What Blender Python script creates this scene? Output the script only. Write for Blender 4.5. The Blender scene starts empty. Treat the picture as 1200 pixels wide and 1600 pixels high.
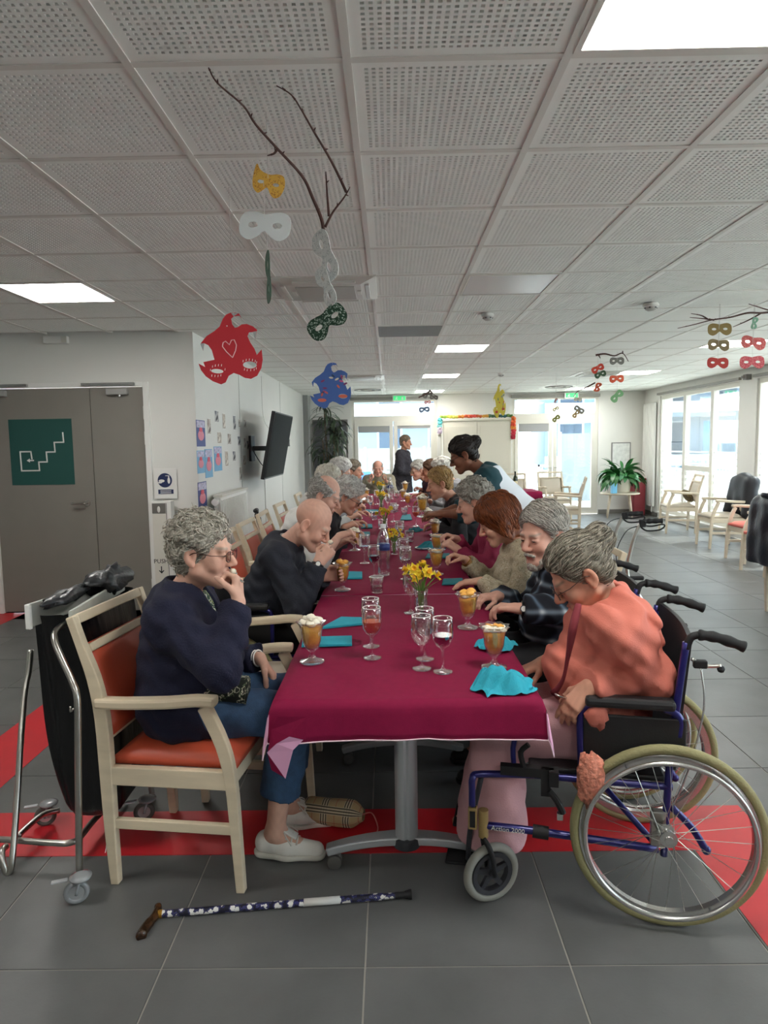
import bpy, math, random
import numpy as np
from mathutils import Vector, Matrix
random.seed(7); rng = np.random.default_rng(7)
SC = bpy.context.scene
COL = SC.collection
# ---------------------------------------------------------------- camera
F, PITCH, ROLL, YAW, CAMZ = 1069.06, -.0973, -.0159, -.0100, 1.52
_f = Vector((math.sin(YAW), math.cos(YAW), 0)); _r = Vector((math.cos(YAW), -math.sin(YAW), 0)); _u = Vector((0, 0, 1))
CW = _f*math.cos(PITCH) + _u*math.sin(PITCH)
_u2 = _u*math.cos(PITCH) - _f*math.sin(PITCH)
CR = _r*math.cos(ROLL) + _u2*math.sin(ROLL)
CU = _u2*math.cos(ROLL) - _r*math.sin(ROLL)
cam_data = bpy.data.cameras.new('camera'); cam = bpy.data.objects.new('camera', cam_data); COL.objects.link(cam)
cam.matrix_world = Matrix(((CR.x, CU.x, -CW.x, 0), (CR.y, CU.y, -CW.y, 0), (CR.z, CU.z, -CW.z, CAMZ), (0, 0, 0, 1)))
cam_data.sensor_fit = 'VERTICAL'; cam_data.sensor_height = 36; cam_data.lens = F/1600*36
cam_data.clip_start = .05; cam_data.clip_end = 300
SC.camera = cam
CAMO = Vector((0, 0, CAMZ))
def _ray(px, py): return CR*((px-600)/F) - CU*((py-800)/F) + CW
def az(px, py, z): d = _ray(px, py); return CAMO + d*((z-CAMZ)/d.z)     # point of a pixel on the level z
def ay(px, py, y): d = _ray(px, py); return CAMO + d*(y/d.y)            # point of a pixel at depth y
def ax_(px, py, x): d = _ray(px, py); return CAMO + d*(x/d.x)           # point of a pixel on the plane x
# ---------------------------------------------------------------- light
SC.view_settings.view_transform = 'Standard'; SC.view_settings.look = 'None'
SC.view_settings.gamma = 1; SC.view_settings.use_curve_mapping = False
SC.view_settings.exposure = 1.75
world = bpy.data.worlds.new('world'); SC.world = world; world.use_nodes = True
_bg = world.node_tree.nodes['Background']; _bg.inputs[0].default_value = (.90, .95, 1, 1); _bg.inputs[1].default_value = 3.4
sun_d = bpy.data.lights.new('sun', 'SUN'); sun_d.energy = 5.0; sun_d.angle = .01; sun_d.color = (1, .95, .86)
sun = bpy.data.objects.new('sun', sun_d); COL.objects.link(sun)
sun.rotation_euler = Vector((-.62, -.30, -.95)).to_track_quat('-Z', 'Y').to_euler()
LIGHT_STRENGTH = 9.0
# ---------------------------------------------------------------- materials
def lin(c):
    if isinstance(c, str): c = [int(c[i:i+2], 16)/255 for i in (0, 2, 4)]
    return tuple((v/12.92 if v <= .04045 else ((v+.055)/1.055)**2.4) for v in c)
MATS = {}
def mat(name, col, rough=.5, metal=0, var=0, vscale=6, bump=0, bscale=60, spec=.5, stretch=None, emit=0, sheen=0, coat=0, sub=0):
    if name in MATS: return MATS[name]
    m = bpy.data.materials.new(name); m.use_nodes = True; nt = m.node_tree; b = nt.nodes['Principled BSDF']
    c = lin(col); b.inputs['Base Color'].default_value = (*c, 1); b.inputs['Roughness'].default_value = rough
    b.inputs['Metallic'].default_value = metal; b.inputs['Specular IOR Level'].default_value = spec
    b.inputs['Sheen Weight'].default_value = sheen; b.inputs['Coat Weight'].default_value = coat
    if emit: b.inputs['Emission Color'].default_value = (*c, 1); b.inputs['Emission Strength'].default_value = emit
    vec = None
    if var or bump:
        tc = nt.nodes.new('ShaderNodeTexCoord'); vec = tc.outputs['Object']
        if stretch:
            mp = nt.nodes.new('ShaderNodeMapping'); mp.inputs['Scale'].default_value = stretch
            nt.links.new(vec, mp.inputs[0]); vec = mp.outputs[0]
    if var:
        n = nt.nodes.new('ShaderNodeTexNoise'); n.inputs['Scale'].default_value = vscale; n.inputs['Detail'].default_value = 5
        nt.links.new(vec, n.inputs['Vector'])
        r = nt.nodes.new('ShaderNodeValToRGB'); r.color_ramp.elements[0].position = .3; r.color_ramp.elements[1].position = .72
        r.color_ramp.elements[0].color = (*[v*(1-var) for v in c], 1); r.color_ramp.elements[1].color = (*[min(1, v*(1+var)) for v in c], 1)
        nt.links.new(n.outputs['Fac'], r.inputs[0]); nt.links.new(r.outputs[0], b.inputs['Base Color'])
    if bump:
        n = nt.nodes.new('ShaderNodeTexNoise'); n.inputs['Scale'].default_value = bscale; n.inputs['Detail'].default_value = 3
        nt.links.new(vec, n.inputs['Vector'])
        bp = nt.nodes.new('ShaderNodeBump'); bp.inputs['Strength'].default_value = bump; bp.inputs['Distance'].default_value = .01
        nt.links.new(n.outputs['Fac'], bp.inputs['Height']); nt.links.new(bp.outputs[0], b.inputs['Normal'])
    MATS[name] = m; return m
def glass(name, tint=(1, 1, 1), refl=.9, edge=.06):
    if name in MATS: return MATS[name]
    m = bpy.data.materials.new(name); m.use_nodes = True; nt = m.node_tree; nt.nodes.remove(nt.nodes['Principled BSDF'])
    o = nt.nodes['Material Output']; t = nt.nodes.new('ShaderNodeBsdfTransparent'); t.inputs[0].default_value = (*tint, 1)
    g = nt.nodes.new('ShaderNodeBsdfGlossy'); g.inputs['Roughness'].default_value = .03; g.inputs[0].default_value = (refl, refl, refl, 1)
    l = nt.nodes.new('ShaderNodeLayerWeight'); l.inputs[0].default_value = .35
    mr = nt.nodes.new('ShaderNodeMapRange'); mr.inputs[3].default_value = edge; mr.inputs[4].default_value = .85
    x = nt.nodes.new('ShaderNodeMixShader'); nt.links.new(l.outputs['Facing'], mr.inputs[0]); nt.links.new(mr.outputs[0], x.inputs[0])
    nt.links.new(t.outputs[0], x.inputs[1]); nt.links.new(g.outputs[0], x.inputs[2]); nt.links.new(x.outputs[0], o.inputs[0])
    MATS[name] = m; return m
def nodemat(name, rough=.6, sheen=0, spec=.3):
    m = bpy.data.materials.new(name); m.use_nodes = True; b = m.node_tree.nodes['Principled BSDF']
    b.inputs['Roughness'].default_value = rough; b.inputs['Sheen Weight'].default_value = sheen; b.inputs['Specular IOR Level'].default_value = spec
    MATS[name] = m; return m, m.node_tree, b
def attr_mat(name, rough=.5, bump=0, bscale=200, sub=0, spec=.4, strand=None):
    if name in MATS: return MATS[name]
    m, nt, b = nodemat(name, rough, 0, spec)
    a = nt.nodes.new('ShaderNodeAttribute'); a.attribute_name = 'Col'; nt.links.new(a.outputs['Color'], b.inputs['Base Color'])
    if bump:
        tc = nt.nodes.new('ShaderNodeTexCoord'); n = nt.nodes.new('ShaderNodeTexNoise'); n.inputs['Scale'].default_value = bscale; n.inputs['Detail'].default_value = 3
        nt.links.new(tc.outputs['Object'], n.inputs['Vector'])
        if strand:
            mp = nt.nodes.new('ShaderNodeMapping'); mp.inputs['Scale'].default_value = strand; nt.links.new(tc.outputs['Object'], mp.inputs[0]); nt.links.new(mp.outputs[0], n.inputs['Vector'])
            mr = nt.nodes.new('ShaderNodeMapRange'); mr.inputs[1].default_value = .3; mr.inputs[2].default_value = .7; mr.inputs[3].default_value = .62; mr.inputs[4].default_value = 1.25; nt.links.new(n.outputs['Fac'], mr.inputs[0])
            vm = nt.nodes.new('ShaderNodeVectorMath'); vm.operation = 'SCALE'; nt.links.new(a.outputs['Color'], vm.inputs[0]); nt.links.new(mr.outputs[0], vm.inputs[3]); nt.links.new(vm.outputs[0], b.inputs['Base Color'])
        bp = nt.nodes.new('ShaderNodeBump'); bp.inputs['Strength'].default_value = bump; bp.inputs['Distance'].default_value = .004
        nt.links.new(n.outputs['Fac'], bp.inputs['Height']); nt.links.new(bp.outputs[0], b.inputs['Normal'])
    return m
# ---------------------------------------------------------------- object helpers
def tag(o, label=None, cat=None, group=None, kind=None):
    if label: o['label'] = label
    if cat: o['category'] = cat
    if group: o['group'] = group
    if kind: o['kind'] = kind
    return o
def thing(name, label, cat, loc=(0, 0, 0), rz=0, group=None, rot=None):
    o = bpy.data.objects.new(name, None); COL.objects.link(o); o.empty_display_size = .1
    o.location = loc; o.rotation_euler = rot if rot else (0, 0, rz)
    return tag(o, label, cat, group)
def copy_tree(o, parent=None):
    c = o.copy(); COL.objects.link(c); c.parent = parent
    for ch in list(o.children): copy_tree(ch, c)
    return c
def V(*a): return Vector(a)
def smooth_path(pts, n=6):
    pts = [Vector(p) for p in pts]; out = []
    for i in range(len(pts)-1):
        p0 = pts[max(i-1, 0)]; p1 = pts[i]; p2 = pts[i+1]; p3 = pts[min(i+2, len(pts)-1)]
        for k in range(n):
            t = k/n; out.append(.5*((2*p1) + (p2-p0)*t + (2*p0-5*p1+4*p2-p3)*t*t + (3*p1-p0-3*p2+p3)*t**3))
    out.append(pts[-1]); return out
class MB:
    def __init__(s): s.v = []; s.f = []; s.m = []; s.cur = 0
    def add(s, vs, fs):
        o = len(s.v); s.v += [tuple(v) for v in vs]; s.f += [tuple(i+o for i in f) for f in fs]; s.m += [s.cur]*len(fs); return s
    def box(s, x0, x1, y0, y1, z0, z1):
        vs = [(x0, y0, z0), (x1, y0, z0), (x1, y1, z0), (x0, y1, z0), (x0, y0, z1), (x1, y0, z1), (x1, y1, z1), (x0, y1, z1)]
        return s.add(vs, [(0, 3, 2, 1), (4, 5, 6, 7), (0, 1, 5, 4), (1, 2, 6, 5), (2, 3, 7, 6), (3, 0, 4, 7)])
    def cbox(s, c, size, M=None):
        a, b, d = [v/2 for v in size]; c = Vector(c)
        vs = [Vector(p) for p in ((-a, -b, -d), (a, -b, -d), (a, b, -d), (-a, b, -d), (-a, -b, d), (a, -b, d), (a, b, d), (-a, b, d))]
        vs = [c + (M @ v if M else v) for v in vs]
        return s.add(vs, [(0, 3, 2, 1), (4, 5, 6, 7), (0, 1, 5, 4), (1, 2, 6, 5), (2, 3, 7, 6), (3, 0, 4, 7)])
    def tube(s, pts, r, seg=10, closed=False, caps=True):
        pts = [Vector(p) for p in pts]; n = len(pts)
        rs = list(r) if hasattr(r, '__len__') else [r]*n
        o = len(s.v); up = None; rings = []
        for i, p in enumerate(pts):
            if closed: t = pts[(i+1) % n]-pts[i-1]
            else: t = pts[min(i+1, n-1)]-pts[max(i-1, 0)]
            t.normalize()
            if up is None: up = Vector((0, 0, 1)) if abs(t.z) < .9 else Vector((1, 0, 0))
            a = t.cross(up)
            if a.length < 1e-4: a = t.cross(Vector((0, 1, 0)))
            a.normalize(); b = a.cross(t); b.normalize(); up = b
            rings.append([p + (a*math.cos(2*math.pi*k/seg) + b*math.sin(2*math.pi*k/seg))*rs[i] for k in range(seg)])
        vs = [v for rg in rings for v in rg]; fs = []
        for i in range(n if closed else n-1):
            j = (i+1) % n
            for k in range(seg): fs.append((i*seg+k, i*seg+(k+1) % seg, j*seg+(k+1) % seg, j*seg+k))
        if not closed and caps: fs.append(tuple(reversed(range(seg)))); fs.append(tuple(range((n-1)*seg, n*seg)))
        return s.add(vs, fs)
    def cyl(s, a, b, r0, r1=None, seg=16): return s.tube([a, b], [r0, r0 if r1 is None else r1], seg)
    def sweep(s, pts, w, d, side=(0, 1, 0)):
        pts = [Vector(p) for p in pts]; n = len(pts); side = Vector(side).normalized()
        ws = list(w) if hasattr(w, '__len__') else [w]*n; ds = list(d) if hasattr(d, '__len__') else [d]*n
        vs = []
        for i, p in enumerate(pts):
            t = (pts[min(i+1, n-1)]-pts[max(i-1, 0)]).normalized(); q = t.cross(side).normalized()
            a = side*(ws[i]/2); b = q*(ds[i]/2); vs += [p-a-b, p+a-b, p+a+b, p-a+b]
        fs = [(0, 1, 2, 3), tuple(4*(n-1)+k for k in (3, 2, 1, 0))]
        for i in range(n-1):
            for k in range(4): fs.append((4*i+k, 4*i+4+k, 4*i+4+(k+1) % 4, 4*i+(k+1) % 4))
        return s.add(vs, fs)
    def lathe(s, prof, seg=24, c=(0, 0, 0), M=None):
        c = Vector(c); n = len(prof); vs = []
        for r, z in prof:
            for k in range(seg):
                a = 2*math.pi*k/seg; v = Vector((r*math.cos(a), r*math.sin(a), z)); vs.append(c+(M @ v if M else v))
        fs = []
        for i in range(n-1):
            for k in range(seg): fs.append((i*seg+k, i*seg+(k+1) % seg, (i+1)*seg+(k+1) % seg, (i+1)*seg+k))
        if tuple(prof[0]) == tuple(prof[-1]): return s.add(vs, fs)
        if prof[0][0] > 1e-5: fs.append(tuple(reversed(range(seg))))
        if prof[-1][0] > 1e-5: fs.append(tuple(range((n-1)*seg, n*seg)))
        return s.add(vs, fs)
    def ring(s, c, R, r, axis=(0, 0, 1), seg=48, ts=10, a0=0, a1=2*math.pi):
        ax = Vector(axis).normalized(); e = ax.orthogonal().normalized(); g = ax.cross(e); c = Vector(c)
        full = a1-a0 > 6.28; n = seg if full else seg+1
        pts = [c+(e*math.cos(a0+(a1-a0)*k/seg)+g*math.sin(a0+(a1-a0)*k/seg))*R for k in range(n)]
        return s.tube(pts, r, ts, closed=full)
    def prism(s, outline, a, b):        # outline: list of (u,v); a,b: functions to 3D front and back
        n = len(outline); vs = [a(u, v) for u, v in outline]+[b(u, v) for u, v in outline]
        fs = [tuple(range(n)), tuple(reversed(range(n, 2*n)))]+[(i, n+i, n+(i+1) % n, (i+1) % n) for i in range(n)]
        return s.add(vs, fs)
    def ball(s, c, r, seg=12, M=None):
        if not hasattr(r, '__len__'): r = (r, r, r)
        vs = []; c = Vector(c); rows = seg//2
        for i in range(rows+1):
            t = math.pi*i/rows
            for k in range(seg):
                a = 2*math.pi*k/seg; v = Vector((r[0]*math.sin(t)*math.cos(a), r[1]*math.sin(t)*math.sin(a), r[2]*math.cos(t))); vs.append(c+(M @ v if M else v))
        fs = [(i*seg+k, (i+1)*seg+k, (i+1)*seg+(k+1) % seg, i*seg+(k+1) % seg) for i in range(rows) for k in range(seg)]
        return s.add(vs, fs)
    def build(s, name, m, parent=None, smooth=False, bevel=0, tagd=None):
        me = bpy.data.meshes.new(name); me.from_pydata(s.v, [], s.f)
        ms = m if isinstance(m, (list, tuple)) else [m]
        for x in ms: me.materials.append(x)
        if len(ms) > 1: me.polygons.foreach_set('material_index', s.m)
        if smooth:
            me.polygons.foreach_set('use_smooth', [True]*len(me.polygons))
        me.validate(); me.update()
        if smooth == 'auto': 
            try: me.set_sharp_from_angle(angle=.7)
            except Exception: pass
        o = bpy.data.objects.new(name, me); COL.objects.link(o); o.parent = parent
        if bevel:
            md = o.modifiers.new('bevel', 'BEVEL'); md.width = bevel; md.segments = 2; md.limit_method = 'ANGLE'; md.angle_limit = .6
        return o
def struct(name, mb, m, parent=None, label=None, **k):
    o = mb.build(name, m, parent, **k)
    if parent is None: o['kind'] = 'structure'
    if label: o['label'] = label
    return o
def box(*a): return MB().box(*a)
# ================================================================ SETTING
CEIL = 2.565; XL, XR, YB, YD = -1.77, 5.35, 14.5, 6.30      # left wall, right wall, back wall, door wall
GX, GY = -.1014, 1.977                                        # ceiling grid origin
M_wall = mat('wall_paint', 'dddcd6', .75, var=.02, vscale=2, bump=.05, bscale=250)
M_ceil = mat('ceiling_panel', 'f2f3ee', .85)
M_felt = mat('ceiling_felt', '2b2a28', .95)
M_grid = mat('grid_metal', 'dedcd5', .5)
M_tile = mat('floor_tile', '5f605f', .36, var=.16, vscale=3.5, bump=.03, bscale=90, spec=.45)
M_grout = mat('floor_grout', '9a988f', .8)
M_red = mat('red_vinyl', 'c4202a', .42, var=.05, vscale=8)
M_white = mat('white_paint', 'e4e3de', .45)
M_cream = mat('cream_frame', 'd9d6cb', .5)
M_door = mat('grey_door', '837e76', .55, var=.03, vscale=4)
M_black = mat('black_plastic', '17171a', .45)
M_dark = mat('dark_grey', '34353a', .5)
M_steel = mat('brushed_steel', 'b9b7b0', .28, metal=1)
M_chrome = mat('chrome', 'd8d8d6', .16, metal=1)
M_alu = mat('light_aluminium', 'c3c7ca', .35, metal=.6)
M_glass = glass('window_glass', (.86, .91, .93), .8, .03)
M_lamp = bpy.data.materials.new('lamp_panel'); M_lamp.use_nodes = True
_b = M_lamp.node_tree.nodes['Principled BSDF']; _b.inputs['Base Color'].default_value = (.9, .9, .88, 1)
_b.inputs['Emission Color'].default_value = (1, .975, .93, 1); _b.inputs['Emission Strength'].default_value = LIGHT_STRENGTH
def inview(p, m=120):
    d = Vector(p)-CAMO; w = d.dot(CW)
    if w < .3: return False
    x = 600+F*d.dot(CR)/w; y = 800-F*d.dot(CU)/w
    return -m < x < 1200+m and -m < y < 1600+m
# ---- floor
slab = struct('floor', box(-6, XR, -4, YB, -.1, -.003), M_grout, label='grey stone tile floor with pale joints')
def tile_mesh(name, w, m, x0=0, x1=1, y0=0, y1=1):
    mb = MB(); e = .003; a, b = w*x0, w*x1; c, d = w*y0, w*y1; j = .0022
    a += j; b -= j; c += j; d -= j
    vs = [(a, c, -.003), (b, c, -.003), (b, d, -.003), (a, d, -.003), (a+e*.4, c+e*.4, 0), (b-e*.4, c+e*.4, 0), (b-e*.4, d-e*.4, 0), (a+e*.4, d-e*.4, 0)]
    mb.add(vs, [(4, 5, 6, 7), (0, 1, 5, 4), (1, 2, 6, 5), (2, 3, 7, 6), (3, 0, 4, 7)])
    me = bpy.data.meshes.new(name); me.from_pydata(mb.v, [], mb.f); me.materials.append(m); return me
FX, FY = -.095, 1.864
# world-space tile pattern so that the clouding runs differently on every tile
nt = M_tile.node_tree
_tc = [n for n in nt.nodes if n.type == 'TEX_COORD'][0]; _oi = nt.nodes.new('ShaderNodeObjectInfo'); _mx = nt.nodes.new('ShaderNodeVectorMath'); _mx.operation = 'MULTIPLY_ADD'
_mx.inputs[1].default_value = (1, 1, 1); _sc = nt.nodes.new('ShaderNodeVectorMath'); _sc.operation = 'SCALE'; _sc.inputs[3].default_value = 3.7
nt.links.new(_oi.outputs['Location'], _sc.inputs[0]); nt.links.new(_tc.outputs['Object'], _mx.inputs[0]); nt.links.new(_sc.outputs[0], _mx.inputs[2])
for n in nt.nodes:
    if n.type == 'TEX_NOISE': nt.links.new(_mx.outputs[0], n.inputs['Vector'])
TM = tile_mesh('floor_tile', .6, M_tile)
tiles = []
for i in range(-10, 10):
    for j in range(-10, 22):
        x, y = FX+.6*i, FY+.6*j
        if x > XR or x+.6 < -6 or y > YB: continue
        if y > YD and x+.6 < XL: continue
        vis = any(inview((x+u, y+v, 0), 0) for u in (0, .3, .6) for v in (0, .3, .6))
        tiles.append((not vis, (x+.3)**2+(y+.3)**2, x, y))
tiles.sort(); rest = MB()
for k, (nv, d, x, y) in enumerate(tiles):
    x1 = min(1, (XR-x)/.6); y1 = min(1, (YB-y)/.6); x0 = max(0, (XL-x)/.6) if y+.3 > YD else 0
    if k < 290 and not nv and x1 == 1 and y1 == 1 and x0 == 0:
        o = bpy.data.objects.new('tile', TM); COL.objects.link(o); o.location = (x, y, 0); o.parent = slab
    else:
        rest.add([(x+.6*x0+.003, y+.003, 0), (x+.6*x1-.003, y+.003, 0), (x+.6*x1-.003, y+.6*y1-.003, 0), (x+.6*x0+.003, y+.6*y1-.003, 0)], [(0, 1, 2, 3)])
tag(rest.build('outer_tiles', M_tile, slab), kind='stuff')
struct('trim_1', box(-2.6, 1.43, 2.425, 2.735, -.002, .0016), M_red, label='red band inlaid across the grey floor')
struct('trim_2', box(1.115, 1.43, -1, 2.425, -.002, .0016), M_red, label='red floor band turning towards the viewer')
struct('trim_3', box(-2.11, -1.79, 2.735, 5.2, -.002, .0016), M_red, label='red floor band running past the bag trolley')
struct('trim_4', box(-3.78, -3.45, 4.6, YD, -.002, .0016), M_red, label='red floor band reaching the grey double door')
# ---- ceiling
top = struct('ceiling', box(-6, XR, -4, YB, CEIL+.03, CEIL+.12), M_felt, label='suspended ceiling of perforated white panels')
def perforated(n=25):
    w = .576; mg = .028; p = (w-2*mg)/n; h = p*.25; dep = .011; mb = MB()
    xs = [0.0]
    for k in range(n): c = mg+p*(k+.5); xs += [c-h, c+h]
    xs.append(w); N = len(xs)
    idx = lambda i, j: i*N+j
    vs = [(xs[i]-w/2, xs[j]-w/2, 0) for i in range(N) for j in range(N)]; fs = []; ms = []
    ev = list(vs)
    for i in range(N-1):
        for j in range(N-1):
            if i % 2 == 1 and j % 2 == 1:
                q = [idx(i, j), idx(i, j+1), idx(i+1, j+1), idx(i+1, j)]; o = len(ev)
                ev += [(ev[k][0], ev[k][1], dep) for k in q]
                fs += [(q[a], q[(a+1) % 4], o+(a+1) % 4, o+a) for a in range(4)]; ms += [0]*4
                fs.append((o, o+1, o+2, o+3)); ms.append(1)
            else: fs.append((idx(i, j), idx(i, j+1), idx(i+1, j+1), idx(i+1, j))); ms.append(0)
    me = bpy.data.meshes.new('perforated_panel'); me.from_pydata(ev, [], fs); me.materials.append(M_ceil); me.materials.append(M_felt)
    me.polygons.foreach_set('material_index', ms); me.update(); return me
PM = perforated()
special = {}                                                   # grid cells taken by lamps, vents and units
LAMPS = [(1, -1), (-4, 4), (1, 9), (1, 14), (1, 19), (6, 9), (6, 14), (6, 19), (6, 4), (6, -1), (-4, -1), (1, -6), (-4, -6)]  # out-of-view cells are unseen lamps, continuing the grid to light the room
for c in LAMPS: special[c] = 'lamp'
for c in ((-1, 4), (-1, 14), (5, 14)): special[c] = 'cassette'
special[(1, 4)] = 'blank'; special[(0, 7)] = 'vent'
for c in ((-1, 18), (5, 18)): special[c] = 'diffuser'
cells = []
for i in range(-9, 10):
    for j in range(-6, 21):
        x, y = GX+.6*i, GY+.6*j
        if x+.6 > XR+.31 or y+.3 > YB or (y+.35 > YD and x+.31 < XL): continue
        vis = any(inview((x+u, y+v, CEIL), 60) for u in (0, .6) for v in (0, .6))
        cells.append((not vis, y, i, j))
cells.sort(); plain = MB(); nt_ = 0
for nv, _, i, j in cells:
    if (i, j) in special: continue
    x, y = GX+.6*i+.3, GY+.6*j+.3
    if not nv and nt_ < 290:
        o = bpy.data.objects.new('panel', PM); COL.objects.link(o); o.location = (x, y, CEIL+.004); o.parent = top; nt_ += 1
    else: plain.box(x-.288, x+.288, y-.288, y+.288, CEIL+.004, CEIL+.012)
tag(plain.build('outer_panels', M_ceil, top), kind='stuff')
for i in range(-9, 11):
    x = GX+.6*i
    if x > XR: continue
    box(x-.012, x+.012, -4, YD if x < XL+.02 else YB, CEIL, CEIL+.03).build('grid_bar', M_grid, top)
for j in range(-9, 22):
    y = GY+.6*j
    if y > YB: continue
    box(-6 if y < YD else XL, XR, y-.012, y+.012, CEIL+.0004, CEIL+.03).build('grid_bar', M_grid, top)
names = {(1, -1): 'nearest glowing square ceiling light panel at upper right', (-4, 4): 'glowing square ceiling light panel above the grey double door',
 (1, 9): 'first lit ceiling panel of the middle row over the long table', (1, 14): 'second lit ceiling panel of the middle row over the long table', (1, 19): 'farthest lit ceiling panel of the middle row near the back windows',
 (6, 9): 'lit ceiling panel behind the red and tan masks at right', (6, 14): 'lit ceiling panel near the orange mask at right', (6, 19): 'lit ceiling panel in the far right corner above the window door'}
for c in LAMPS:
    x, y = GX+.6*c[0]+.3, GY+.6*c[1]+.3
    t = thing('ceiling_light', names.get(c) or 'unseen square ceiling light panel assumed beyond the %s' % {(6, 4): 'right edge, midway along the windows', (6, -1): 'right edge beside the viewer', (-4, -1): 'left edge beside the viewer', (1, -6): 'top edge behind the viewer', (-4, -6): 'far left behind the viewer'}[c], 'ceiling light', (x, y, CEIL), group='square ceiling lights')
    mb = MB()
    for a in ((-.288, -.27, -.288, .288), (.27, .288, -.288, .288), (-.27, .27, -.288, -.27), (-.27, .27, .27, .288)): mb.box(*a, -.002, .02)
    mb.build('frame', M_grid, t)
    box(-.27, .27, -.27, .27, .004, .018).build('diffuser', M_lamp, t)
x, y = GX+.9, GY+.6*4+.3
t = thing('ceiling_panel', 'plain smooth white square ceiling panel among the perforated ones', 'ceiling panel', (x, y, CEIL))
M_off = mat('unlit_diffuser', 'c9c9cb', .35)
box(-.275, .275, -.275, .275, .0, .016).build('plate', M_off, t, bevel=.004)
mb = MB()
for a in ((-.288, -.276, -.288, .288), (.276, .288, -.288, .288), (-.276, .276, -.288, -.276), (-.276, .276, .276, .288)): mb.box(*a, -.003, .02)
mb.build('rim', M_grid, t)
x, y = GX+.3, GY+.6*7+.3
t = thing('air_grille', 'dark grey slatted air grille set in the ceiling', 'vent', (x, y, CEIL))
M_vent = mat('vent_grey', '7d7c7a', .5)
box(-.288, .288, -.288, .288, .012, .02).build('backing', mat('vent_back', '3c3b3a', .7), t)
for k in range(24): box(-.285, .285, -.285+k*.0242, -.272+k*.0242, -.002, .012).build('slat', M_vent, t)
cl = ['white ceiling air unit above the hanging branch', 'white ceiling air unit above the blue jester mask', 'white ceiling air unit behind the orange mask at right']
M_ac = mat('unit_white', 'cfcdc6', .4)
for c, lb in zip(((-1, 4), (-1, 14), (5, 14)), cl):
    x, y = GX+.6*c[0]+.3, GY+.6*c[1]+.3
    t = thing('air_unit', lb, 'air conditioner', (x, y, CEIL), group='ceiling air units')
    mb = MB(); o_, i_, z = .33, .23, -.03
    mb.add([(-o_, -o_, -.004), (o_, -o_, -.004), (o_, o_, -.004), (-o_, o_, -.004), (-i_, -i_, z), (i_, -i_, z), (i_, i_, z), (-i_, i_, z), (-o_, -o_, .004), (o_, -o_, .004), (o_, o_, .004), (-o_, o_, .004)],
           [(0, 4, 5, 1), (1, 5, 6, 2), (2, 6, 7, 3), (3, 7, 4, 0), (4, 7, 6, 5), (8, 0, 1, 9), (9, 1, 2, 10), (10, 2, 3, 11), (11, 3, 0, 8)])
    mb.build('cover', M_ac, t)
    box(-.19, .19, -.19, .19, -.036, -.0302).build('intake_grille', mat('unit_grey', 'b4b2ab', .5), t, bevel=.003)
    for a in range(4):
        o = box(-.2, .2, -.285, -.255, -.031, -.018).build('air_flap', M_ac, t, bevel=.003); o.rotation_euler = (0, 0, a*math.pi/2)
    for s in (-1, 1): box(s*.215-.012, s*.215+.012, -.06, .06, -.0345, -.0285).build('latch', M_grid, t)
for c, lb in (((-1, 18), 'ornate round ceiling vent near the left back window'), ((5, 18), 'ornate round ceiling vent near the right back window')):
    x, y = GX+.6*c[0]+.3, GY+.6*c[1]+.3
    t = thing('ceiling_vent', lb, 'vent', (x, y, CEIL), group='far ceiling vents')
    box(-.288, .288, -.288, .288, .0, .01).build('plate', M_grid, t)
    for k in range(4):
        MB().ring((0, 0, -.004), .07+.06*k, .008, seg=24, ts=6).build('vent_ring', M_vent if k % 2 else M_grid, t)
def dome(px, py, lb, r=.05, z=CEIL):
    p = az(px, py, z)
    t = thing('smoke_detector', lb, 'smoke detector', p, group='ceiling detectors')
    MB().lathe([(r*.9, 0), (r, -.008), (r, -.022), (r*.8, -.03)], 20).build('base', M_white, t, smooth='auto')
    MB().lathe([(r*.72, -.03), (r*.7, -.045), (r*.4, -.056), (.001, -.058)], 20).build('sensor', mat('detector_grey', 'bdbbb5', .4), t, smooth='auto')
    for k in range(6):
        a = k*math.pi/3; MB().cbox((math.cos(a)*r*.7, math.sin(a)*r*.7, -.036), (.012, .012, .008), Matrix.Rotation(a, 3, 'Z')).build('slot', M_dark, t)
dome(762, 490, 'white smoke detector beside the dark ceiling grille'); dome(1017, 474, 'white smoke detector at right beside the branch mobile', .06)
dome(783, 583, 'small far smoke detector near the yellow mask')
# ---- walls
struct('wall_left', box(XL-.15, XL, YD, YB, 0, CEIL+.03), M_wall, label='white side wall with photos and a television')
mb = MB(); DX0, DX1, DZ = -3.70, -2.19, 2.13
mb.box(-6, DX0, YD, YD+.15, 0, CEIL+.03); mb.box(DX1, XL-.15, YD, YD+.15, 0, CEIL+.03); mb.box(DX0, DX1, YD, YD+.15, DZ, CEIL+.03)
struct('wall_door', mb, M_wall, label='white wall around the grey double door')
struct('wall_far_left', box(-6.15, -6, -4, YD+.15, 0, CEIL+.03), M_wall, label='white wall beyond the left edge')
struct('wall_behind', box(-6.15, XR+.2, -4.15, -4, 0, CEIL+.03), M_wall, label='white wall behind the viewer')
struct('baseboard_left', box(XL, XL+.012, YD, YB, 0, .09), mat('skirting_grey', '77756f', .6), label='grey skirting under the photo wall')
struct('baseboard_door', box(DX1, XL, YD-.012, YD, 0, .09), MATS['skirting_grey'], label='grey skirting beside the double door')
# panel joints on the left wall
for y in (8.15, 11.2): struct('trim_%d' % (5+int(y > 9)), box(XL, XL+.004, y-.006, y+.006, .09, CEIL), mat('joint_cover', 'c4c3bd', .5), label='narrow vertical joint cover on the white wall')
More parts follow.
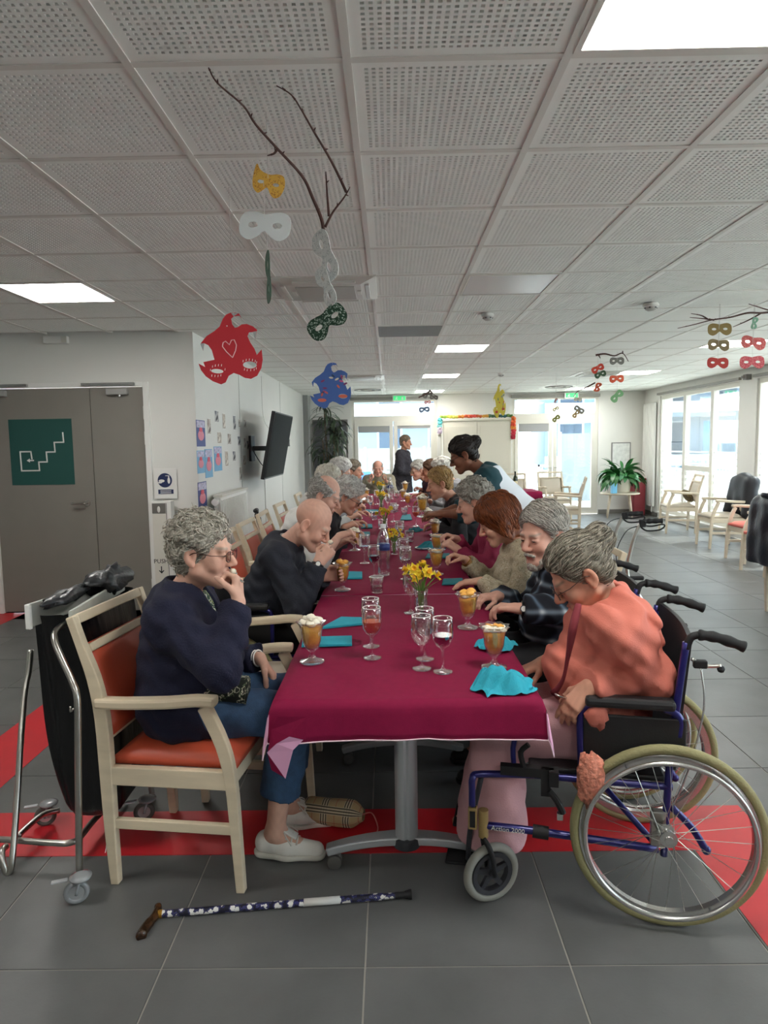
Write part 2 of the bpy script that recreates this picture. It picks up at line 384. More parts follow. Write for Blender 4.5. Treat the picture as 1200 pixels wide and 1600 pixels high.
# double door
d = MB(); 
dr = thing('door_1', 'grey double door with a dark green stairs sign', 'door', (DX0, YD, 0)); del dr['category']; dr['kind'] = 'structure'
DW = DX1-DX0
for nm, a in (('jamb', (0, .05, 0, DZ)), ('jamb', (DW-.05, DW, 0, DZ)), ('head', (.05, DW-.05, DZ-.04, DZ))):
    box(a[0], a[1], -.025, .15, a[2], a[3]).build('door_frame', M_white, dr, bevel=.003)
XS = -2.735-DX0
leaf = [box(.05, XS-.003, .0, .045, .012, DZ-.045).build('leaf', M_door, dr, bevel=.002), box(XS+.003, DW-.05, .0, .045, .012, DZ-.045).build('leaf', M_door, dr, bevel=.002)]
box(XS-.006, XS+.006, .02, .03, .012, DZ-.045).build('gap_seal', M_black, dr)
mb = MB().tube(smooth_path([(XS-.075, 0, 1.03), (XS-.075, -.05, 1.03), (XS-.09, -.058, 1.03), (XS-.2, -.058, 1.03)], 4), .0095, 10)
h = mb.build('door_handle', M_steel, dr, smooth=True); MB().cyl((XS-.075, -.001, 1.03), (XS-.075, -.01, 1.03), .026).build('rose', M_steel, h, smooth='auto')
for x0, x1, bx0, bx1 in ((.0, .42, .0, .21), (XS-.05, XS+.43, XS+.17, XS+.36)):
    o = box(x0, x1, -.06, -.026, DZ-.03, DZ-.008).build('closer_rail', mat('closer_grey', '8f8f8c', .4, metal=.4), dr, bevel=.002)
    b_ = box(bx0, bx1, -.055, -.001, DZ-.115, DZ-.06).build('closer_body', mat('closer_light', 'a5a4a0', .4, metal=.3), dr, bevel=.004)
    MB().cyl(((bx0+bx1)/2+.02, -.03, DZ-.13), ((bx0+bx1)/2+.02, -.03, DZ-.115), .014).build('pivot', M_chrome, b_, smooth='auto')
for z in (1.85, 1.62, .25): box(DW-.058, DW-.044, -.012, .0, z-.06, z+.06).build('hinge', M_grid, dr)
SX0, SX1, SZ0, SZ1 = -3.497-DX0, -2.915-DX0, 1.205, 1.808
M_green = mat('sign_green', '1d4f49', .6)
sg = box(SX0, SX1, -.004, -.0005, SZ0, SZ1).build('stairs_sign', M_green, dr); sg['label'] = 'dark green sign with white stair outline'
sw, sh = SX1-SX0, SZ1-SZ0
def sp(u, v): return (SX0+sw*u, -.0055, SZ1-sh*v)
pts = [(.34, .6), (.33, .49), (.16, .49), (.165, .78), (.45, .78), (.445, .65), (.58, .65), (.575, .5), (.715, .5), (.71, .355), (.86, .355), (.855, .21)]
for i in range(len(pts)-1):
    a, b = Vector(sp(*pts[i])), Vector(sp(*pts[i+1])); dd = (b-a).normalized()*.004
    MB().sweep([a-dd, b+dd], .002, .012, (0, 1, 0)).build('stair_line', M_white, sg)
MB().sweep([sp(.27, .625), sp(.37, .625)], .002, .011, (0, 1, 0)).build('arrow_shaft', M_white, sg)
MB().prism([(.255, .625), (.305, .595), (.305, .655)], lambda u, v: sp(u, v), lambda u, v: Vector(sp(u, v))+Vector((0, .002, 0))).build('arrow_head', M_white, sg)
t = thing('wall_box', 'small white box high on the wall over the double door', 'wall box', (-3.0, YD, 2.515))
box(-.11, .11, -.05, 0, -.035, .03).build('casing', M_white, t, bevel=.006); box(.06, .11, -.056, -.0502, -.03, .025).build('end_cap', M_cream, t, bevel=.004)
# ---- back wall with two glazed doors
def wallholes(name, x0, x1, z1, holes, y0, y1, label, m=M_wall):
    mb = MB(); xs = x0
    for a, b, c, d in holes:
        mb.box(xs, a, y0, y1, 0, z1); 
        if c > 0: mb.box(a, b, y0, y1, 0, c)
        if d < z1: mb.box(a, b, y0, y1, d, z1)
        xs = b
    mb.box(xs, x1, y0, y1, 0, z1); return struct(name, mb, m, label=label)
HL, HR = (-.80, 1.0), (2.57, 4.38)
wallholes('wall_back', XL-.15, XR+.15, CEIL+.03, [(*HL, 0, 2.50), (*HR, 0, 2.50)], YB, YB+.2, 'white back wall with two glazed doors')
M_blind = mat('roller_blind', '9a9b9a', .7)
def glazed(name, X, label, split, bl):
    d = thing(name, label, 'door', (X[0], YB, 0)); del d['category']; d['kind'] = 'structure'
    w = X[1]-X[0]
    def fr(a, b, c, e, nm='frame_bar', y0=.02, y1=.09): return box(a, b, y0, y1, c, e).build(nm, M_cream, d, bevel=.004)
    fr(0, .06, 0, 2.5); fr(w-.06, w, 0, 2.5); fr(.06, w-.06, 2.42, 2.5); fr(.06, w-.06, 2.02, 2.13); fr(.06, w-.06, 0, .04, 'threshold')
    box(.06, w-.06, .05, .058, 2.13, 2.42).build('pane', M_glass, d)
    box(-.02, w+.02, -.05, .02, 2.46, 2.52).build('blind_rail', mat('rail_grey', '8d8a83', .5), d)
    for k, (a, b) in enumerate(((.06, split-.01), (split+.01, w-.06))):
        lf = thing('leaf', 'glazed door leaf', 'x'); del lf['category']; del lf['label']; lf.parent = d
        for q in ((a, a+.075, .04, 2.02), (b-.075, b, .04, 2.02), (a+.075, b-.075, 1.92, 2.02), (a+.075, b-.075, .04, .14)):
            box(q[0], q[1], .0, .06, q[2], q[3]).build('sash', M_cream, lf, bevel=.004)
        box(a+.075, b-.075, .027, .033, .14, 1.92).build('pane', M_glass, lf)
        if bl[k]: box(a+.08, b-.08, .012, .02, 1.92-bl[k], 1.92).build('blind', M_blind, lf)
        MB().tube(smooth_path([((b-.03) if k == 0 else (a+.03), 0, 1.0), ((b-.03) if k == 0 else (a+.03), -.05, 1.0), ((b-.14) if k == 0 else (a+.14), -.05, 1.0)], 3), .009, 8).build('door_handle', M_steel, lf, smooth=True)
    return d
d1 = glazed('door_2', HL, 'cream framed glazed double door behind the head of the table', .88, (.13, .06))
d2 = glazed('door_3', HR, 'cream framed glazed double door near the potted plant', .86, (.17, 0))
struct('baseboard_back', box(4.4, XR, YB-.014, YB, 0, .09), MATS['skirting_grey'], label='grey skirting behind the plant stool')
# exit signs
M_exit = mat('exit_green', '2f9a5a', .5, emit=.6)
for px, lb in ((624, 'green exit sign above the left glazed door'), (893, 'green exit sign above the right glazed door')):
    p = ay(px, 619, YB-.14)
    t = thing('exit_sign', lb, 'exit sign', (p.x, YB-.14, 2.43), group='exit signs')
    box(-.14, .14, -.02, .02, 0, .11).build('housing', M_white, t, bevel=.004)
    f = box(-.125, .125, -.0225, -.0205, .01, .1).build('sign_face', M_exit, t)
    mb = MB().cbox((.06, -.024, .06), (.03, .002, .04)); mb.prism([(.035, .042), (.085, .042), (.06, .018)], lambda u, v: (u, -.025, v), lambda u, v: (u, -.023, v)); mb.build('arrow', M_white, f)
    mb = MB().ball((-.055, -.024, .082), .009, 8); mb.sweep([(-.055, -.024, .072), (-.065, -.024, .045)], .002, .014); mb.sweep([(-.065, -.024, .045), (-.045, -.024, .03), (-.05, -.024, .014)], .002, .008)
    mb.sweep([(-.065, -.024, .045), (-.085, -.024, .025)], .002, .008); mb.sweep([(-.08, -.024, .06), (-.058, -.024, .068), (-.035, -.024, .055)], .002, .006); mb.build('running_figure', M_white, f)
    for s in (-1, 1): MB().cyl((s*.1, 0, .11), (s*.1, 0, CEIL-2.43), .004, seg=6).build('hanger', M_grid, t)
# ---- right wall with windows
mb = MB(); W1, W2, W3, W4 = (10.62, 13.72), (6.6, 10.12), (2.4, 6.0), (-1.8, 1.8); ZT, ZB = 2.40, .12
ys = -4
for a, b in (W4, W3, W2, W1): mb.box(XR, XR+.25, ys, a, 0, CEIL+.03); mb.box(XR, XR+.25, a, b, 0, ZB); mb.box(XR, XR+.25, a, b, ZT, CEIL+.03); ys = b
mb.box(XR, XR+.25, ys, YB+.2, 0, CEIL+.03)
struct('wall_right', mb, M_wall, label='white wall with tall windows along the right side')
M_frost = nodemat('frosted_film', .6)[0]
_nt = M_frost.node_tree; _p = _nt.nodes['Principled BSDF']; _p.inputs['Base Color'].default_value = (.9, .92, .92, 1); _p.inputs['Alpha'].default_value = .55
def window(name, Y, lights, label):
    d = thing(name, label, 'w', (XR, Y[0], 0)); del d['category']; d['kind'] = 'structure'
    L = Y[1]-Y[0]; e = [0]+[l-Y[0] for l in lights]+[L]
    for q in ((0, L, ZT-.07, ZT), (0, L, ZB, ZB+.07)): box(.03, .10, q[0], q[1], q[2], q[3]).build('frame_bar', M_cream, d, bevel=.004)
    for k, yy in enumerate(e): box(.02, .11, max(0, yy-.05), min(L, yy+.05), ZB+.07, ZT-.07).build('mullion', M_cream, d, bevel=.004)
    for k in range(len(e)-1):
        a, b = e[k]+.05, e[k+1]-.05
        box(.06, .068, a, b, ZB+.07, ZT-.07).build('pane', M_glass, d)
        if k == 1: box(.03, .10, a, b, .98, 1.07).build('transom', M_cream, d, bevel=.004)
        for z in [.25+.105*i for i in range(11)]:
            box(.0565, .0595, a, b, z, z+(.062 if z < .9 else .03)).build('frosted_strip', M_frost, d)
    box(-.045, .03, -.05, L+.05, ZT+.02, ZT+.06).build('curtain_rail', mat('rail_grey', '8d8a83', .5), d)
    box(-.06, .1, 0, L, ZB-.03, ZB-.002).build('sill', M_white, d, bevel=.004)
    return d
window('window_1', W1, (11.55, 12.62), 'tall cream framed window near the plant with frosted stripes')
window('window_2', W2, (7.8, 8.95), 'tall window at the right edge of the picture')
window('window_3', W3, (3.6, 4.8), 'tall window beside the viewer, out of the picture')
window('added_window_4', W4, (-.6, .6), 'unseen tall window added behind the viewer to brighten the ceiling')  # unseen window, added so daylight reaches the near ceiling
struct('baseboard_right', box(XR-.014, XR, 13.72, YB, 0, .09), MATS['skirting_grey'], label='grey skirting in the far right corner')
p = Vector((XR-.05, 10.33, 2.46))
t = thing('rail_bracket', 'grey metal bracket on the pillar between the windows', 'bracket', p); box(-.03, .05, -.05, .05, -.06, .02).build('plate', M_vent, t, bevel=.004); box(-.07, -.03, -.02, .02, -.04, .0).build('hook', M_vent, t)
# ---- outside
M_out = mat('terrace', 'd8d5cc', .8, var=.05, vscale=1); M_fac = mat('facade_white', '74899a', .8); M_ob = mat('facade_window', '33475a', .3); M_rail = mat('rail_white', 'b9c0c4', .6)
M_fence = mat('fence_grey', '6f787b', .7)
struct('ground', box(-40, 45, YB+.2, 60, -.15, -.02), M_out, label='sunlit pale terrace outside the windows')
struct('ground_side', box(XR+.25, 45, -20, YB+.2, -.15, -.02), M_out, label='sunlit pale terrace outside the right windows')
def railing(nm, lb, a, b, h=1.0, step=.14, z=0):
    a, b = Vector(a), Vector(b); L = (b-a).length; dn = (b-a)/L
    t = thing(nm, lb, 'railing', (a.x, a.y, z), math.atan2(dn.y, dn.x))
    box(0, L, -.03, .03, h-.05, h).build('top_rail', M_rail, t); box(0, L, -.02, .02, .08, .12).build('bottom_rail', M_rail, t)
    me = None
    for k in range(int(L/step)):
        if me is None: o = box(-.02, .02, -.012, .012, .12, h-.05).build('baluster', M_rail, t); me = o.data
        else: o = bpy.data.objects.new('baluster', me); COL.objects.link(o); o.parent = t
        o.location = (step*(k+.5), 0, 0)
    for k in range(int(L/2)+1): box(2*k-.03 if k else 0, 2*k+.03, -.03, .03, 0, h).build('post', M_rail, t)
railing('terrace_railing', 'white balustrade on the terrace seen through the right glazed door', (2.0, 18.5, 0), (8.0, 18.5, 0), .95, .2, -.02)
railing('terrace_railing', 'white balustrade outside the tall right window', (8.2, 6.0, 0), (8.2, 18.4, 0), 1.05, .16, -.02)
def fence(lb, a, b, h, n):
    a, b = Vector(a), Vector(b); L = (b-a).length; dn = (b-a)/L
    t = thing('panel_fence', lb, 'fence', (a.x, a.y, -.02), math.atan2(dn.y, dn.x)); w = L/n
    for k in range(n): box(w*k+.03, w*(k+1)-.03, -.01, .01, .1, h).build('fence_panel', M_fence, t)
    for k in range(n+1): box(w*k-.03, w*k+.03, -.03, .03, 0, h+.04).build('post', M_rail, t)
fence('grey panel fence outside the left glazed door', (-2.5, 20.5, 0), (1.9, 20.5, 0), 1.45, 5)
fence('grey panel screen outside the right glazed door', (4.15, 16.8, 0), (6.6, 16.8, 0), 1.75, 3)
def facade(nm, lb, loc, rz, W, H, nx, nz, depth=4):
    t = thing(nm, lb, 'building', loc, rz); box(0, W, 0, depth, 0, H).build('walls', M_fac, t)
    for j in range(nz):
        z = j*H/nz
        box(-.2, W+.2, -.9, 0, z-.12, z+.12).build('balcony_slab', M_fac, t)
        box(-.2, W+.2, -.9, -.86, z+.12, z+.75).build('balcony_front', M_rail, t)
        for i in range(nx):
            w = W/nx; f = box(w*i+.25*w, w*i+.75*w, -.02, .05, z+.3, z+H/nz-.35).build('window', M_rail, t)
            box(w*i+.29*w, w*i+.71*w, -.03, -.0205, z+.36, z+H/nz-.41).build('pane', M_ob, f)
facade('apartment_building', 'white apartment block behind the left glazed door', (-7, 38, -.02), 0, 14, 12, 5, 4)
facade('apartment_building', 'white apartment block behind the right glazed door', (9, 40, -.02), 0, 12, 9, 4, 3)
facade('apartment_building', 'white and blue balcony block outside the tall right window', (17, 34, -.02), -math.pi/2, 26, 12, 9, 4)
t = thing('outdoor_chair', 'blue garden chair outside the left glazed door', 'chair', (-.62, 16.6, -.02), .4)
M_blue = mat('garden_blue', '3d6ea8', .5)
box(-.25, .25, -.25, .25, .42, .46).build('seat', M_blue, t, bevel=.01); box(-.25, .25, .22, .26, .46, .9).build('backrest', M_blue, t, bevel=.01)
for sx in (-1, 1):
    for sy in (-1, 1): MB().cyl((sx*.22, sy*.22, 0), (sx*.22, sy*.22, .42), .015, seg=8).build('leg', M_blue, t)
# ================================================================ FURNITURE
M_wood = mat('beech_wood', 'd9c9ad', .5, var=.07, vscale=5, stretch=(1, 1, 6))
M_wood2 = mat('pale_beech', 'cdbfa8', .5, var=.06, vscale=5, stretch=(1, 1, 6))
M_orange = mat('orange_vinyl', 'cc573c', .42, var=.04, vscale=6)
M_redup = mat('coral_vinyl', 'cf5a4a', .45)
M_beige = mat('beige_vinyl', 'bfb4a2', .5)
M_rubber = mat('grey_rubber', '55534f', .8)
def padded(x0, x1, y0, y1, z0, z1, puff=.02, n=8):
    mb = MB(); idx = {}; vs = []; fs = []
    for i in range(n+1):
        for j in range(n+1):
            u, v = i/n*2-1, j/n*2-1; h = (1-abs(u)**6)*(1-abs(v)**6)
            vs.append((x0+(x1-x0)*i/n, y0+(y1-y0)*j/n, z1-puff+puff*h**.5))
    q = lambda i, j: i*(n+1)+j
    for i in range(n):
        for j in range(n): fs.append((q(i, j), q(i+1, j), q(i+1, j+1), q(i, j+1)))
    o = len(vs); bd = [(i, 0) for i in range(n)]+[(n, j) for j in range(n)]+[(n-i, n) for i in range(n)]+[(0, n-j) for j in range(n)]
    for i, j in bd: x, y, z = vs[q(i, j)]; vs.append((x, y, z0))
    m = len(bd)
    for k in range(m): a, b = bd[k], bd[(k+1) % m]; fs.append((q(*b), q(*a), o+k, o+(k+1) % m))
    fs.append(tuple(reversed(range(o, o+m)))); return mb.add(vs, fs)
def armchair(label, wood, up, loc, rz, group='wooden armchairs', backup=None):
    t = thing('armchair', label, 'chair', loc, rz, group); W = .235
    for s in (-1, 1):
        y = s*W
        rear = smooth_path([(-.225, y, 0), (-.232, y, .2), (-.236, y, .42), (-.242, y, .6), (-.265, y, .74), (-.305, y, .86), (-.335, y, .955)], 3)
        n = len(rear); MB().sweep(rear, .032, [.03+.018*math.sin(math.pi*min(1, i/n*1.25)) for i in range(n)], (0, 1, 0)).build('rear_leg', wood, t, bevel=.004)
        fr = smooth_path([(.232, y, 0), (.222, y, .2), (.21, y, .4), (.185, y, .52), (.14, y, .625), (.125, y, .655)], 3)
        n = len(fr); MB().sweep(fr, .032, [.03+.014*min(1, i/n*2) for i in range(n)], (0, 1, 0)).build('front_leg', wood, t, bevel=.004)
        arm = smooth_path([(-.262, y, .655), (-.15, y+s*.012, .66), (0, y+s*.014, .668), (.1, y+s*.008, .676), (.17, y, .672)], 3)
        MB().sweep(arm, .05, .036, (0, 1, 0)).build('armrest', wood, t, bevel=.01)
        box(-.225, .21, y-.014, y+.014, .365, .43).build('seat_rail', wood, t, bevel=.003)
        box(-.222, .218, y-.011, y+.011, .205, .24).build('stretcher', wood, t, bevel=.003)
    box(.185, .215, -W+.016, W-.016, .365, .43).build('seat_rail', wood, t, bevel=.003); box(-.245, -.222, -W+.016, W-.016, .365, .43).build('seat_rail', wood, t, bevel=.003)
    padded(-.215, .225, -W+.018, W-.018, .43, .49, .03).build('seat', up, t, smooth=True)
    rot = Matrix.Rotation(-math.atan2(.09, .21), 3, 'Y')
    for (x, z, h) in ((-.33, .94, .035), (-.288, .84, .03)): MB().cbox((x, 0, z), (.026, 2*W-.03, h), rot).build('back_rail', wood, t, bevel=.005)
    MB().cbox((-.236, 0, .53), (.022, 2*W-.03, .03)).build('back_rail', wood, t, bevel=.004)
    pm = padded(-.165, .165, -W+.018, W-.018, -.016, .022, .02)
    A = Matrix.Rotation(math.radians(90-15), 4, 'Y'); A = Matrix.Translation((-.263, 0, .69)) @ A
    pm.v = [tuple(A @ Vector((x, y, z))) for x, y, z in pm.v]
    pm.build('back_cushion', backup or up, t, smooth=True)
    return t
# ---- the long row of tables
TW0, TW1, TY0, TLEN, NT, TZ = -.36, .44, 1.985, 1.48, 6, .75
TC = (TW0+TW1)/2
M_cloth = mat('burgundy_cloth', '80143b', .75, var=.05, vscale=40, bump=.12, bscale=500, spec=.15)
M_lining = mat('pink_lining', 'd9a0c0', .7)
M_hem = mat('pink_hem', 'e6c6d2', .7)
M_ttop = mat('table_top', 'd8d6d0', .5)
ords = ['nearest', 'second', 'third', 'fourth', 'fifth', 'farthest']
tab0 = None
for k in range(NT):
    y0 = TY0+k*TLEN
    lb = '%s white pedestal table of the long row under the burgundy cloths' % ords[k]
    if tab0 is None:
        t = tab0 = thing('dining_table', lb, 'table', (TC, y0, 0), group='tables of the long row')
        box(-.398, .398, .004, TLEN-.004, TZ-.028, TZ).build('table_top', M_ttop, t, bevel=.003)
        for s, yy in ((0, .36), (1, TLEN-.30)):
            mb = MB(); n = 28; prof = []
            for i in range(n):
                a = 2*math.pi*i/n; r = .042*(1-.14*max(0, math.cos(4*a))**6); prof.append((r*math.cos(a), r*math.sin(a)))
            mb.prism(prof, lambda u, v: (u, yy+v, TZ-.06), lambda u, v: (u, yy+v, .115)); mb.build('column', M_alu, t, smooth='auto')
            MB().lathe([(.05, .085), (.052, .1), (.05, .118), (.04, .122)], 20, (0, yy, 0)).build('column_collar', M_dark, t, smooth='auto')
            arc = [(-.29+.58*i/12, yy, .065+.045*(1-((i-6)/6)**2)) for i in range(13)]
            MB().sweep(arc, [.045+.02*(1-abs(i-6)/6) for i in range(13)], .03, (0, 1, 0)).build('foot', M_alu, t, bevel=.006)
            box(-.25, .25, yy-.03, yy+.03, TZ-.06, TZ-.029).build('top_bracket', M_dark, t)
            for sx in (-1, 1):
                c = thing('caster', 'x', 'x'); c.parent = t; c.location = (sx*.262, yy, 0); del c['label']; del c['category']
                for sy in (-1, 1): 
                    w = MB().lathe([(.001, -.009), (.022, -.009), (.026, -.006), (.026, .006), (.022, .009), (.001, .009)], 18, (0, sy*.014, .026), Matrix.Rotation(math.pi/2, 3, 'X')).build('caster_wheel', M_rubber, c, smooth='auto')
                MB().cbox((0, 0, .045), (.04, .01, .03)).cyl((0, 0, .045), (0, 0, .078), .01).build('caster_fork', M_vent, c)
    else:
        t = copy_tree(tab0); t.location = (TC, y0, 0); t['label'] = lb
# cloths
def cloth(k):
    y0 = TY0+k*TLEN+(0 if k == 0 else .003); y1 = TY0+(k+1)*TLEN-(0 if k == NT-1 else .003)
    t = thing('tablecloth', 'burgundy cloth over the %s table of the long row' % ords[k], 'tablecloth', (TC, y0, 0), group='burgundy tablecloths')
    L = y1-y0; W = .405; nx, ny = 26, 44; drop = .115; nd = 6
    us = [-W-drop*(1-i/nd) for i in range(nd)]+[-W+2*W*i/nx for i in range(nx+1)]+[W+drop*(i+1)/nd for i in range(nd)]
    fd = drop if k == 0 else 0; bd = drop if k == NT-1 else 0
    vsn = ([-fd*(1-i/nd) for i in range(nd)] if fd else [])+[L*i/ny for i in range(ny+1)]+([L+bd*(i+1)/nd for i in range(nd)] if bd else [])
    vs = []; fs = []; r_ = random.Random(k)
    ph = [r_.uniform(0, 6) for _ in range(8)]
    for u in us:
        for v in vsn:
            ox = max(0, abs(u)-W); oy = max(0, -v, v-L); cu = max(-W, min(W, u)); cv = max(0, min(L, v))
            z = TZ+.004+.0012*math.sin(9*cu+7*cv+ph[0])+.0010*math.sin(17*cv-6*cu+ph[1])
            for q in range(3):                                   # gathered creases running across the cloth
                dd = (cv-(L*(.22+.3*q)+.08*math.sin(2.5*cu+ph[q+2])))/.012; z += .0022*math.exp(-dd*dd)
            ddx = (cu-.02-.01*math.sin(3*cv))/.006; z += .0016*math.exp(-ddx*ddx)
            x, y = cu, cv; dz = max(ox, oy) if min(ox, oy) == 0 else math.hypot(ox, oy)
            if dz > 0:
                t_ = min(1, dz/.02); fl = .006*t_+.05*dz
                wav = .010*math.sin(11*cv+ph[5])+.006*math.sin(23*cv+ph[6]) if ox else 0
                wv2 = .009*math.sin(12*cu+ph[5])+.005*math.sin(26*cu+ph[7]) if oy else 0
                s = 1 if u > 0 else -1; e = -1 if v < 0 else 1
                if ox: x += s*(fl+(abs(wav)*dz/drop if not oy else .10*oy+.02*dz))
                if oy: y += e*(fl+(abs(wv2)*dz/drop if not ox else .10*ox+.02*dz))
                z -= dz*(.97+.05*math.sin(8*(cu if oy else cv)+ph[6]))
            vs.append((x, y, z))
    nv = len(vsn)
    for i in range(len(us)-1):
        for j in range(nv-1): fs.append((i*nv+j, (i+1)*nv+j, (i+1)*nv+j+1, i*nv+j+1))
    mb = MB().add(vs, fs); o = mb.build('cloth', [M_cloth, M_lining], t, smooth=True)
    md = o.modifiers.new('thick', 'SOLIDIFY'); md.thickness = .0018; md.offset = -1; md.material_offset = 1; md.material_offset_rim = 1
    def edge(lst): MB().tube([Vector(vs[q])+Vector((0, 0, -.001)) for q in lst], .0022, 6).build('hem', M_hem, t, smooth=True)
    nu = len(us); edge([j for j in range(nv)]); edge([(nu-1)*nv+j for j in range(nv)])
    if fd: edge([i*nv for i in range(nu)])
    if bd: edge([i*nv+nv-1 for i in range(nu)])
    return t, vs, nv
c0, cvs, cnv = cloth(0)
def cl(px, py, d=1.95): return ay(px, py, d)-Vector((TC, TY0, 0))      # the near left corner hangs lowest and turns its pink underside out
mb = MB(); mb.add([cl(434, 1120, 1.952), cl(480, 1120, 1.952), cl(478, 1156, 1.95), cl(452, 1150, 1.945), cl(428, 1170, 1.945), cl(418, 1178, 1.95), cl(424, 1140, 1.955)], [(0, 6, 5, 4, 3, 2, 1)]); mb.add([cl(418, 1178, 1.96), cl(450, 1160, 1.97), cl(446, 1216, 1.955), cl(424, 1203, 1.96)], [(0, 3, 2, 1)]); mb.build('corner_tail', M_cloth, c0)
mb = MB(); mb.add([cl(417, 1176, 1.944), cl(432, 1162, 1.94), cl(452, 1151, 1.938), cl(474, 1156, 1.945), cl(458, 1172, 1.94), cl(446, 1217, 1.944)], [(0, 5, 4, 1), (1, 4, 3, 2)]); mb.build('turned_corner', M_lining, c0)
for k in range(1, NT): cloth(k)
# ---- armchairs at the left side of the table
armchair('near beech armchair with orange cushions under the woman in the navy cardigan', M_wood, M_orange, (-.735, 2.475, 0), -.12, 'armchairs at the long table')
armchair('empty beech armchair tucked in between the navy cardigan woman and the bald man', M_wood, M_beige, (-.60, 3.06, 0), .03, 'armchairs at the long table')
LCH = [(4.62, 'the balding grey haired man'), (5.28, 'the woman with white curls and glasses'), (5.98, 'the blond haired diner'), (6.9, 'the white haired diner beyond the blond one'), (8.3, 'the brown haired diner near the plant')]
for y, w in LCH: armchair('beech armchair carrying ' + w, M_wood, M_orange, (-.80, y, 0), random.uniform(-.05, .05), 'armchairs at the long table')
RCH = [(3.72, 'the auburn haired woman'), (4.36, 'the grey curled woman in magenta'), (5.85, 'the short blond woman'), (7.4, 'the white haired diner behind the short blond woman'), (8.3, 'the brown haired diner on the right'), (9.4, 'the woman in the plum top')]
for y, w in RCH: armchair('beech armchair carrying ' + w, M_wood, M_orange, (.86, y, 0), math.pi+random.uniform(-.05, .05), 'armchairs at the long table')
armchair('beech armchair carrying the bald man at the far head of the table', M_wood, M_orange, (-.18, 11.72, 0), -math.pi/2, 'armchairs at the long table')
# ---- armchairs around the room
armchair('pale armchair with a patterned cushion next to the plant window', M_wood2, M_beige, (4.78, 11.4, 0), math.pi-.15, 'armchairs along the windows')
armchair('pale armchair with a black jacket over its back by the windows', M_wood2, M_beige, (4.70, 9.75, 0), math.pi-.05, 'armchairs along the windows')
armchair('armchair with a coral seat, farther of the two at the right edge', M_wood2, M_redup, (4.55, 8.55, 0), math.pi, 'armchairs along the windows')
armchair('armchair with a coral seat, nearer of the two at the right edge', M_wood2, M_redup, (4.33, 7.72, 0), math.pi+.05, 'armchairs along the windows')
armchair('armchair under the dark blue jacket at the right edge', M_wood2, M_beige, (3.55, 5.75, 0), 0, 'armchairs along the windows')
armchair('pale side-on armchair left of the potted plant', M_wood2, M_beige, (2.85, 11.2, 0), math.pi-.25, 'armchairs at the back')
armchair('pale armchair facing the room in front of the right glazed door', M_wood2, M_beige, (3.15, 13.1, 0), -math.pi/2+.1, 'armchairs at the back')
armchair('pale armchair behind the small red table', M_wood2, M_beige, (2.3, 12.6, 0), -math.pi/2, 'armchairs at the back')
armchair('orange backed armchair beside the small red table', M_wood2, M_orange, (1.68, 12.4, 0), -math.pi/2+.1, 'armchairs at the back')
# small red table
t = thing('side_table', 'small square table with red cloth and bottle near the back', 'table', (2.02, 11.15, 0))
box(-.36, .36, -.36, .36, .72, .745).build('table_top', M_ttop, t)
for sx in (-1, 1):
    for sy in (-1, 1): MB().cyl((sx*.31, sy*.31, 0), (sx*.31, sy*.31, .72), .02, seg=10).build('leg', M_dark, t)
t = thing('tablecloth', 'short burgundy cloth on the small square table', 'tablecloth', (2.02, 11.15, 0))
n = 12; mb = MB(); vs = []; fs = []
for i in range(n+5):
    for j in range(n+5):
        u = (i-2)/n*2-1; v = (j-2)/n*2-1; cu, cv = max(-1, min(1, u)), max(-1, min(1, v)); d = max(abs(u-cu), abs(v-cv))
        vs.append((cu*.37+(.01 if u > cu else -.01 if u < cu else 0), cv*.37+(.01 if v > cv else -.01 if v < cv else 0), .752-d*.42+.004*math.sin(9*u+5*v)*(d > 0)))
for i in range(n+4):
    for j in range(n+4): fs.append((i*(n+5)+j, (i+1)*(n+5)+j, (i+1)*(n+5)+j+1, i*(n+5)+j+1))
o = mb.add(vs, fs).build('cloth', M_cloth, t, smooth=True); o.modifiers.new('thick', 'SOLIDIFY').thickness = .002
# ---- wheelchairs
M_wblue = mat('wheelchair_blue', '23226b', .3, metal=.35, coat=.3); M_tyre = mat('tan_tyre', '8f8a62', .75, bump=.3, bscale=120); M_alloy = mat('alloy', 'c9c9c6', .25, metal=.9)
M_vinyl = mat('black_vinyl', '1b1b1d', .5, bump=.1, bscale=200); M_grip = mat('grip_rubber', '151517', .65); M_ctyre = mat('grey_tyre', '8f8e86', .7); M_tan = mat('tan_housing', 'a98f5c', .45, metal=.3)
def text_mesh(s, size, name, m, parent, Mx, extrude=.0006):
    cu = bpy.data.curves.new('txt', 'FONT'); cu.body = s; cu.size = size; cu.align_x = 'CENTER'; cu.align_y = 'CENTER'; cu.extrude = extrude; cu.resolution_u = 2
    ob = bpy.data.objects.new('txt', cu); COL.objects.link(ob)
    dg = bpy.context.evaluated_depsgraph_get(); me = bpy.data.meshes.new_from_object(ob.evaluated_get(dg)); bpy.data.objects.remove(ob)
    me.transform(Mx); me.materials.clear(); me.materials.append(m)
    o = bpy.data.objects.new(name, me); COL.objects.link(o); o.parent = parent; return o
def grip(pts, r, name, parent):
    pts = smooth_path(pts, 8); n = len(pts)
    MB().tube(pts, [r*(1+.10*math.sin(i*1.3)) for i in range(n)], 12).build(name, M_grip, parent, smooth=True)
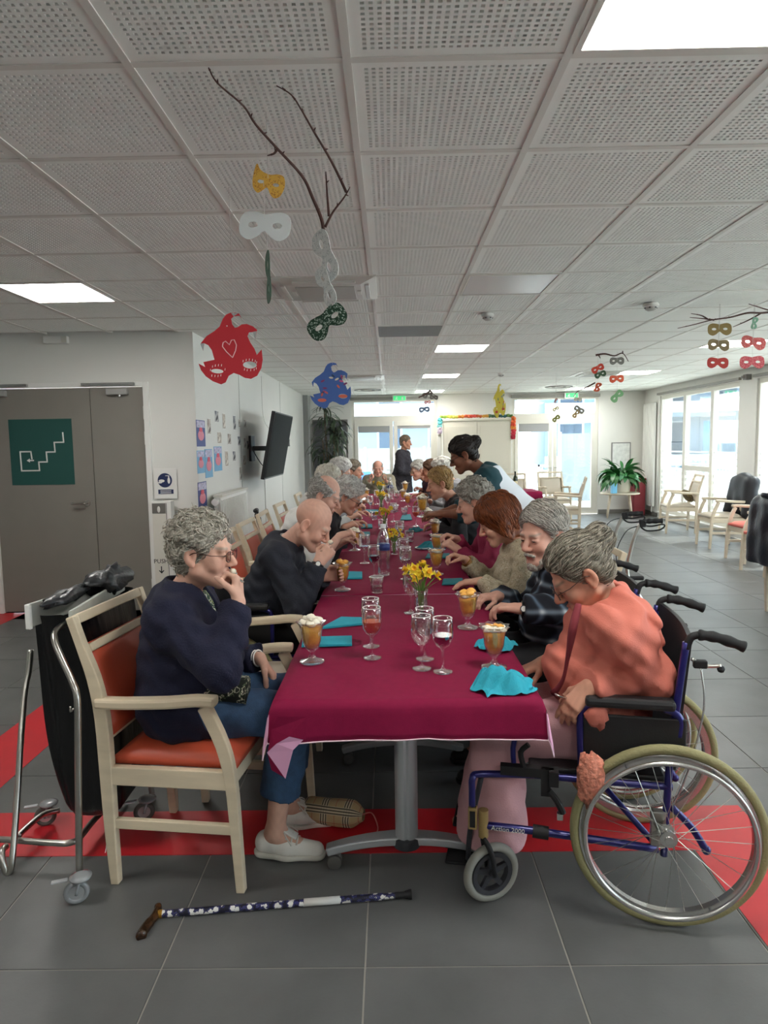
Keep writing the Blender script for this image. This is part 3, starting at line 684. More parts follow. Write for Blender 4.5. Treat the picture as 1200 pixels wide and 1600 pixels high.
def wheelchair(label, loc, rz, full=True):
    t = thing('wheelchair', label, 'wheelchair', loc, rz, 'wheelchairs'); R = .295
    Y_ = Matrix.Rotation(math.pi/2, 3, 'X')
    for s in (1, -1):
        w = thing('big_wheel', 'x', 'x'); w.parent = t; w.location = (0, s*.30, R); del w['label']; del w['category']
        MB().ring((0, 0, 0), R-.015, .0155, (0, 1, 0), 64, 10).build('tyre', M_tyre, w, smooth=True)
        mb = MB(); mb.lathe([(R-.05, -.011), (R-.028, -.013), (R-.028, .013), (R-.05, .011), (R-.05, -.011)], 64, (0, 0, 0), Y_); mb.build('rim', M_alloy, w, smooth='auto')
        MB().ring((0, s*.035, 0), R-.045, .008, (0, 1, 0), 64, 8).build('hand_rim', M_alloy, w, smooth=True)
        for k in range(6): a = k*math.pi/3; MB().cyl(((R-.04)*math.cos(a), s*.005, (R-.04)*math.sin(a)), ((R-.045)*math.cos(a), s*.034, (R-.045)*math.sin(a)), .004, seg=6).build('rim_stud', M_dark, w)
        MB().lathe([(.001, -.03), (.012, -.03), (.013, -.026), (.026, -.024), (.026, -.016), (.017, -.012), (.017, .012), (.026, .016), (.026, .024), (.013, .026), (.012, .034), (.001, .034)], 20, (0, 0, 0), Y_).build('hub', M_alloy, w, smooth='auto')
        sm = None
        for k in range(28):
            a = 2*math.pi*k/28; sd = .018 if k % 2 else -.018; b = a+(.75 if (k//2) % 2 else -.75)
            p = Vector((.024*math.cos(b), sd, .024*math.sin(b))); q = Vector(((R-.05)*math.cos(a), 0, (R-.05)*math.sin(a)))
            MB().cyl(p, q, .0011, seg=5).build('spoke', M_steel, w)
        # casters
        c = thing('front_caster', 'x', 'x'); c.parent = t; c.location = (.545, s*.285, 0); del c['label']; del c['category']; c.rotation_euler = (0, 0, s*.55 if full else 0)
        MB().ring((0, 0, .1), .086, .015, (0, 1, 0), 36, 10).build('caster_tyre', M_ctyre, c, smooth=True)
        mb = MB().lathe([(.058, -.012), (.073, -.014), (.073, .014), (.058, .012), (.058, -.012)], 30, (0, 0, .1), Y_)
        for k in range(5): a = 2*math.pi*k/5+.3; mb.sweep([(0, 0, .1), (.064*math.cos(a), 0, .1+.064*math.sin(a))], .012, [.024, .014], (0, 1, 0))
        mb.cyl((0, -.018, .1), (0, .018, .1), .014); mb.build('caster_rim', M_dark, c, smooth='auto')
        mb = MB()
        for e in (-1, 1): mb.tube(smooth_path([(0, e*.026, .1), (.008, e*.027, .16), (.018, e*.022, .2), (.028, 0, .222)], 4), .009, 8)
        mb.build('caster_fork', M_grip, c, smooth=True)
        hx = .57
        MB().cyl((hx, s*.285, .222), (hx, s*.285, .315), .0165, .0165).build('caster_housing', M_tan, t, smooth='auto')
        MB().cbox((hx+.035, s*.285, .285), (.03, .026, .075)).build('caster_block', M_tan, t, bevel=.004)
        if full and s == 1: MB().cbox((hx+.035, s*.299, .285), (.018, .003, .055)).build('block_slot', M_grip, t)
        # frame
        def tb(pts, nm, m=M_wblue, r=.0115, k=5): return MB().tube(smooth_path(pts, k), r, 12).build(nm, m, t, smooth=True)
        tb([(.40, s*.245, .43), (.58, s*.27, .43), (.605, s*.285, .42), (.607, s*.285, .38), (.607, s*.285, .325)], 'front_tube')
        low = tb([(hx, s*.285, .262), (.40, s*.27, .25), (.02, s*.26, .225)], 'lower_tube', r=.0125)
        tb([(.44, s*.245, .43), (.2, s*.25, .43), (-.02, s*.25, .43)], 'seat_tube')
        tb([(.0, s*.25, .20), (-.01, s*.25, .5), (-.03, s*.25, .72), (-.05, s*.25, .9)], 'back_tube')
        tb([(-.02, s*.24, .36), (-.08, s*.24, .30), (-.125, s*.24, .23)], 'tip_tube'); MB().ball((-.128, s*.24, .226), .015, 10).build('tube_cap', M_wblue, t, smooth=True)
        tb([(.255, s*.255, .44), (.262, s*.258, .56), (.262, s*.258, .655), (.24, s*.258, .682), (.2, s*.258, .69)], 'arm_tube'); tb([(-.035, s*.258, .6), (-.038, s*.258, .65), (-.02, s*.258, .675), (.01, s*.258, .685)], 'arm_tube')
        MB().cbox((.115, s*.262, .703), (.27, .055, .034)).build('armrest', M_vinyl, t, bevel=.012)
        MB().cbox((.1, s*.262, .585), (.31, .012, .15)).build('side_guard', M_vinyl, t, bevel=.02)
        MB().cbox((.02, s*.25, .29), (.045, .03, .12)).build('axle_plate', M_steel, t, bevel=.004)
        MB().cyl((.36, s*.272, .248), (.41, s*.273, .252), .021).build('tube_clamp', M_grip, t, smooth='auto')
        # push handle, brake lever
        tb([(-.05, s*.25, .88), (-.062, s*.25, .915), (-.085, s*.25, .925)], 'handle_bar', M_grip, .012, 4)
        grip([(-.085, s*.25, .925), (-.14, s*.25, .918), (-.215, s*.25, .893)], .0165, 'push_grip', t)
        if full:
            MB().tube(smooth_path([(-.065, s*.255, .85), (-.1, s*.255, .83), (-.15, s*.255, .832)], 4), .006, 8).build('brake_lever', M_steel, t, smooth=True)
            MB().cbox((-.09, s*.255, .835), (.04, .022, .025)).build('lever_block', M_grip, t, bevel=.004); MB().ball((-.15, s*.255, .822), .012, 8).build('lever_knob', M_grip, t)
            MB().tube(smooth_path([(-.09, s*.262, .83), (-.10, s*.275, .7), (-.06, s*.275, .5), (-.02, s*.27, .38)], 5), .0028, 6).build('brake_cable', M_alloy, t, smooth=True)
            bm = MB().cbox((.43, s*.27, .455), (.17, .03, .03)); bm.cbox((.37, s*.275, .425), (.03, .022, .09)); bm.tube(smooth_path([(.44, s*.275, .47), (.45, s*.28, .52), (.425, s*.285, .55)], 3), .009, 8); bm.tube(smooth_path([(.36, s*.285, .40), (.335, s*.287, .37), (.315, s*.29, .33)], 3), .011, 8)
            bm.cbox((.345, s*.285, .445), (.03, .03, .05)); bm.build('wheel_brake', M_grip, t, smooth='auto')
            MB().cbox((.325, s*.292, .322), (.018, .02, .02)).build('brake_pad', M_alloy, t)
            MB().tube(smooth_path([(.47, s*.25, .44), (.475, s*.25, .52), (.46, s*.25, .58)], 3), .009, 8).build('skirt_post', M_wblue, t, smooth=True)
            MB().tube(smooth_path([(.58, s*.22, .40), (.62, s*.2, .2), (.63, s*.19, .075)], 4), .009, 8).build('legrest_tube', M_dark, t, smooth=True)
            MB().cbox((.65, s*.12, .06), (.12, .16, .012)).build('footplate', M_grip, t, bevel=.005)
            if s == 1:
                a, b = Vector((.55, .285+.0125, .261)), Vector((.43, .2725+.0125, .252)); mid = (a+b)/2; dx = (b-a).normalized(); nz = Vector((0, 1, 0)); up = nz.cross(dx); 
                Mx = Matrix(((dx.x, up.x, nz.x, mid.x), (dx.y, up.y, nz.y, mid.y+.0008), (dx.z, up.z, nz.z, mid.z), (0, 0, 0, 1)))
                o = text_mesh('Action 2000', .022, 'lettering', M_white, low, Mx); o['label'] = 'white lettering Action 2000'
    MB().cbox((.21, 0, .442), (.43, .46, .022)).build('seat', M_vinyl, t, bevel=.008)
    mb = MB(); n = 10; vs = []
    for i in range(n+1):
        for j in range(2):
            for w in range(9):
                z = .48+.43*w/8; y = -.235+.47*i/n; vs.append((-.018-.038*(z-.48)/.42-.05*math.sin(math.pi*i/n)*.35-(.014 if j else 0), y, z))
    idx = lambda i, j, w: (i*2+j)*9+w; fs = []
    for i in range(n):
        for w in range(8): fs += [(idx(i, 0, w), idx(i+1, 0, w), idx(i+1, 0, w+1), idx(i, 0, w+1)), (idx(i, 1, w), idx(i, 1, w+1), idx(i+1, 1, w+1), idx(i+1, 1, w))]
        fs += [(idx(i, 0, 8), idx(i+1, 0, 8), idx(i+1, 1, 8), idx(i, 1, 8)), (idx(i, 0, 0), idx(i, 1, 0), idx(i+1, 1, 0), idx(i+1, 0, 0))]
    for i in (0, n):
        for w in range(8): fs.append((idx(i, 0, w), idx(i, 0, w+1), idx(i, 1, w+1), idx(i, 1, w)))
    mb.add(vs, fs).build('backrest', M_vinyl, t, smooth='auto')
    for s in (1, -1): MB().tube([(.36, -.24*s, .42), (.03, .24*s, .235)], .01, 8).build('cross_brace', M_wblue, t, smooth=True)
    return t
wheelchair('blue framed wheelchair with tan tyres at the near right of the table', (.907, 2.325, 0), math.atan2(.2, -.98))
wheelchair('wheelchair under the bald man in the dark sweater', (-.90, 3.70, 0), .06, False)
wheelchair('wheelchair under the bearded man in the checked shirt', (.99, 3.10, 0), math.pi-.03, False)
# ---- rollators
def rollator(label, loc, rz):
    t = thing('rollator', label, 'walker', loc, rz, 'rollators'); Y_ = Matrix.Rotation(math.pi/2, 3, 'X')
    for s in (1, -1):
        for x in (-.26, .28):
            w = MB().ring((x, s*.27, .095), .08, .015, (0, 1, 0), 28, 8).build('wheel', M_grip, t, smooth=True)
            MB().lathe([(.001, -.01), (.06, -.012), (.066, 0), (.06, .012), (.001, .01)], 20, (x, s*.27, .095), Y_).build('wheel_disc', M_vent, w, smooth='auto')
        MB().tube(smooth_path([(.28, s*.25, .1), (.2, s*.25, .35), (.06, s*.25, .62)], 4), .0125, 10).build('front_leg', M_steel, t, smooth=True)
        MB().tube(smooth_path([(-.26, s*.25, .1), (-.1, s*.25, .4), (.02, s*.25, .6), (-.0, s*.25, .8), (-.04, s*.25, .93), (-.075, s*.25, .975)], 4), .0135, 10).build('rear_leg', M_steel, t, smooth=True)
        grip([(-.075, s*.25, .978), (-.13, s*.25, .98), (-.2, s*.25, .982)], .017, 'hand_grip', t)
        MB().cbox((-.07, s*.25, .965), (.045, .03, .05)).build('grip_block', M_grip, t, bevel=.006)
        MB().tube(smooth_path([(-.06, s*.25, .94), (-.1, s*.25, .915), (-.18, s*.25, .92), (-.215, s*.25, .945), (-.2, s*.25, .958), (-.13, s*.25, .945), (-.08, s*.25, .95)], 4), .0055, 8).build('brake_loop', M_grip, t, smooth=True)
        MB().tube(smooth_path([(-.05, s*.25, .95), (.05, s*.27, .9), (.1, s*.28, .7), (-.1, s*.27, .4), (-.22, s*.27, .2)], 5), .003, 6).build('brake_cable', M_grip, t, smooth=True)
    MB().cbox((.02, 0, .58), (.24, .44, .03)).build('seat', M_vinyl, t, bevel=.01)
    MB().cbox((.16, 0, .47), (.14, .34, .18)).build('bag', M_vinyl, t, bevel=.03)
    MB().cyl((.2, -.25, .35), (.2, .25, .35), .01, seg=8).build('crossbar', M_steel, t)
rollator('rollator with black grips parked behind the bearded man', (1.66, 4.88, 0), math.pi-.1)
rollator('rollator with black grips parked near the radiator', (-1.42, 5.95, 0), math.pi/2+.1)
# ---- waste bag trolley
t = thing('bag_trolley', 'steel tube trolley holding a black waste bag beside the near armchair', 'trolley', (0, 0, 0))
def tt(l, nm, r=.0115, k=5): MB().tube(smooth_path(l, k), r, 10).build(nm, M_steel, t, smooth=True)
tt([ay(124, 1362, 2.2), ay(123, 1280, 2.2), ay(122, 1180, 2.21), ay(121, 1095, 2.22), ay(113, 1065, 2.24), ay(97, 1030, 2.26), ay(86, 1003, 2.28), ay(87, 987, 2.31), ay(100, 976, 2.36), ay(128, 964, 2.46)], 'frame_tube')
tt([ay(48, 1015, 2.62), ay(45, 1048, 2.6), ay(39, 1080, 2.57), ay(33, 1150, 2.5), ay(26, 1260, 2.41), ay(19, 1345, 2.33), ay(12, 1364, 2.32), ay(5, 1350, 2.32), ay(3, 1330, 2.34), ay(10, 1322, 2.37)], 'frame_tube')
tt([ay(-40, 1310, 2.42), ay(10, 1312, 2.40), ay(80, 1317, 2.38), ay(108, 1317, 2.38), ay(125, 1308, 2.42), ay(150, 1278, 2.56), ay(196, 1236, 2.82)], 'base_tube')
tt([ay(28, 1306, 2.43), ay(45, 1290, 2.49), ay(68, 1272, 2.57), ay(92, 1266, 2.62)], 'base_tube')
tt([ay(172, 1199, 2.86), ay(208, 1199, 2.86)], 'cross_tube', .009, 1); tt([ay(238, 1245, 2.85), ay(232, 1200, 2.86), ay(225, 1100, 2.87)], 'frame_tube', .011)
tt([ay(115, 1107, 2.2), ay(110, 1112, 2.2), ay(110, 1104, 2.2)], 'hook', .003, 3)
M_clear = mat('caster_grey', '8a8d90', .25, coat=.4)
for (px, py, h) in ((121, 1412, .085), (72, 1290, .085), (226, 1283, .085)):
    b = az(px, py, 0); c = thing('caster', 'x', 'x'); del c['label']; del c['category']; c.parent = t; c.location = b; c.rotation_euler = (0, 0, .35)
    MB().ring((0, 0, .042), .032, .01, (0, 1, 0), 24, 8).build('caster_wheel', M_clear if px == 121 else M_rubber, c, smooth=True)
    MB().lathe([(.001, -.006), (.028, -.006), (.028, .006), (.001, .006)], 18, (0, 0, .042), Matrix.Rotation(math.pi/2, 3, 'X')).build('wheel_disc', M_alu, c, smooth='auto')
    mb = MB()
    for e in (-1, 1): mb.tube(smooth_path([(0, e*.018, .042), (.008, e*.018, .075), (.015, 0, .09)], 3), .006, 6)
    mb.lathe([(.001, .086), (.034, .088), (.036, .096), (.02, .102), (.001, .103)], 18, (.015, 0, 0)); mb.build('fork', M_clear, c, smooth=True)
    MB().cbox((-.05, 0, .092), (.05, .018, .006)).build('brake_tab', M_alu, c, bevel=.002)
A, B = Vector((-1.275, 2.33, .945)), Vector((-1.165, 2.87, .945)); dn = (B-A).normalized(); sd = Vector((dn.y, -dn.x, 0))
MB().sweep([A, B], .085, .012, (0, 0, 1)).build('bag_clamp', mat('clamp_grey', 'b5b8b2', .5, var=.08, vscale=20), t, bevel=.004)
MB().sweep([A+sd*.17, B+sd*.02], .05, .012, (0, 0, 1)).build('bag_clamp', MATS['clamp_grey'], t, bevel=.004)
MB().sweep([A-dn*.004, A-dn*.004+sd*.02], .088, .014, (0, 0, 1)).build('clamp_end', M_white, t, bevel=.003)
M_bag = mat('black_bag', '0c0d0f', .33, bump=.35, bscale=14, stretch=(3, 3, .5)); M_bag2 = mat('bag_fold', '26282b', .35, bump=.5, bscale=30)
mb = MB(); nz_, na = 26, 40; vs = []
for i in range(nz_+1):
    f = i/nz_; z = .935-.84*f
    cx = -1.185+.045*f; cy = 2.62+.01*f; rx = .105+.03*math.sin(math.pi*min(1, f*1.1))-.008*f; ry = .25-.06*f-.02*math.sin(2*math.pi*f)
    if f > .9: k_ = 1-((f-.9)/.1)**2*.75; rx *= k_; ry *= k_
    for k in range(na):
        a = 2*math.pi*k/na; w = 1+.05*math.sin(5*a+1.5+1.2*f)+.045*math.sin(9*a-1.1*f)+.02*math.sin(17*a+3*f)
        vs.append((cx+rx*w*math.copysign(abs(math.cos(a))**.45, math.cos(a)), cy+ry*w*math.copysign(abs(math.sin(a))**.45, math.sin(a)), z))
fs = [(i*na+k, i*na+(k+1) % na, (i+1)*na+(k+1) % na, (i+1)*na+k) for i in range(nz_) for k in range(na)]; fs.append(tuple(reversed(range(nz_*na, nz_*na+na))))
mb.add(vs, fs).build('bag', M_bag, t, smooth=True)
def crumple(c, rx, ry, rz_, seed, n=22):
    r = random.Random(seed); ph = [r.uniform(0, 6) for _ in range(9)]; mb = MB(); mb.ball(c, 1, n); c = Vector(c); out = []
    for v in mb.v:
        d = (Vector(v)-c); w = 1+.16*math.sin(5*d.x+4*d.y+ph[0])+.13*math.sin(9*d.y-6*d.z+ph[1])+.10*math.sin(13*d.x+8*d.z+ph[2])+.07*math.sin(21*d.y+15*d.x+ph[3])
        out.append(c+Vector((d.x*rx*w, d.y*ry*w, d.z*rz_*w)))
    mb.v = [tuple(v) for v in out]; return mb
crumple((-1.165, 2.78, .985), .07, .15, .05, 1).build('bag_top', M_bag2, t, smooth=True); crumple((-1.2, 2.48, .985), .035, .16, .022, 2).build('bag_top', M_bag2, t, smooth=True)
MB().tube(smooth_path([ay(122, 955, 2.5), ay(135, 950, 2.5), ay(150, 955, 2.55), ay(140, 965, 2.5)], 4), .006, 6).build('cord_knot', M_white, t, smooth=True)
MB().tube(smooth_path([ay(167, 1310, 2.5), ay(165, 1330, 2.45), ay(158, 1350, 2.4)], 4), .0015, 5).build('bag_string', M_white, t, smooth=True)
# ---- walking cane on the floor
M_cane = nodemat('floral_cane', .35)[0]; nt = M_cane.node_tree; b_ = nt.nodes['Principled BSDF']
tc = nt.nodes.new('ShaderNodeTexCoord'); vo = nt.nodes.new('ShaderNodeTexVoronoi'); vo.inputs['Scale'].default_value = 48; nt.links.new(tc.outputs['Object'], vo.inputs['Vector'])
nz = nt.nodes.new('ShaderNodeTexNoise'); nz.inputs['Scale'].default_value = 180; nt.links.new(tc.outputs['Object'], nz.inputs['Vector'])
ad = nt.nodes.new('ShaderNodeMath'); ad.operation = 'MULTIPLY_ADD'; ad.inputs[1].default_value = .5; nt.links.new(nz.outputs['Fac'], ad.inputs[0]); nt.links.new(vo.outputs['Distance'], ad.inputs[2])
cr = nt.nodes.new('ShaderNodeValToRGB'); cr.color_ramp.interpolation = 'CONSTANT'; e = cr.color_ramp.elements; e[0].color = (.75, .74, .7, 1); e[1].position = .66; e[1].color = (.02, .02, .06, 1); q = e.new(.74); q.color = (.05, .05, .16, 1); q = e.new(.86); q.color = (.015, .015, .03, 1)
nt.links.new(ad.outputs[0], cr.inputs[0]); nt.links.new(cr.outputs[0], b_.inputs['Base Color'])
pa, pb = az(243, 1428, .013), az(640, 1397, .013); L = (pb-pa).length; rz = math.atan2(pb.y-pa.y, pb.x-pa.x)
t = thing('walking_cane', 'floral walking cane with brown handle lying on the floor', 'cane', (pa.x, pa.y, .012), rz)
MB().cyl((.02, 0, 0), (L-.09, 0, 0), .0115).build('shaft', M_cane, t, smooth='auto'); MB().cyl((L-.09, 0, 0), (L-.04, 0, 0), .0095).build('lower_shaft', M_cane, t, smooth='auto')
MB().lathe([(.001, 0), (.010, 0), (.010, .03), (.012, .035), (.016, .05), (.016, .056), (.001, .056)], 18, (L-.05, 0, .0), Matrix.Rotation(math.pi/2, 3, 'Y')).build('rubber_tip', M_grip, t, smooth='auto')
MB().cyl((.005, 0, 0), (.022, 0, 0), .0125).build('brass_ring', mat('brass', 'b98a35', .3, metal=.8), t, smooth='auto')
MB().tube([(.48, 0, .0), (.60, 0, 0)], .0122, 14).build('white_sleeve', mat('tape_white', 'd8d6d0', .5), t, smooth=True)
M_shell = mat('tortoiseshell', '3a2413', .25, var=.8, vscale=30)
MB().tube(smooth_path([(.0, .035, .004), (.004, .018, .002), (.0, -.01, .0), (-.012, -.045, 0), (-.022, -.085, 0), (-.02, -.098, 0)], 5), [.012]*6+[.0135]*8+[.0155]*8+[.017]*4, 12).build('handle', M_shell, t, smooth=True)
# ---- tartan roll bag under the table
M_tart = nodemat('tartan', .8)[0]; nt = M_tart.node_tree; b_ = nt.nodes['Principled BSDF']; tc = nt.nodes.new('ShaderNodeTexCoord'); sx = nt.nodes.new('ShaderNodeSeparateXYZ'); nt.links.new(tc.outputs['UV'], sx.inputs[0])
def stripe(nt, src, freq, lo, hi, off=0):
    m = nt.nodes.new('ShaderNodeMath'); m.operation = 'MULTIPLY_ADD'; m.inputs[1].default_value = freq; m.inputs[2].default_value = off+10; nt.links.new(src, m.inputs[0])
    f = nt.nodes.new('ShaderNodeMath'); f.operation = 'FRACT'; nt.links.new(m.outputs[0], f.inputs[0])
    g = nt.nodes.new('ShaderNodeMath'); g.operation = 'GREATER_THAN'; g.inputs[1].default_value = lo; nt.links.new(f.outputs[0], g.inputs[0])
    l = nt.nodes.new('ShaderNodeMath'); l.operation = 'LESS_THAN'; l.inputs[1].default_value = hi; nt.links.new(f.outputs[0], l.inputs[0])
    q = nt.nodes.new('ShaderNodeMath'); q.operation = 'MULTIPLY'; nt.links.new(g.outputs[0], q.inputs[0]); nt.links.new(l.outputs[0], q.inputs[1]); return q.outputs[0]
def layer(nt, base, fac, col, amt=1):
    x = nt.nodes.new('ShaderNodeMixRGB'); m = nt.nodes.new('ShaderNodeMath'); m.operation = 'MULTIPLY'; m.inputs[1].default_value = amt; nt.links.new(fac, m.inputs[0]); nt.links.new(m.outputs[0], x.inputs[0])
    if isinstance(base, tuple): x.inputs[1].default_value = base
    else: nt.links.new(base, x.inputs[1])
    x.inputs[2].default_value = (*lin(col), 1); return x.outputs[0]
cb = (*lin('b09a74'), 1)
for ax, fr in ((0, 2.4), (1, 3.2)):
    s_ = sx.outputs[ax]
    for lo, hi, c_ in ((.10, .42, 'cfc3a8'), (.12, .18, '1c1a18'), (.23, .29, '1c1a18'), (.34, .40, '1c1a18'), (.74, .76, 'a33a34')): cb = layer(nt, cb, stripe(nt, s_, fr, lo, hi), c_, .8)
nt.links.new(cb, b_.inputs['Base Color'])
t = thing('tartan_bag', 'beige checked roll bag lying under the table by the white shoe', 'bag', (-.262, 2.63, .052), math.radians(-14))
mb = MB(); n, na = 24, 28; vs = []
for i in range(n+1):
    f = i/n; k_ = min(1, math.sin(math.pi*min(max(f, .02), .98))*2.2)**.45
    for k in range(na):
        a = 2*math.pi*k/na; r = k_*(1+.05*math.sin(3*a+5*f)+.03*math.sin(7*a-9*f)); vs.append((-.13+.27*f, .058*r*math.cos(a), .05*r*math.sin(a)))
fs = [(i*na+k, (i+1)*na+k, (i+1)*na+(k+1) % na, i*na+(k+1) % na) for i in range(n) for k in range(na)]
o = mb.add(vs, fs).build('roll', M_tart, t, smooth=True)
uv = o.data.uv_layers.new(name='UVMap')
for p in o.data.polygons:
    for li in p.loop_indices:
        vi = o.data.loops[li].vertex_index; i, k = divmod(vi, na)
        kk = k if not (k == 0 and max(o.data.loops[x].vertex_index % na for x in p.loop_indices) == na-1) else na
        uv.data[li].uv = (i/n*1.2, kk/na)
MB().tube(smooth_path([(.13, .0, .0), (.17, .01, .01), (.2, -.01, -.03), (.2, -.03, -.047)], 5), .003, 6).build('draw_cord', mat('cord_pink', 'b56a64', .7), t, smooth=True)
# ================================================================ SIGNED DISTANCE MODELLING
class Field:
    def __init__(s, lo, hi, h, fine=()):
        ax = []
        for k in range(3):
            iv = [(f[0][k], f[1][k], f[2]) for f in fine]; c = [lo[k]]; x = lo[k]
            while x < hi[k]:
                st = min([h]+[q[2] for q in iv if q[0]-.005 < x < q[1]+.005]); x += st; c.append(x)
            ax.append(np.array(c, dtype=np.float32))
        s.ax = ax; s.h = h; s.D = np.full([len(a) for a in ax], .25, dtype=np.float32)
    def sub(s, lo, hi):
        sl = tuple(slice(max(0, int(np.searchsorted(a, l))-1), min(len(a), int(np.searchsorted(a, u))+1)) for a, l, u in zip(s.ax, lo, hi))
        return sl, s.ax[0][sl[0]][:, None, None], s.ax[1][sl[1]][None, :, None], s.ax[2][sl[2]][None, None, :]
    def comb(s, sl, d, k, mode):
        D = s.D[sl]
        if D.size == 0: return
        if mode == 's': d = -d; h = np.maximum(k-np.abs(D-d), 0)/max(k, 1e-6); s.D[sl] = np.maximum(D, d)+h*h*k/4
        else: h = np.maximum(k-np.abs(D-d), 0)/max(k, 1e-6); s.D[sl] = np.minimum(D, d)-h*h*k/4
    def cap(s, a, b, ra, rb=None, k=.02, mode='u', cut=None, o=0):
        rb = ra if rb is None else rb; ra += o; rb += o; a = np.array(a, float); b = np.array(b, float); m = max(ra, rb)+k+3*s.h
        sl, X, Y, Z = s.sub(np.minimum(a, b)-m, np.maximum(a, b)+m); ba = b-a; L = max(float(ba@ba), 1e-9)
        px, py, pz = X-np.float32(a[0]), Y-np.float32(a[1]), Z-np.float32(a[2])
        t = np.clip((px*ba[0]+py*ba[1]+pz*ba[2])/L, 0, 1)
        d = np.sqrt((px-t*ba[0])**2+(py-t*ba[1])**2+(pz-t*ba[2])**2)-(ra+(rb-ra)*t)
        if cut is not None:
            for p, n in cut: d = np.maximum(d, (X-p[0])*n[0]+(Y-p[1])*n[1]+(Z-p[2])*n[2])
        s.comb(sl, d.astype(np.float32), k, mode)
    def ell(s, c, R, r, k=.02, mode='u', o=0, cut=None):
        c = np.array(c, float); R = np.array(R, float); r = [v+o for v in r]; m = max(r)+k+3*s.h
        sl, X, Y, Z = s.sub(c-m, c+m); px, py, pz = X-c[0], Y-c[1], Z-c[2]; k0 = 0; k1 = 0
        for i in range(3):
            q = (px*R[0, i]+py*R[1, i]+pz*R[2, i])/r[i]; k0 = k0+q*q; k1 = k1+(q/r[i])**2
        k0 = np.sqrt(k0); d = k0*(k0-1)/np.maximum(np.sqrt(k1), 1e-6)
        if cut is not None:
            for p, n in cut: d = np.maximum(d, (X-p[0])*n[0]+(Y-p[1])*n[1]+(Z-p[2])*n[2])
        s.comb(sl, d.astype(np.float32), k, mode)
    def plane(s, p, n, lo=None, hi=None, k=.006):
        sl, X, Y, Z = s.sub(lo if lo is not None else [a[0] for a in s.ax], hi if hi is not None else [a[-1] for a in s.ax])
        s.comb(sl, (-((X-p[0])*n[0]+(Y-p[1])*n[1]+(Z-p[2])*n[2])).astype(np.float32), k, 's')
    def disp(s, fn, lo=None, hi=None):
        sl, X, Y, Z = s.sub(lo if lo is not None else [a[0] for a in s.ax], hi if hi is not None else [a[-1] for a in s.ax])
        s.D[sl] += fn(X, Y, Z).astype(np.float32)
    def mesh(s):
        D = s.D.copy()
        for k in range(3):
            ix = [slice(None)]*3
            for e in (0, -1): ix[k] = e; D[tuple(ix)] = np.maximum(D[tuple(ix)], .001)
        ins = D < 0; n = [d-1 for d in D.shape]
        c = ins[:-1, :-1, :-1].astype(np.int8)
        for i in (0, 1):
            for j in (0, 1):
                for k in (0, 1):
                    if i+j+k: c = c+ins[i:n[0]+i, j:n[1]+j, k:n[2]+k]
        act = (c > 0) & (c < 8); I, J, K = np.nonzero(act); N = len(I)
        if N == 0: return np.zeros((0, 3)), np.zeros((0, 4), int)
        ids = np.full(act.shape, -1, dtype=np.int32); ids[I, J, K] = np.arange(N)
        acc = np.zeros((N, 3)); cnt = np.zeros(N)
        C = [np.array(a, dtype=float) for a in s.ax]
        for axn in range(3):
            o1, o2 = [q for q in range(3) if q != axn]
            for e1 in (0, 1):
                for e2 in (0, 1):
                    off = [0, 0, 0]; off[o1] = e1; off[o2] = e2; off2 = list(off); off2[axn] = 1
                    a = [I+off[0], J+off[1], K+off[2]]; b = [I+off2[0], J+off2[1], K+off2[2]]
                    da = D[a[0], a[1], a[2]].astype(float); db = D[b[0], b[1], b[2]].astype(float); m = (da < 0) != (db < 0)
                    t = np.where(m, da/np.where(m, da-db, 1), 0)
                    for q in range(3):
                        pa, pb = C[q][a[q]], C[q][b[q]]; acc[:, q] += np.where(m, pa+(pb-pa)*t, 0)
                    cnt += m
        verts = acc/cnt[:, None]; quads = []
        for axn in range(3):
            o1, o2 = [(1, 2), (2, 0), (0, 1)][axn]
            sa = [slice(None)]*3; sb = [slice(None)]*3; sa[axn] = slice(0, -1); sb[axn] = slice(1, None)
            for q in (o1, o2): sa[q] = slice(1, -1); sb[q] = slice(1, -1)
            A, B = ins[tuple(sa)], ins[tuple(sb)]; E = np.nonzero(A != B); fl = A[E]
            g = list(E); g[o1] = g[o1]+1; g[o2] = g[o2]+1
            def cid(d1, d2): h_ = list(g); h_[o1] = h_[o1]-d1; h_[o2] = h_[o2]-d2; return ids[h_[0], h_[1], h_[2]]
            q4 = np.stack([cid(1, 1), cid(0, 1), cid(0, 0), cid(1, 0)], 1)
            q4[~fl] = q4[~fl][:, ::-1]; quads.append(q4)
        return verts, np.concatenate(quads)
def np_mesh(name, v, q, m, parent=None, col=None, loc=None):
    if loc is not None: v = v-np.array(loc)
    me = bpy.data.meshes.new(name); me.vertices.add(len(v)); me.vertices.foreach_set('co', v.astype(np.float32).ravel())
    me.loops.add(4*len(q)); me.loops.foreach_set('vertex_index', q.astype(np.int32).ravel())
    me.polygons.add(len(q)); me.polygons.foreach_set('loop_start', np.arange(0, 4*len(q), 4, dtype=np.int32)); 
    me.polygons.foreach_set('use_smooth', np.ones(len(q), bool)); me.update(calc_edges=True); me.validate()
    me.materials.append(m)
    if col is not None:
        at = me.color_attributes.new('Col', 'FLOAT_COLOR', 'POINT'); c4 = np.ones((len(v), 4), np.float32); c4[:, :3] = col; at.data.foreach_set('color', c4.ravel())
    o = bpy.data.objects.new(name, me); COL.objects.link(o); o.parent = parent; return o
def nrm(v): v = np.array(v, float); return v/max(np.linalg.norm(v), 1e-9)
def lerp(a, b, t): return np.array(a, float)*(1-t)+np.array(b, float)*t
def sm(x, a, b): t = np.clip((x-a)/(b-a), 0, 1); return t*t*(3-2*t)
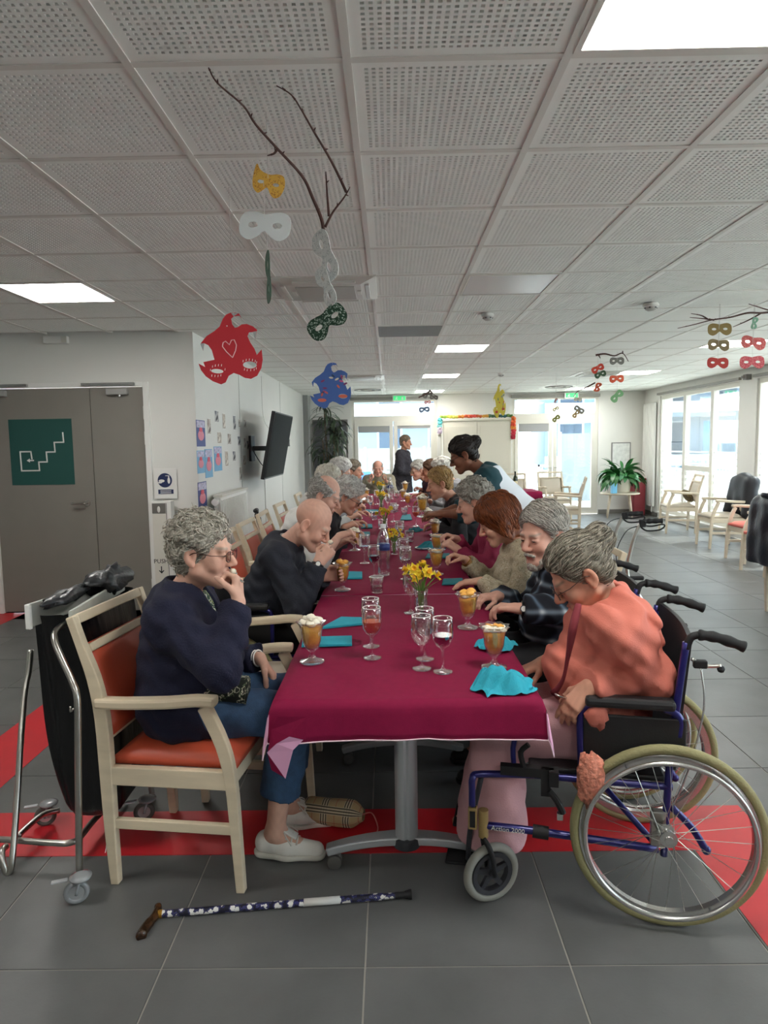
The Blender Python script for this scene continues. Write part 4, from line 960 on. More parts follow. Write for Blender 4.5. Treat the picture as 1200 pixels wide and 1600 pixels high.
M_skin = attr_mat('skin', .55, .12, 260, spec=.35); M_hair = attr_mat('hair', .65, .9, 60, spec=.25, strand=(4, 4, 1.6)); M_hairs = attr_mat('hair_smooth', .5, .6, 30, spec=.35, strand=(9, 9, 1.2))
M_eye = mat('eye_dark', '2a221e', .2); M_gl = mat('spectacle_frame', '6a4a42', .35, metal=.3); M_lens = glass('lens', (.96, .97, .97), .7, .05)
# garment materials
M_navy = mat('navy_knit', '0e112c', .9, bump=.35, bscale=160); M_navy2 = mat('navy_sweat', '1d212c', .85, var=.1, vscale=20, bump=.25, bscale=120)
M_jean = mat('denim', '2b4766', .8, var=.18, vscale=40, bump=.25, bscale=300); M_blackt = mat('black_trousers', '151619', .85); M_greyt = mat('grey_trousers', '3c3e44', .85)
M_coral = mat('coral_shawl', 'c66f5e', .8, var=.06, vscale=9, bump=.15, bscale=260); M_pinkt = mat('pink_linen', 'cf9fa3', .85, var=.06, vscale=12, bump=.2, bscale=200); M_maroon = mat('maroon_knit', '7a2a33', .85)
M_shirtw = mat('white_shirt', 'd5d4d0', .8, bump=.1, bscale=90); M_grey = mat('grey_knit', '8a8a8c', .85); M_teal = mat('teal_tunic', '123f47', .8, bump=.1, bscale=120); M_apron = mat('white_apron', 'dfe3e8', .75, bump=.08, bscale=40)
M_magenta = mat('magenta_top', '86163f', .8); M_blackk = mat('black_knit', '1c1b1f', .85); M_sand = mat('sand_sweater', '8f8672', .85, bump=.15, bscale=120)
M_sneak = mat('white_leather', 'e2e0d8', .5, var=.03, vscale=20); M_sole = mat('shoe_sole', 'd2cfc4', .6); M_shoe = mat('black_shoe', '161618', .45)
def pattern_mat(name, base, cols, scale, kind='blotch'):
    m, nt, b = nodemat(name, .85); tc = nt.nodes.new('ShaderNodeTexCoord')
    n = nt.nodes.new('ShaderNodeTexNoise'); n.inputs['Scale'].default_value = scale; n.inputs['Detail'].default_value = 2; nt.links.new(tc.outputs['Object'], n.inputs['Vector'])
    r = nt.nodes.new('ShaderNodeValToRGB'); e = r.color_ramp.elements; e[0].position = .0; e[0].color = (*lin(base), 1); e[1].position = .46; e[1].color = (*lin(base), 1); r.color_ramp.interpolation = 'CONSTANT' if kind == 'hard' else 'LINEAR'
    for p, c in cols: q = e.new(p); q.color = (*lin(c), 1)
    nt.links.new(n.outputs['Fac'], r.inputs[0]); nt.links.new(r.outputs[0], b.inputs['Base Color']); return m
M_floral = pattern_mat('beige_floral', 'b3a78e', [(.5, '8a7c62'), (.56, 'c6bca6'), (.62, '9a9078')], 45); M_camo = pattern_mat('dark_floral', '1b1f1c', [(.5, '4c5a44'), (.54, 'b9b6a4'), (.58, '262b26')], 38, 'hard')
M_plum = pattern_mat('plum_print', '2a1a26', [(.52, '5b3a4c'), (.58, '241820')], 60); M_scarf = pattern_mat('green_scarf', '2f4a3a', [(.48, 'd2d0c0'), (.54, '8fa03c'), (.6, '22303a')], 60, 'hard'); M_darkp = pattern_mat('dark_dots', '2c2a30', [(.53, '57535a'), (.58, '26242a')], 70)
M_plaid, nt, b_ = nodemat('checked_shirt', .85); tc = nt.nodes.new('ShaderNodeTexCoord'); sx = nt.nodes.new('ShaderNodeSeparateXYZ'); nt.links.new(tc.outputs['Object'], sx.inputs[0])
cb = (*lin('14161f'), 1)
def softstripe(src, fr, off):
    m = nt.nodes.new('ShaderNodeMath'); m.operation = 'MULTIPLY_ADD'; m.inputs[1].default_value = fr; m.inputs[2].default_value = off; nt.links.new(src, m.inputs[0])
    q = nt.nodes.new('ShaderNodeMath'); q.operation = 'SINE'; nt.links.new(m.outputs[0], q.inputs[0]); p = nt.nodes.new('ShaderNodeMath'); p.operation = 'POWER'; a = nt.nodes.new('ShaderNodeMath'); a.operation = 'ABSOLUTE'; nt.links.new(q.outputs[0], a.inputs[0]); nt.links.new(a.outputs[0], p.inputs[0]); p.inputs[1].default_value = 14; return p.outputs[0]
ad = nt.nodes.new('ShaderNodeMath'); ad.operation = 'ADD'; nt.links.new(sx.outputs[0], ad.inputs[0]); nt.links.new(sx.outputs[1], ad.inputs[1])
cb = layer(nt, cb, softstripe(ad.outputs[0], 36, 0), '5f7285', .6); cb = layer(nt, cb, softstripe(sx.outputs[2], 40, .4), '7d8c99', .6); mm_ = nt.nodes.new('ShaderNodeMath'); mm_.operation = 'MULTIPLY'; nt.links.new(softstripe(ad.outputs[0], 36, 0), mm_.inputs[0]); nt.links.new(softstripe(sx.outputs[2], 40, .4), mm_.inputs[1]); cb = layer(nt, cb, mm_.outputs[0], 'c9d0d4', .8)
nt.links.new(cb, b_.inputs['Base Color'])
# ---------------------------------------------------------------- head, hands, body
def frame(f, up=(0, 0, 1)):
    f = nrm(f); l = nrm(np.cross(up, f)); u = np.cross(f, l); return np.stack([l, f, u], 1)
def headprims(F, c, R, s, P):
    T = lambda x, y, z: c+R@(np.array([x, y, z])*s)
    e = lambda p, r, k=.015, mode='u', RR=None: F.ell(T(*p), R if RR is None else RR, [v*s for v in r], k*s, mode)
    e((0, -.012, .045), (.075, .093, .085), .01); e((0, .028, -.028), (.058, .062, .085), .03)
    for x in (-1, 1):
        F.cap(T(x*.050, .0, -.055), T(x*.018, .068, -.098), .026*s, .020*s, .02)
        e((x*.038, .060, -.030), (.026, .026, .026), .02)
    e((0, .074, -.098), (.024, .02, .018), .02)
    F.cap(T(-.034, .080, .022), T(.034, .080, .022), .013*s, None, .015)
    for x in (-1, 1):
        e((x*.031, .103, .002), (.017, .018, .012), .014, 's'); e((x*.031, .080, .002), (.0145, .013, .011), .006)
        F.cap(T(x*.020, .101, -.046), T(x*.037, .083, -.072), .003*s, None, .008, 's') if P.get('old') else None
    F.cap(T(0, .088, .014), T(0, .114, -.026), .008*s, .0125*s, .012)
    for x in (-1, 1): e((x*.011, .100, -.033), (.009, .012, .008), .008)
    mo = P.get('mouth', 0)
    if mo: e((0, .098, -.068), (.017, .02, .012), .006, 's')
    F.cap(T(-.015, .087, -.063+.004*mo), T(.015, .087, -.063+.004*mo), .0068*s, None, .012); F.cap(T(-.013, .087, -.073-.010*mo), T(.013, .087, -.073-.010*mo), .0075*s, None, .012)
    F.cap(T(-.006, .097, -.060+.004*mo), T(.006, .097, -.060+.004*mo), .005*s, None, .008)
    for x in (-1, 1):
        RR = R@np.array([[math.cos(.35*x), -math.sin(.35*x), 0], [math.sin(.35*x), math.cos(.35*x), 0], [0, 0, 1]])
        e((x*.080, -.014, -.002), (.010, .021, .033), .006, 'u', RR); e((x*.089, -.008, .004), (.007, .012, .02), .006, 's', RR); e((x*.082, -.006, -.03), (.008, .01, .011), .008)
def skincol(v, c, R, s, base, hairc, P):
    q = ((v-c)@R)/s; x, y, z = np.abs(q[:, 0]), q[:, 1], q[:, 2]; col = np.tile(np.array(lin(base)), (len(v), 1))
    n = .5+.5*np.sin(v[:, 0]*140+3*np.sin(v[:, 1]*90))*np.sin(v[:, 2]*120+2*np.sin(v[:, 0]*70)); col *= (1-.10*n)[:, None]
    def mixc(w, cc): nonlocal col; w = np.clip(w, 0, 1)[:, None]; col = col*(1-w)+np.array(lin(cc))*w
    inh = (np.abs(z) < .16) & (y > -.12) & (x < .11)
    red = tuple(np.clip(np.array([int(base[i:i+2], 16) for i in (0, 2, 4)])/255*np.array([1.0, .84, .80]), 0, 1))
    def mixr(w): nonlocal col; w = np.clip(w, 0, 1)[:, None]; col = col*(1-w)+np.array(lin(red))*w
    mixr(inh*.35*np.exp(-((x-.04)**2+(z+.03)**2)/.0006)*(y > .03)); mixr(inh*.4*np.exp(-(x**2+(z+.028)**2)/.0003)*(y > .09)); mixr(inh*.35*np.exp(-((x-.082)**2)/.0001)*(y < .02))
    mo = P.get('mouth', 0)
    mixc(inh*.75*(x < .019)*(y > .08)*np.exp(-((z+.062-.004*mo)/.005)**2), P.get('lip', 'a5564f')); mixc(inh*.75*(x < .018)*(y > .08)*np.exp(-((z+.074+.010*mo)/.006)**2), P.get('lip', 'a5564f'))
    if mo: mixc(inh*.95*np.exp(-((x/.013)**2+((z+.068)/.008)**2))*(y > .06)*(y < .092), '3a1512')
    mixc(inh*.75*(y > .055)*np.exp(-((z-.026-.12*(x-.03))/.005)**2)*sm(x, .008, .016)*(1-sm(x, .045, .055)), hairc)
    mixc(inh*.8*(y > .07)*np.exp(-((z-.000)/.0028)**2)*sm(x, .015, .022)*(1-sm(x, .04, .046)), '4a2f28')
    if P.get('stubble'): mixc(inh*.35*(y > .02)*sm(-z, .05, .075), 'b9b2ac')
    return col
def hand(F, W, d, n, side, curl, sc=1.0, o=0, spread=1.0):
    d = nrm(d); n = np.array(n, float); n = nrm(n-d*(n@d)); s = np.cross(d, n)*side
    K = [W+d*.082*sc+s*q*sc*spread-n*.004*abs(q)*20*sc for q in (.027, .009, -.009, -.026)]
    for i, q in enumerate((.018, .006, -.006, -.017)): F.cap(W+s*q*sc, K[i], .0135*sc, .0115*sc, .016)
    for i, L in enumerate((.070, .078, .073, .057)):
        p = K[i]; dd = d.copy(); cu = curl[i] if hasattr(curl, '__len__') else curl; ang = 0
        for L_, b, r0, r1 in ((.46, 70, .0092, .0084), (.31, 85, .0084, .0077), (.23, 50, .0077, .0066)):
            ang += math.radians(b)*cu; dd = d*math.cos(ang)+n*math.sin(ang); e = p+dd*L*L_*sc; F.cap(p, e, r0*sc, r1*sc, .005); p = e
    tc_ = (curl[0] if hasattr(curl, '__len__') else curl); b = W+d*.022*sc+s*.020*sc; d1 = nrm(d*.75+s*.75+n*(.15+.6*tc_)); p1 = b+d1*.045*sc; d2 = nrm(d*.95+s*(.25-.5*tc_)+n*(.2+.8*tc_)); p2 = p1+d2*.032*sc; p3 = p2+nrm(d2+n*.3*tc_)*.022*sc
    F.cap(b, p1, .0145*sc, .0105*sc, .014); F.cap(p1, p2, .0105*sc, .0095*sc, .006); F.cap(p2, p3, .0095*sc, .0075*sc, .005)
def ik(S, W, pole, a=.285, b=.25):
    S, W = np.array(S, float), np.array(W, float); v = W-S; L = np.linalg.norm(v)
    if L > (a+b)*.995: W = S+v/L*(a+b)*.995; v = W-S; L = np.linalg.norm(v)
    x = (a*a-b*b+L*L)/(2*L); h = math.sqrt(max(a*a-x*x, 0)); u = v/L; p = np.array(pole, float); p = nrm(p-u*(p@u)); return S+u*x+p*h, W
def locks(v, q, R, hd, hr, near, c1, c2, parent, loc):
    rg = np.random.default_rng(int(abs(hd[0]*1000+hd[1]*77))); fn = np.cross(v[q[:, 2]]-v[q[:, 0]], v[q[:, 3]]-v[q[:, 1]]); vn = np.zeros_like(v)
    for k in range(4): np.add.at(vn, q[:, k], fn)
    vn /= np.maximum(np.linalg.norm(vn, axis=1, keepdims=True), 1e-9); loc_ = (v-hd)@R; ok = np.nonzero(((vn*(v-hd)).sum(1) > 0) & (loc_[:, 2] > -.07))[0]
    n = 900 if near == 2 else 350; idx = rg.choice(ok, min(n, len(ok)), replace=False); L0 = .045 if hr.get('str') else .03; mb = MB(); cols = []
    for i in idx:
        p, nn, ql = v[i], vn[i], loc_[i]
        if hr['s'] == 'bob': fl = np.array([.15*np.sign(ql[0]), -.1, -1.])
        elif hr['s'] == 'bun': fl = np.array([-.6*ql[0]/.09, -1., .25-ql[2]*4])
        elif hr.get('str'): fl = np.array([.9*np.sign(ql[0]+.02), -.25, -.55])
        else: fl = np.array([.5*ql[0]/.09, -.8, -.35+2*ql[2]])+rg.normal(0, .45, 3)
        d = R@fl; d = d-nn*(d@nn); d = d/max(np.linalg.norm(d), 1e-6); sd = np.cross(nn, d); L = L0*rg.uniform(.6, 1.2); cv = rg.uniform(-.5, .5)*(1 if not hr.get('str') else .3); pts = []
        for k in range(5):
            f = k/4; pts.append(p+d*L*(f-.2)+sd*L*cv*(f*f)+nn*(.0008+.0055*math.sin(math.pi*f)*(1.0 if not hr.get('str') else .35)-.012*max(0, f-.6)*L/.04))
        a = len(mb.v); r = .0021 if near == 2 else .003; mb.tube([Vector(x-np.array(loc)) for x in pts], [r*.5, r, r, r*.8, r*.25], 5); w = rg.random(); c = (c1*(1-w)+c2*w)*rg.uniform(.85, 1.45); cols += [c]*(len(mb.v)-a)
    o = mb.build('hair_locks', M_hairs if hr.get('str') else M_hair, parent, smooth=True); o['kind'] = 'stuff'
    at = o.data.color_attributes.new('Col', 'FLOAT_COLOR', 'POINT'); c4 = np.ones((len(o.data.vertices), 4), np.float32); c4[:, :3] = np.array(cols)[:len(o.data.vertices)]; at.data.foreach_set('color', c4.ravel())
PEOPLE = []
def person(label, P):
    """P: f facing, pel pelvis, nb neck base, hd head centre, look, hands [(wrist, dir, normal, curl, pole)]x2 (left,right), ..."""
    near = P.get('res', 0); hs = P.get('hs', 1.0); f = nrm([*P['f'], 0]); up = np.array([0, 0, 1.]); l = np.cross(up, f)
    pel, nb, hd = (np.array(P[k], float) for k in ('pel', 'nb', 'hd')); R = frame(P['look']); base = P.get('skin', 'd6a48c'); hairc = P.get('hairc', '9a948c')
    t = thing('person', label, 'person', (pel[0], pel[1], 0)); loc = (pel[0], pel[1], 0)
    tu = nrm(nb-pel); tl = l; tf = nrm(np.cross(tl, tu)); TR = np.stack([tl, tf, tu], 1); w = P.get('w', 1.0); sw = P.get('sw', .165)
    shl, shr = nb+l*sw-tu*.055, nb-l*sw-tu*.055
    arms = []
    for S, H, sgn in ((shl, P['hands'][0], 1), (shr, P['hands'][1], -1)):
        pole = H[4] if len(H) > 4 else (*(l[:2]*sgn*.5-f[:2]*.2), -1); E, W = ik(S, H[0], pole); E = np.array(P['elbows'][(1-sgn)//2], float) if P.get('elbows', (None, None))[(1-sgn)//2] is not None else E; arms.append((S, E, W, H, sgn))
    stand = P.get('stand'); legs = []
    for i, sgn in enumerate((1, -1)):
        hip = pel+l*sgn*.085-up*.02+f*.02
        if 'knees' in P: kn = np.array(P['knees'][i], float); an = np.array(P['ankles'][i], float)
        elif stand: kn = np.array([*(pel[:2]+l[:2]*sgn*.09+f[:2]*.03), pel[2]*.53]); an = np.array([*(pel[:2]+l[:2]*sgn*.10), .09])
        else: kn = pel+f*.40+l*sgn*.10-up*.03; an = np.array([*(pel[:2]+f[:2]*.38+l[:2]*sgn*.10), .09])
        ft = f if 'toes' not in P else nrm(np.array(P['toes'][i], float)); legs.append((hip, kn, an, ft))
    pts = [pel, hd]+[p for a in arms for p in a[:3]]+[p for q in legs for p in q[:3]]; lo = np.min(pts, 0)-.24; hi = np.max(pts, 0)+.24; lo[2] = max(lo[2], -.02)
    hh = {0: (.016, .0075, .008), 1: (.013, .0055, .006), 2: (.010, .0036, .0042)}[near]
    # skin
    fine = [(hd-.14, hd+.14, hh[1])]+[(np.minimum(a[2], a[2]+nrm(a[3][1])*.15)-.05, np.maximum(a[2], a[2]+nrm(a[3][1])*.15)+.05, hh[2]) for a in arms]
    F_ = Field(lo, hi, hh[0], fine)
    def torso(F, o):
        F.ell(pel, TR, (.165*w, .125, .12), .03, o=o); F.ell(lerp(pel, nb, .36)+tf*P.get('belly', .02), TR, (.150*w, .125+P.get('belly', .02), .15), .06, o=o); F.ell(lerp(pel, nb, .72)+tf*.005, TR, (.150*w, .108, .16), .06, o=o)
        if P.get('bust'): F.ell(lerp(pel, nb, .62)+tf*.07, TR, (.12*w, .075, .08), .06, o=o)
        F.cap(shl, shr, .052, None, .06, o=o); F.ell(nb-tu*.04-tf*.02, TR, (.11, .07, .07), .05, o=o)
    torso(F_, -.012)
    nk = hd+R@(np.array([0, -.022, -.055])*hs); F_.cap(nb-tu*.02, nk, .053, .050*hs, .03)
    for S, E, W, H, sgn in arms:
        F_.cap(S, E, .045*w, .036, .03); F_.cap(E, lerp(E, W, .45), .037, .036, .02); F_.cap(lerp(E, W, .45), W, .036, .024, .02); hand(F_, W, H[1], H[2], -sgn, H[3], P.get('hands_s', 1.0))
    for hip, kn, an, ft in legs:
        F_.cap(hip, kn, .078*w, .054, .04); F_.cap(kn, lerp(kn, an, .4), .052, .050, .03); F_.cap(lerp(kn, an, .4), an, .050, .033, .03); F_.cap(an-ft*.035-up*.045, an+ft*.13-up*.06, .028, .022, .03); F_.cap(an, an+ft*.09-up*.045, .032, .026, .03)
    headprims(F_, hd, R, hs, P)
    v, q = F_.mesh(); np_mesh('body', v, q, M_skin, t, skincol(v, hd, R, hs, base, hairc, P), loc)
    # garments
    for g in P['clothes']:
        kind, m = g[0], g[1]; o = g[2] if len(g) > 2 else .012; opt = g[3] if len(g) > 3 else {}
        Fg = Field(lo-.03, hi+.03, hh[0]*.75 if near == 2 else hh[0])
        if kind == 'top':
            torso(Fg, o); fr = opt.get('sleeve', .93)
            for S, E, W, H, sgn in arms:
                Fg.cap(S, E, .052*w, .046, .05, o=o+opt.get('loose', 0)*.5)
                if fr > 0: e_ = lerp(E, W, fr); d = nrm(W-E); Fg.cap(E, e_+d*.03, .046, .035+opt.get('loose', 0), .03, o=o+opt.get('loose', 0)*.4, cut=[(e_, d)])
            for hip, kn, an, ft in legs:
                if opt.get('lap') and not stand: Fg.cap(hip, lerp(hip, kn, opt['lap']), .085*w, .08, .05, o=o)
            if stand and opt.get('skirt'): Fg.cap(pel, pel-up*opt['skirt'], .15*w, .17*w, .06, o=o)
            fd = opt.get('fold', .005); ph = hd[0]*31+hd[1]*17
            Fg.disp(lambda X, Y, Z: fd*np.sin(38*Z+16*X*f[0]+16*Y*f[1]+2.2*np.sin(19*X+ph)+1.7*np.sin(23*Y-ph))*np.sin(21*X+17*Y+1.5*np.sin(25*Z+ph))+fd*.5*np.sin(77*Z+40*X+31*Y+2*np.sin(40*X+ph)))
            nn = nrm(nk-nb); Fg.ell(nb+nn*(.055+opt.get('neck', 0)), frame(f+up*.001 if abs(nn[2]) > .2 else f), (.066, .070, .055), .012, 's')
            if opt.get('v'): Fg.cap(nb+nn*.05+tf*.09, nb+tf*.12-tu*opt['v'], .05, .008, .01, 's')
            zc = pel[2]-opt.get('hem', .09)
            if not stand: Fg.plane((0, 0, zc), (0, 0, -1))
            elif opt.get('hem'): Fg.plane((0, 0, zc), (0, 0, -1))
        elif kind == 'trousers':
            Fg.ell(pel-up*.01, TR, (.155*w, .12, .105), .04, o=0); cz = opt.get('cuff', .13)
            for hip, kn, an, ft in legs:
                Fg.cap(hip, kn, .082*w, .063, .05, o=o); d = nrm(an-kn); e_ = lerp(kn, an, opt.get('to', .95)); Fg.cap(kn, e_+d*.03, .060, .050+opt.get('flare', 0), .04, o=o, cut=[(e_, d)])
            Fg.disp(lambda X, Y, Z: .004*np.sin(45*Z+25*X+2*np.sin(20*Y))*np.sin(30*X+22*Y+hd[1]))
        elif kind == 'shawl':
            torso(Fg, o)
            for S, E, W, H, sgn in arms:
                Fg.cap(S, E, .066, .062, .07, o=.01); e_ = lerp(E, W, opt.get('fr', (.9, .9))[(1-sgn)//2]); d = nrm(W-E); Fg.cap(E, e_+d*.03, .064, .046, .05, cut=[(e_, d)])
            Fg.cap(shl-tf*.05, shr-tf*.05, .07, None, .08)
            Fg.disp(lambda X, Y, Z: .010*np.tanh(2*np.sin(24*Z+30*X+1.3*np.sin(14*Y)+.6))+.006*np.sin(58*X-34*Z+1.5*np.sin(26*Y))+.003*np.sin(90*Z+60*X))
            nn = nrm(nk-nb); Fg.ell(nb+nn*.06+f*.02, frame(f), (.070, .078, .060), .015, 's'); Fg.plane((0, 0, pel[2]-.06), (0, 0, -1))
        elif kind == 'apron':
            torso(Fg, .022); Fg.cap(pel, pel-up*.45, .16, .19, .06, o=.012); Fg.plane((0, 0, nb[2]-.02), nrm(up+f*.4)); Fg.plane((0, 0, .55), (0, 0, -1))
            for S, E, W, H, sgn in arms: Fg.cap(S, lerp(S, E, .5), .075, .07, .01, 's')
            Fg.ell(nb, TR, (.10, .12, .12), .02, 's')
        elif kind == 'shoes':
            for i, (hip, kn, an, ft) in enumerate(legs):
                Fs = Field(an-.22, an+.22, hh[0]*(.5 if near == 2 else 1)); b0 = np.array([an[0], an[1], 0]); sd = np.cross(up, ft)
                Fs.cap(b0-ft*.04+up*.045, b0+ft*.05+up*.04, .035, .039, .02); Fs.cap(b0+ft*.05+up*.036, b0+ft*.155+up*.03, .039, .031, .02); Fs.cap(b0-ft*.038+up*.062, b0-ft*.0+up*.062, .033, .033, .015); Fs.cap(b0+ft*.025+up*.072, b0+ft*.085+up*.05, .022, .016, .02)
                Fs.cap(b0+up*.09-ft*.004, b0+up*.2-ft*.004, .030, None, .008, 's'); Fs.plane((0, 0, .022), (0, 0, -1)); v, q = Fs.mesh(); so = np_mesh('shoe', v, q, m, t, None, loc)
                Fs = Field(an-.22, an+.22, hh[0]*(.5 if near == 2 else 1)); Fs.cap(b0-ft*.045+up*.02, b0+ft*.05+up*.02, .037, .041, .02); Fs.cap(b0+ft*.05+up*.02, b0+ft*.158+up*.02, .041, .034, .03); Fs.plane((0, 0, .024), (0, 0, 1)); Fs.plane((0, 0, .001), (0, 0, -1))
                v, q = Fs.mesh(); np_mesh('sole', v, q, M_sole if m is M_sneak else M_shoe, so, None, loc)
                if m is M_sneak:
                    MB().sweep([Vector(b0+ft*.018+up*.118)-Vector(loc), Vector(b0+ft*.045+up*.1)-Vector(loc), Vector(b0+ft*.085+up*.078)-Vector(loc)], .04, .008, sd).build('tongue', M_sneak, so, bevel=.003)
                    for e_ in (-1, 1): MB().tube(smooth_path([Vector(b0+ft*.03+up*.108)-Vector(loc), Vector(b0+ft*.05+sd*e_*.035+up*.098)-Vector(loc), Vector(b0+ft*.075+sd*e_*.048+up*.07)-Vector(loc)], 4), .0025, 6).build('lace', M_sole, so, smooth=True)
                    for k in range(4): c_ = b0+ft*(.028+.02*k)+up*(.104-.0085*k); MB().tube([Vector(c_+sd*.028-up*.016)-Vector(loc), Vector(c_+up*.003)-Vector(loc), Vector(c_-sd*.028-up*.016)-Vector(loc)], .0036, 6).build('lace', M_sole, so, smooth=True)
            continue
        v, q = Fg.mesh(); np_mesh(opt.get('name', {'top': 'sweater', 'trousers': 'trousers', 'shawl': 'shawl', 'apron': 'apron'}[kind]), v, q, m, t, None, loc)
    # hair
    hr = P.get('hair')
    if hr:
        T = lambda x, y, z: hd+R@(np.array([x, y, z])*hs); hl = (.0045 if near == 2 else .0065 if near == 1 else .009)
        Fh = Field(hd-.2, hd+.2, hl); th = hr.get('t', .014)
        Fh.ell(T(0, -.016, .048), R, [(.077+th)*hs, (.095+th)*hs, (.086+th)*hs], .01)
        if hr['s'] == 'bob':
            for x in (-1, 1): Fh.cap(T(x*.07, -.02, .03), T(x*.066, -.005, hr.get('len', -.09)), .04, .036, .04)
            Fh.cap(T(0, -.07, .02), T(0, -.062, hr.get('len', -.09)-.01), .05, .04, .05); Fh.cap(T(-.05, .06, .075), T(.05, .06, .075), .03, None, .03)
        elif hr['s'] != 'top': Fh.ell(T(0, -.055, -.015), R, (.068, .05, .065), .03)
        if hr['s'] == 'bun':
            Fh.ell(T(*hr.get('bun', (0, -.10, .07))), R, hr.get('br', (.05, .045, .05)), .015)
        am = hr.get('amp', .006); fq = hr.get('fq', 190.)
        def dn(X, Y, Z):
            x, y, z = [(X-hd[0])*R[0, i]+(Y-hd[1])*R[1, i]+(Z-hd[2])*R[2, i] for i in range(3)]
            if hr.get('str'): return am*.5*np.sin(fq*.6*x+2*np.sin(28*z)+1.2*np.sin(40*y))+am*.5*np.sin(fq*.4*y+22*z+3*np.sin(33*x))
            return am*(np.sin(fq*x+2.2*np.sin(fq*.45*y))*np.sin(fq*y+1.9*np.sin(fq*.5*z+1))+.8*np.sin(fq*.6*z+2.5*np.sin(fq*.35*x)+1.4*np.sin(fq*.4*y)))
        Fh.disp(dn)
        n1 = R@nrm((0, .80, -.60)); Fh.plane(T(0, .0, 0)+n1*hr.get('line', .018)*hs, n1, k=.012)
        if hr['s'] != 'bob':
            Fh.plane(T(0, 0, -.072), R@np.array([0, .25, -1.]), k=.01)
            for x in (-1, 1): Fh.ell(T(x*.085, .0, -.005), R, (.022, .03, .036), .01, 's')
        else:
            for x in (-1, 1): pass
            Fh.ell(T(0, .11, -.03), R, (.055, .07, .085), .015, 's')
        if hr['s'] == 'ring': Fh.ell(T(0, .03, .12), R, (.085, .12, .085), .01, 's')
        v, q = Fh.mesh(); lc = np.array(lin(hairc)); qq = (v-hd)@R
        if hr.get('str'): nn = .5+.5*np.sin(qq[:, 0]*fq*1.7+qq[:, 2]*40+3*np.sin(qq[:, 1]*50))
        else: nn = .5+.25*np.sin(qq[:, 0]*310+3*np.sin(qq[:, 2]*120))+.25*np.sin(qq[:, 1]*260+4*np.sin(qq[:, 0]*90))
        c2 = np.array(lin(hr.get('c2', hairc))); col = lc*(1-nn)[:, None]+c2*nn[:, None]
        np_mesh('hair', v, q, M_hairs if hr.get('str') else M_hair, t, col, loc)
        if near: locks(v, q, R, hd, hr, near, lc, c2, t, loc)
    if P.get('beard'):
        T = lambda x, y, z: hd+R@(np.array([x, y, z])*hs); Fb = Field(hd-.16, hd+.16, .0045 if near == 2 else .008)
        for x in (-1, 1): Fb.cap(T(x*.004, .106, -.054), T(x*.028, .09, -.064), .008, .006, .008); Fb.cap(T(x*.045, .045, -.085), T(0, .075, -.112), .022, .026, .02)
        Fb.disp(lambda X, Y, Z: .003*np.sin(230*X+2*np.sin(150*Z))*np.sin(210*Y+170*Z)); v, q = Fb.mesh(); np_mesh('beard', v, q, M_hair, t, np.tile(np.array(lin(P['beard'])), (len(v), 1))*(.8+.4*rng.random((len(v), 1))), loc)
    TL = lambda x, y, z: Vector(hd+R@(np.array([x, y, z])*hs))-Vector(loc)
    Rm = Matrix([list(r) for r in R])
    if near and not P.get('shut'):
        for x in (-1, 1): MB().ball(TL(x*.031, .088, .001), (.010*hs, .0062*hs, .0042*hs), 10, Rm).build('eye', M_eye, t, smooth=True)
    if P.get('glasses'):
        g = thing('glasses', 'x', 'x'); del g['label']; del g['category']; g.parent = t; gm = mat('frame_'+P['glasses'], P['glasses'], .35, metal=.4); y_ = .108; rim = MB(); le = MB()
        for x in (-1, 1):
            pts = [TL(x*.033+.023*math.copysign(abs(math.cos(a))**.7, math.cos(a)), y_-.004*abs(math.cos(a)), .0+.018*math.copysign(abs(math.sin(a))**.7, math.sin(a))) for a in [2*math.pi*k/20 for k in range(20)]]
            rim.tube(pts, .0015, 6, closed=True); o = len(le.v); le.add(pts, [tuple(range(20))])
            rim.tube([TL(x*.057, y_-.004, .005), TL(x*.080, .06, .006), TL(x*.083, .0, .012), TL(x*.084, -.02, .0)], .0015, 6)
        rim.tube([TL(-.010, y_, .003), TL(0, y_+.004, .006), TL(.010, y_, .003)], .0015, 6); rim.build('rim', gm, g, smooth=True); le.build('lens', M_lens, g)
    for i, (S, E, W, H, sgn) in enumerate(arms):
        if P.get('watch') == i:
            d = Vector(nrm(W-E)); c_ = Vector(W)-d*.012-Vector(loc); wt = MB().ring(c_, .0285, .006, d, 24, 6).build('watch_strap', M_black, t, smooth=True); n_ = Vector(nrm(-np.array(H[2]))); 
            p_ = d.orthogonal(); cam_d = (CAMO-Vector(W)); cam_d = (cam_d-d*cam_d.dot(d)).normalized(); MB().cyl(c_+cam_d*.028, c_+cam_d*.037, .015).build('watch_case', M_dark, wt, smooth='auto'); MB().cyl(c_+cam_d*.0372, c_+cam_d*.0385, .0115).build('watch_face', M_white, wt)
        if P.get('bangle') == i:
            d = Vector(nrm(W-E)); 
            for k in range(2): MB().ring(Vector(W)-d*(.008+.014*k)-Vector(loc), .031, .0032, d+Vector((.1*k, .05, 0)), 24, 6).build('bracelet', P.get('bm', M_white), t, smooth=True)
    PEOPLE.append(t); return t, dict(arms=arms, legs=legs, R=R, hd=hd, loc=loc)
# ================================================================ ROOM DECOR
def crop(px, py, x0=220, y0=560, s=4.446): return x0+px/s, y0+py/s
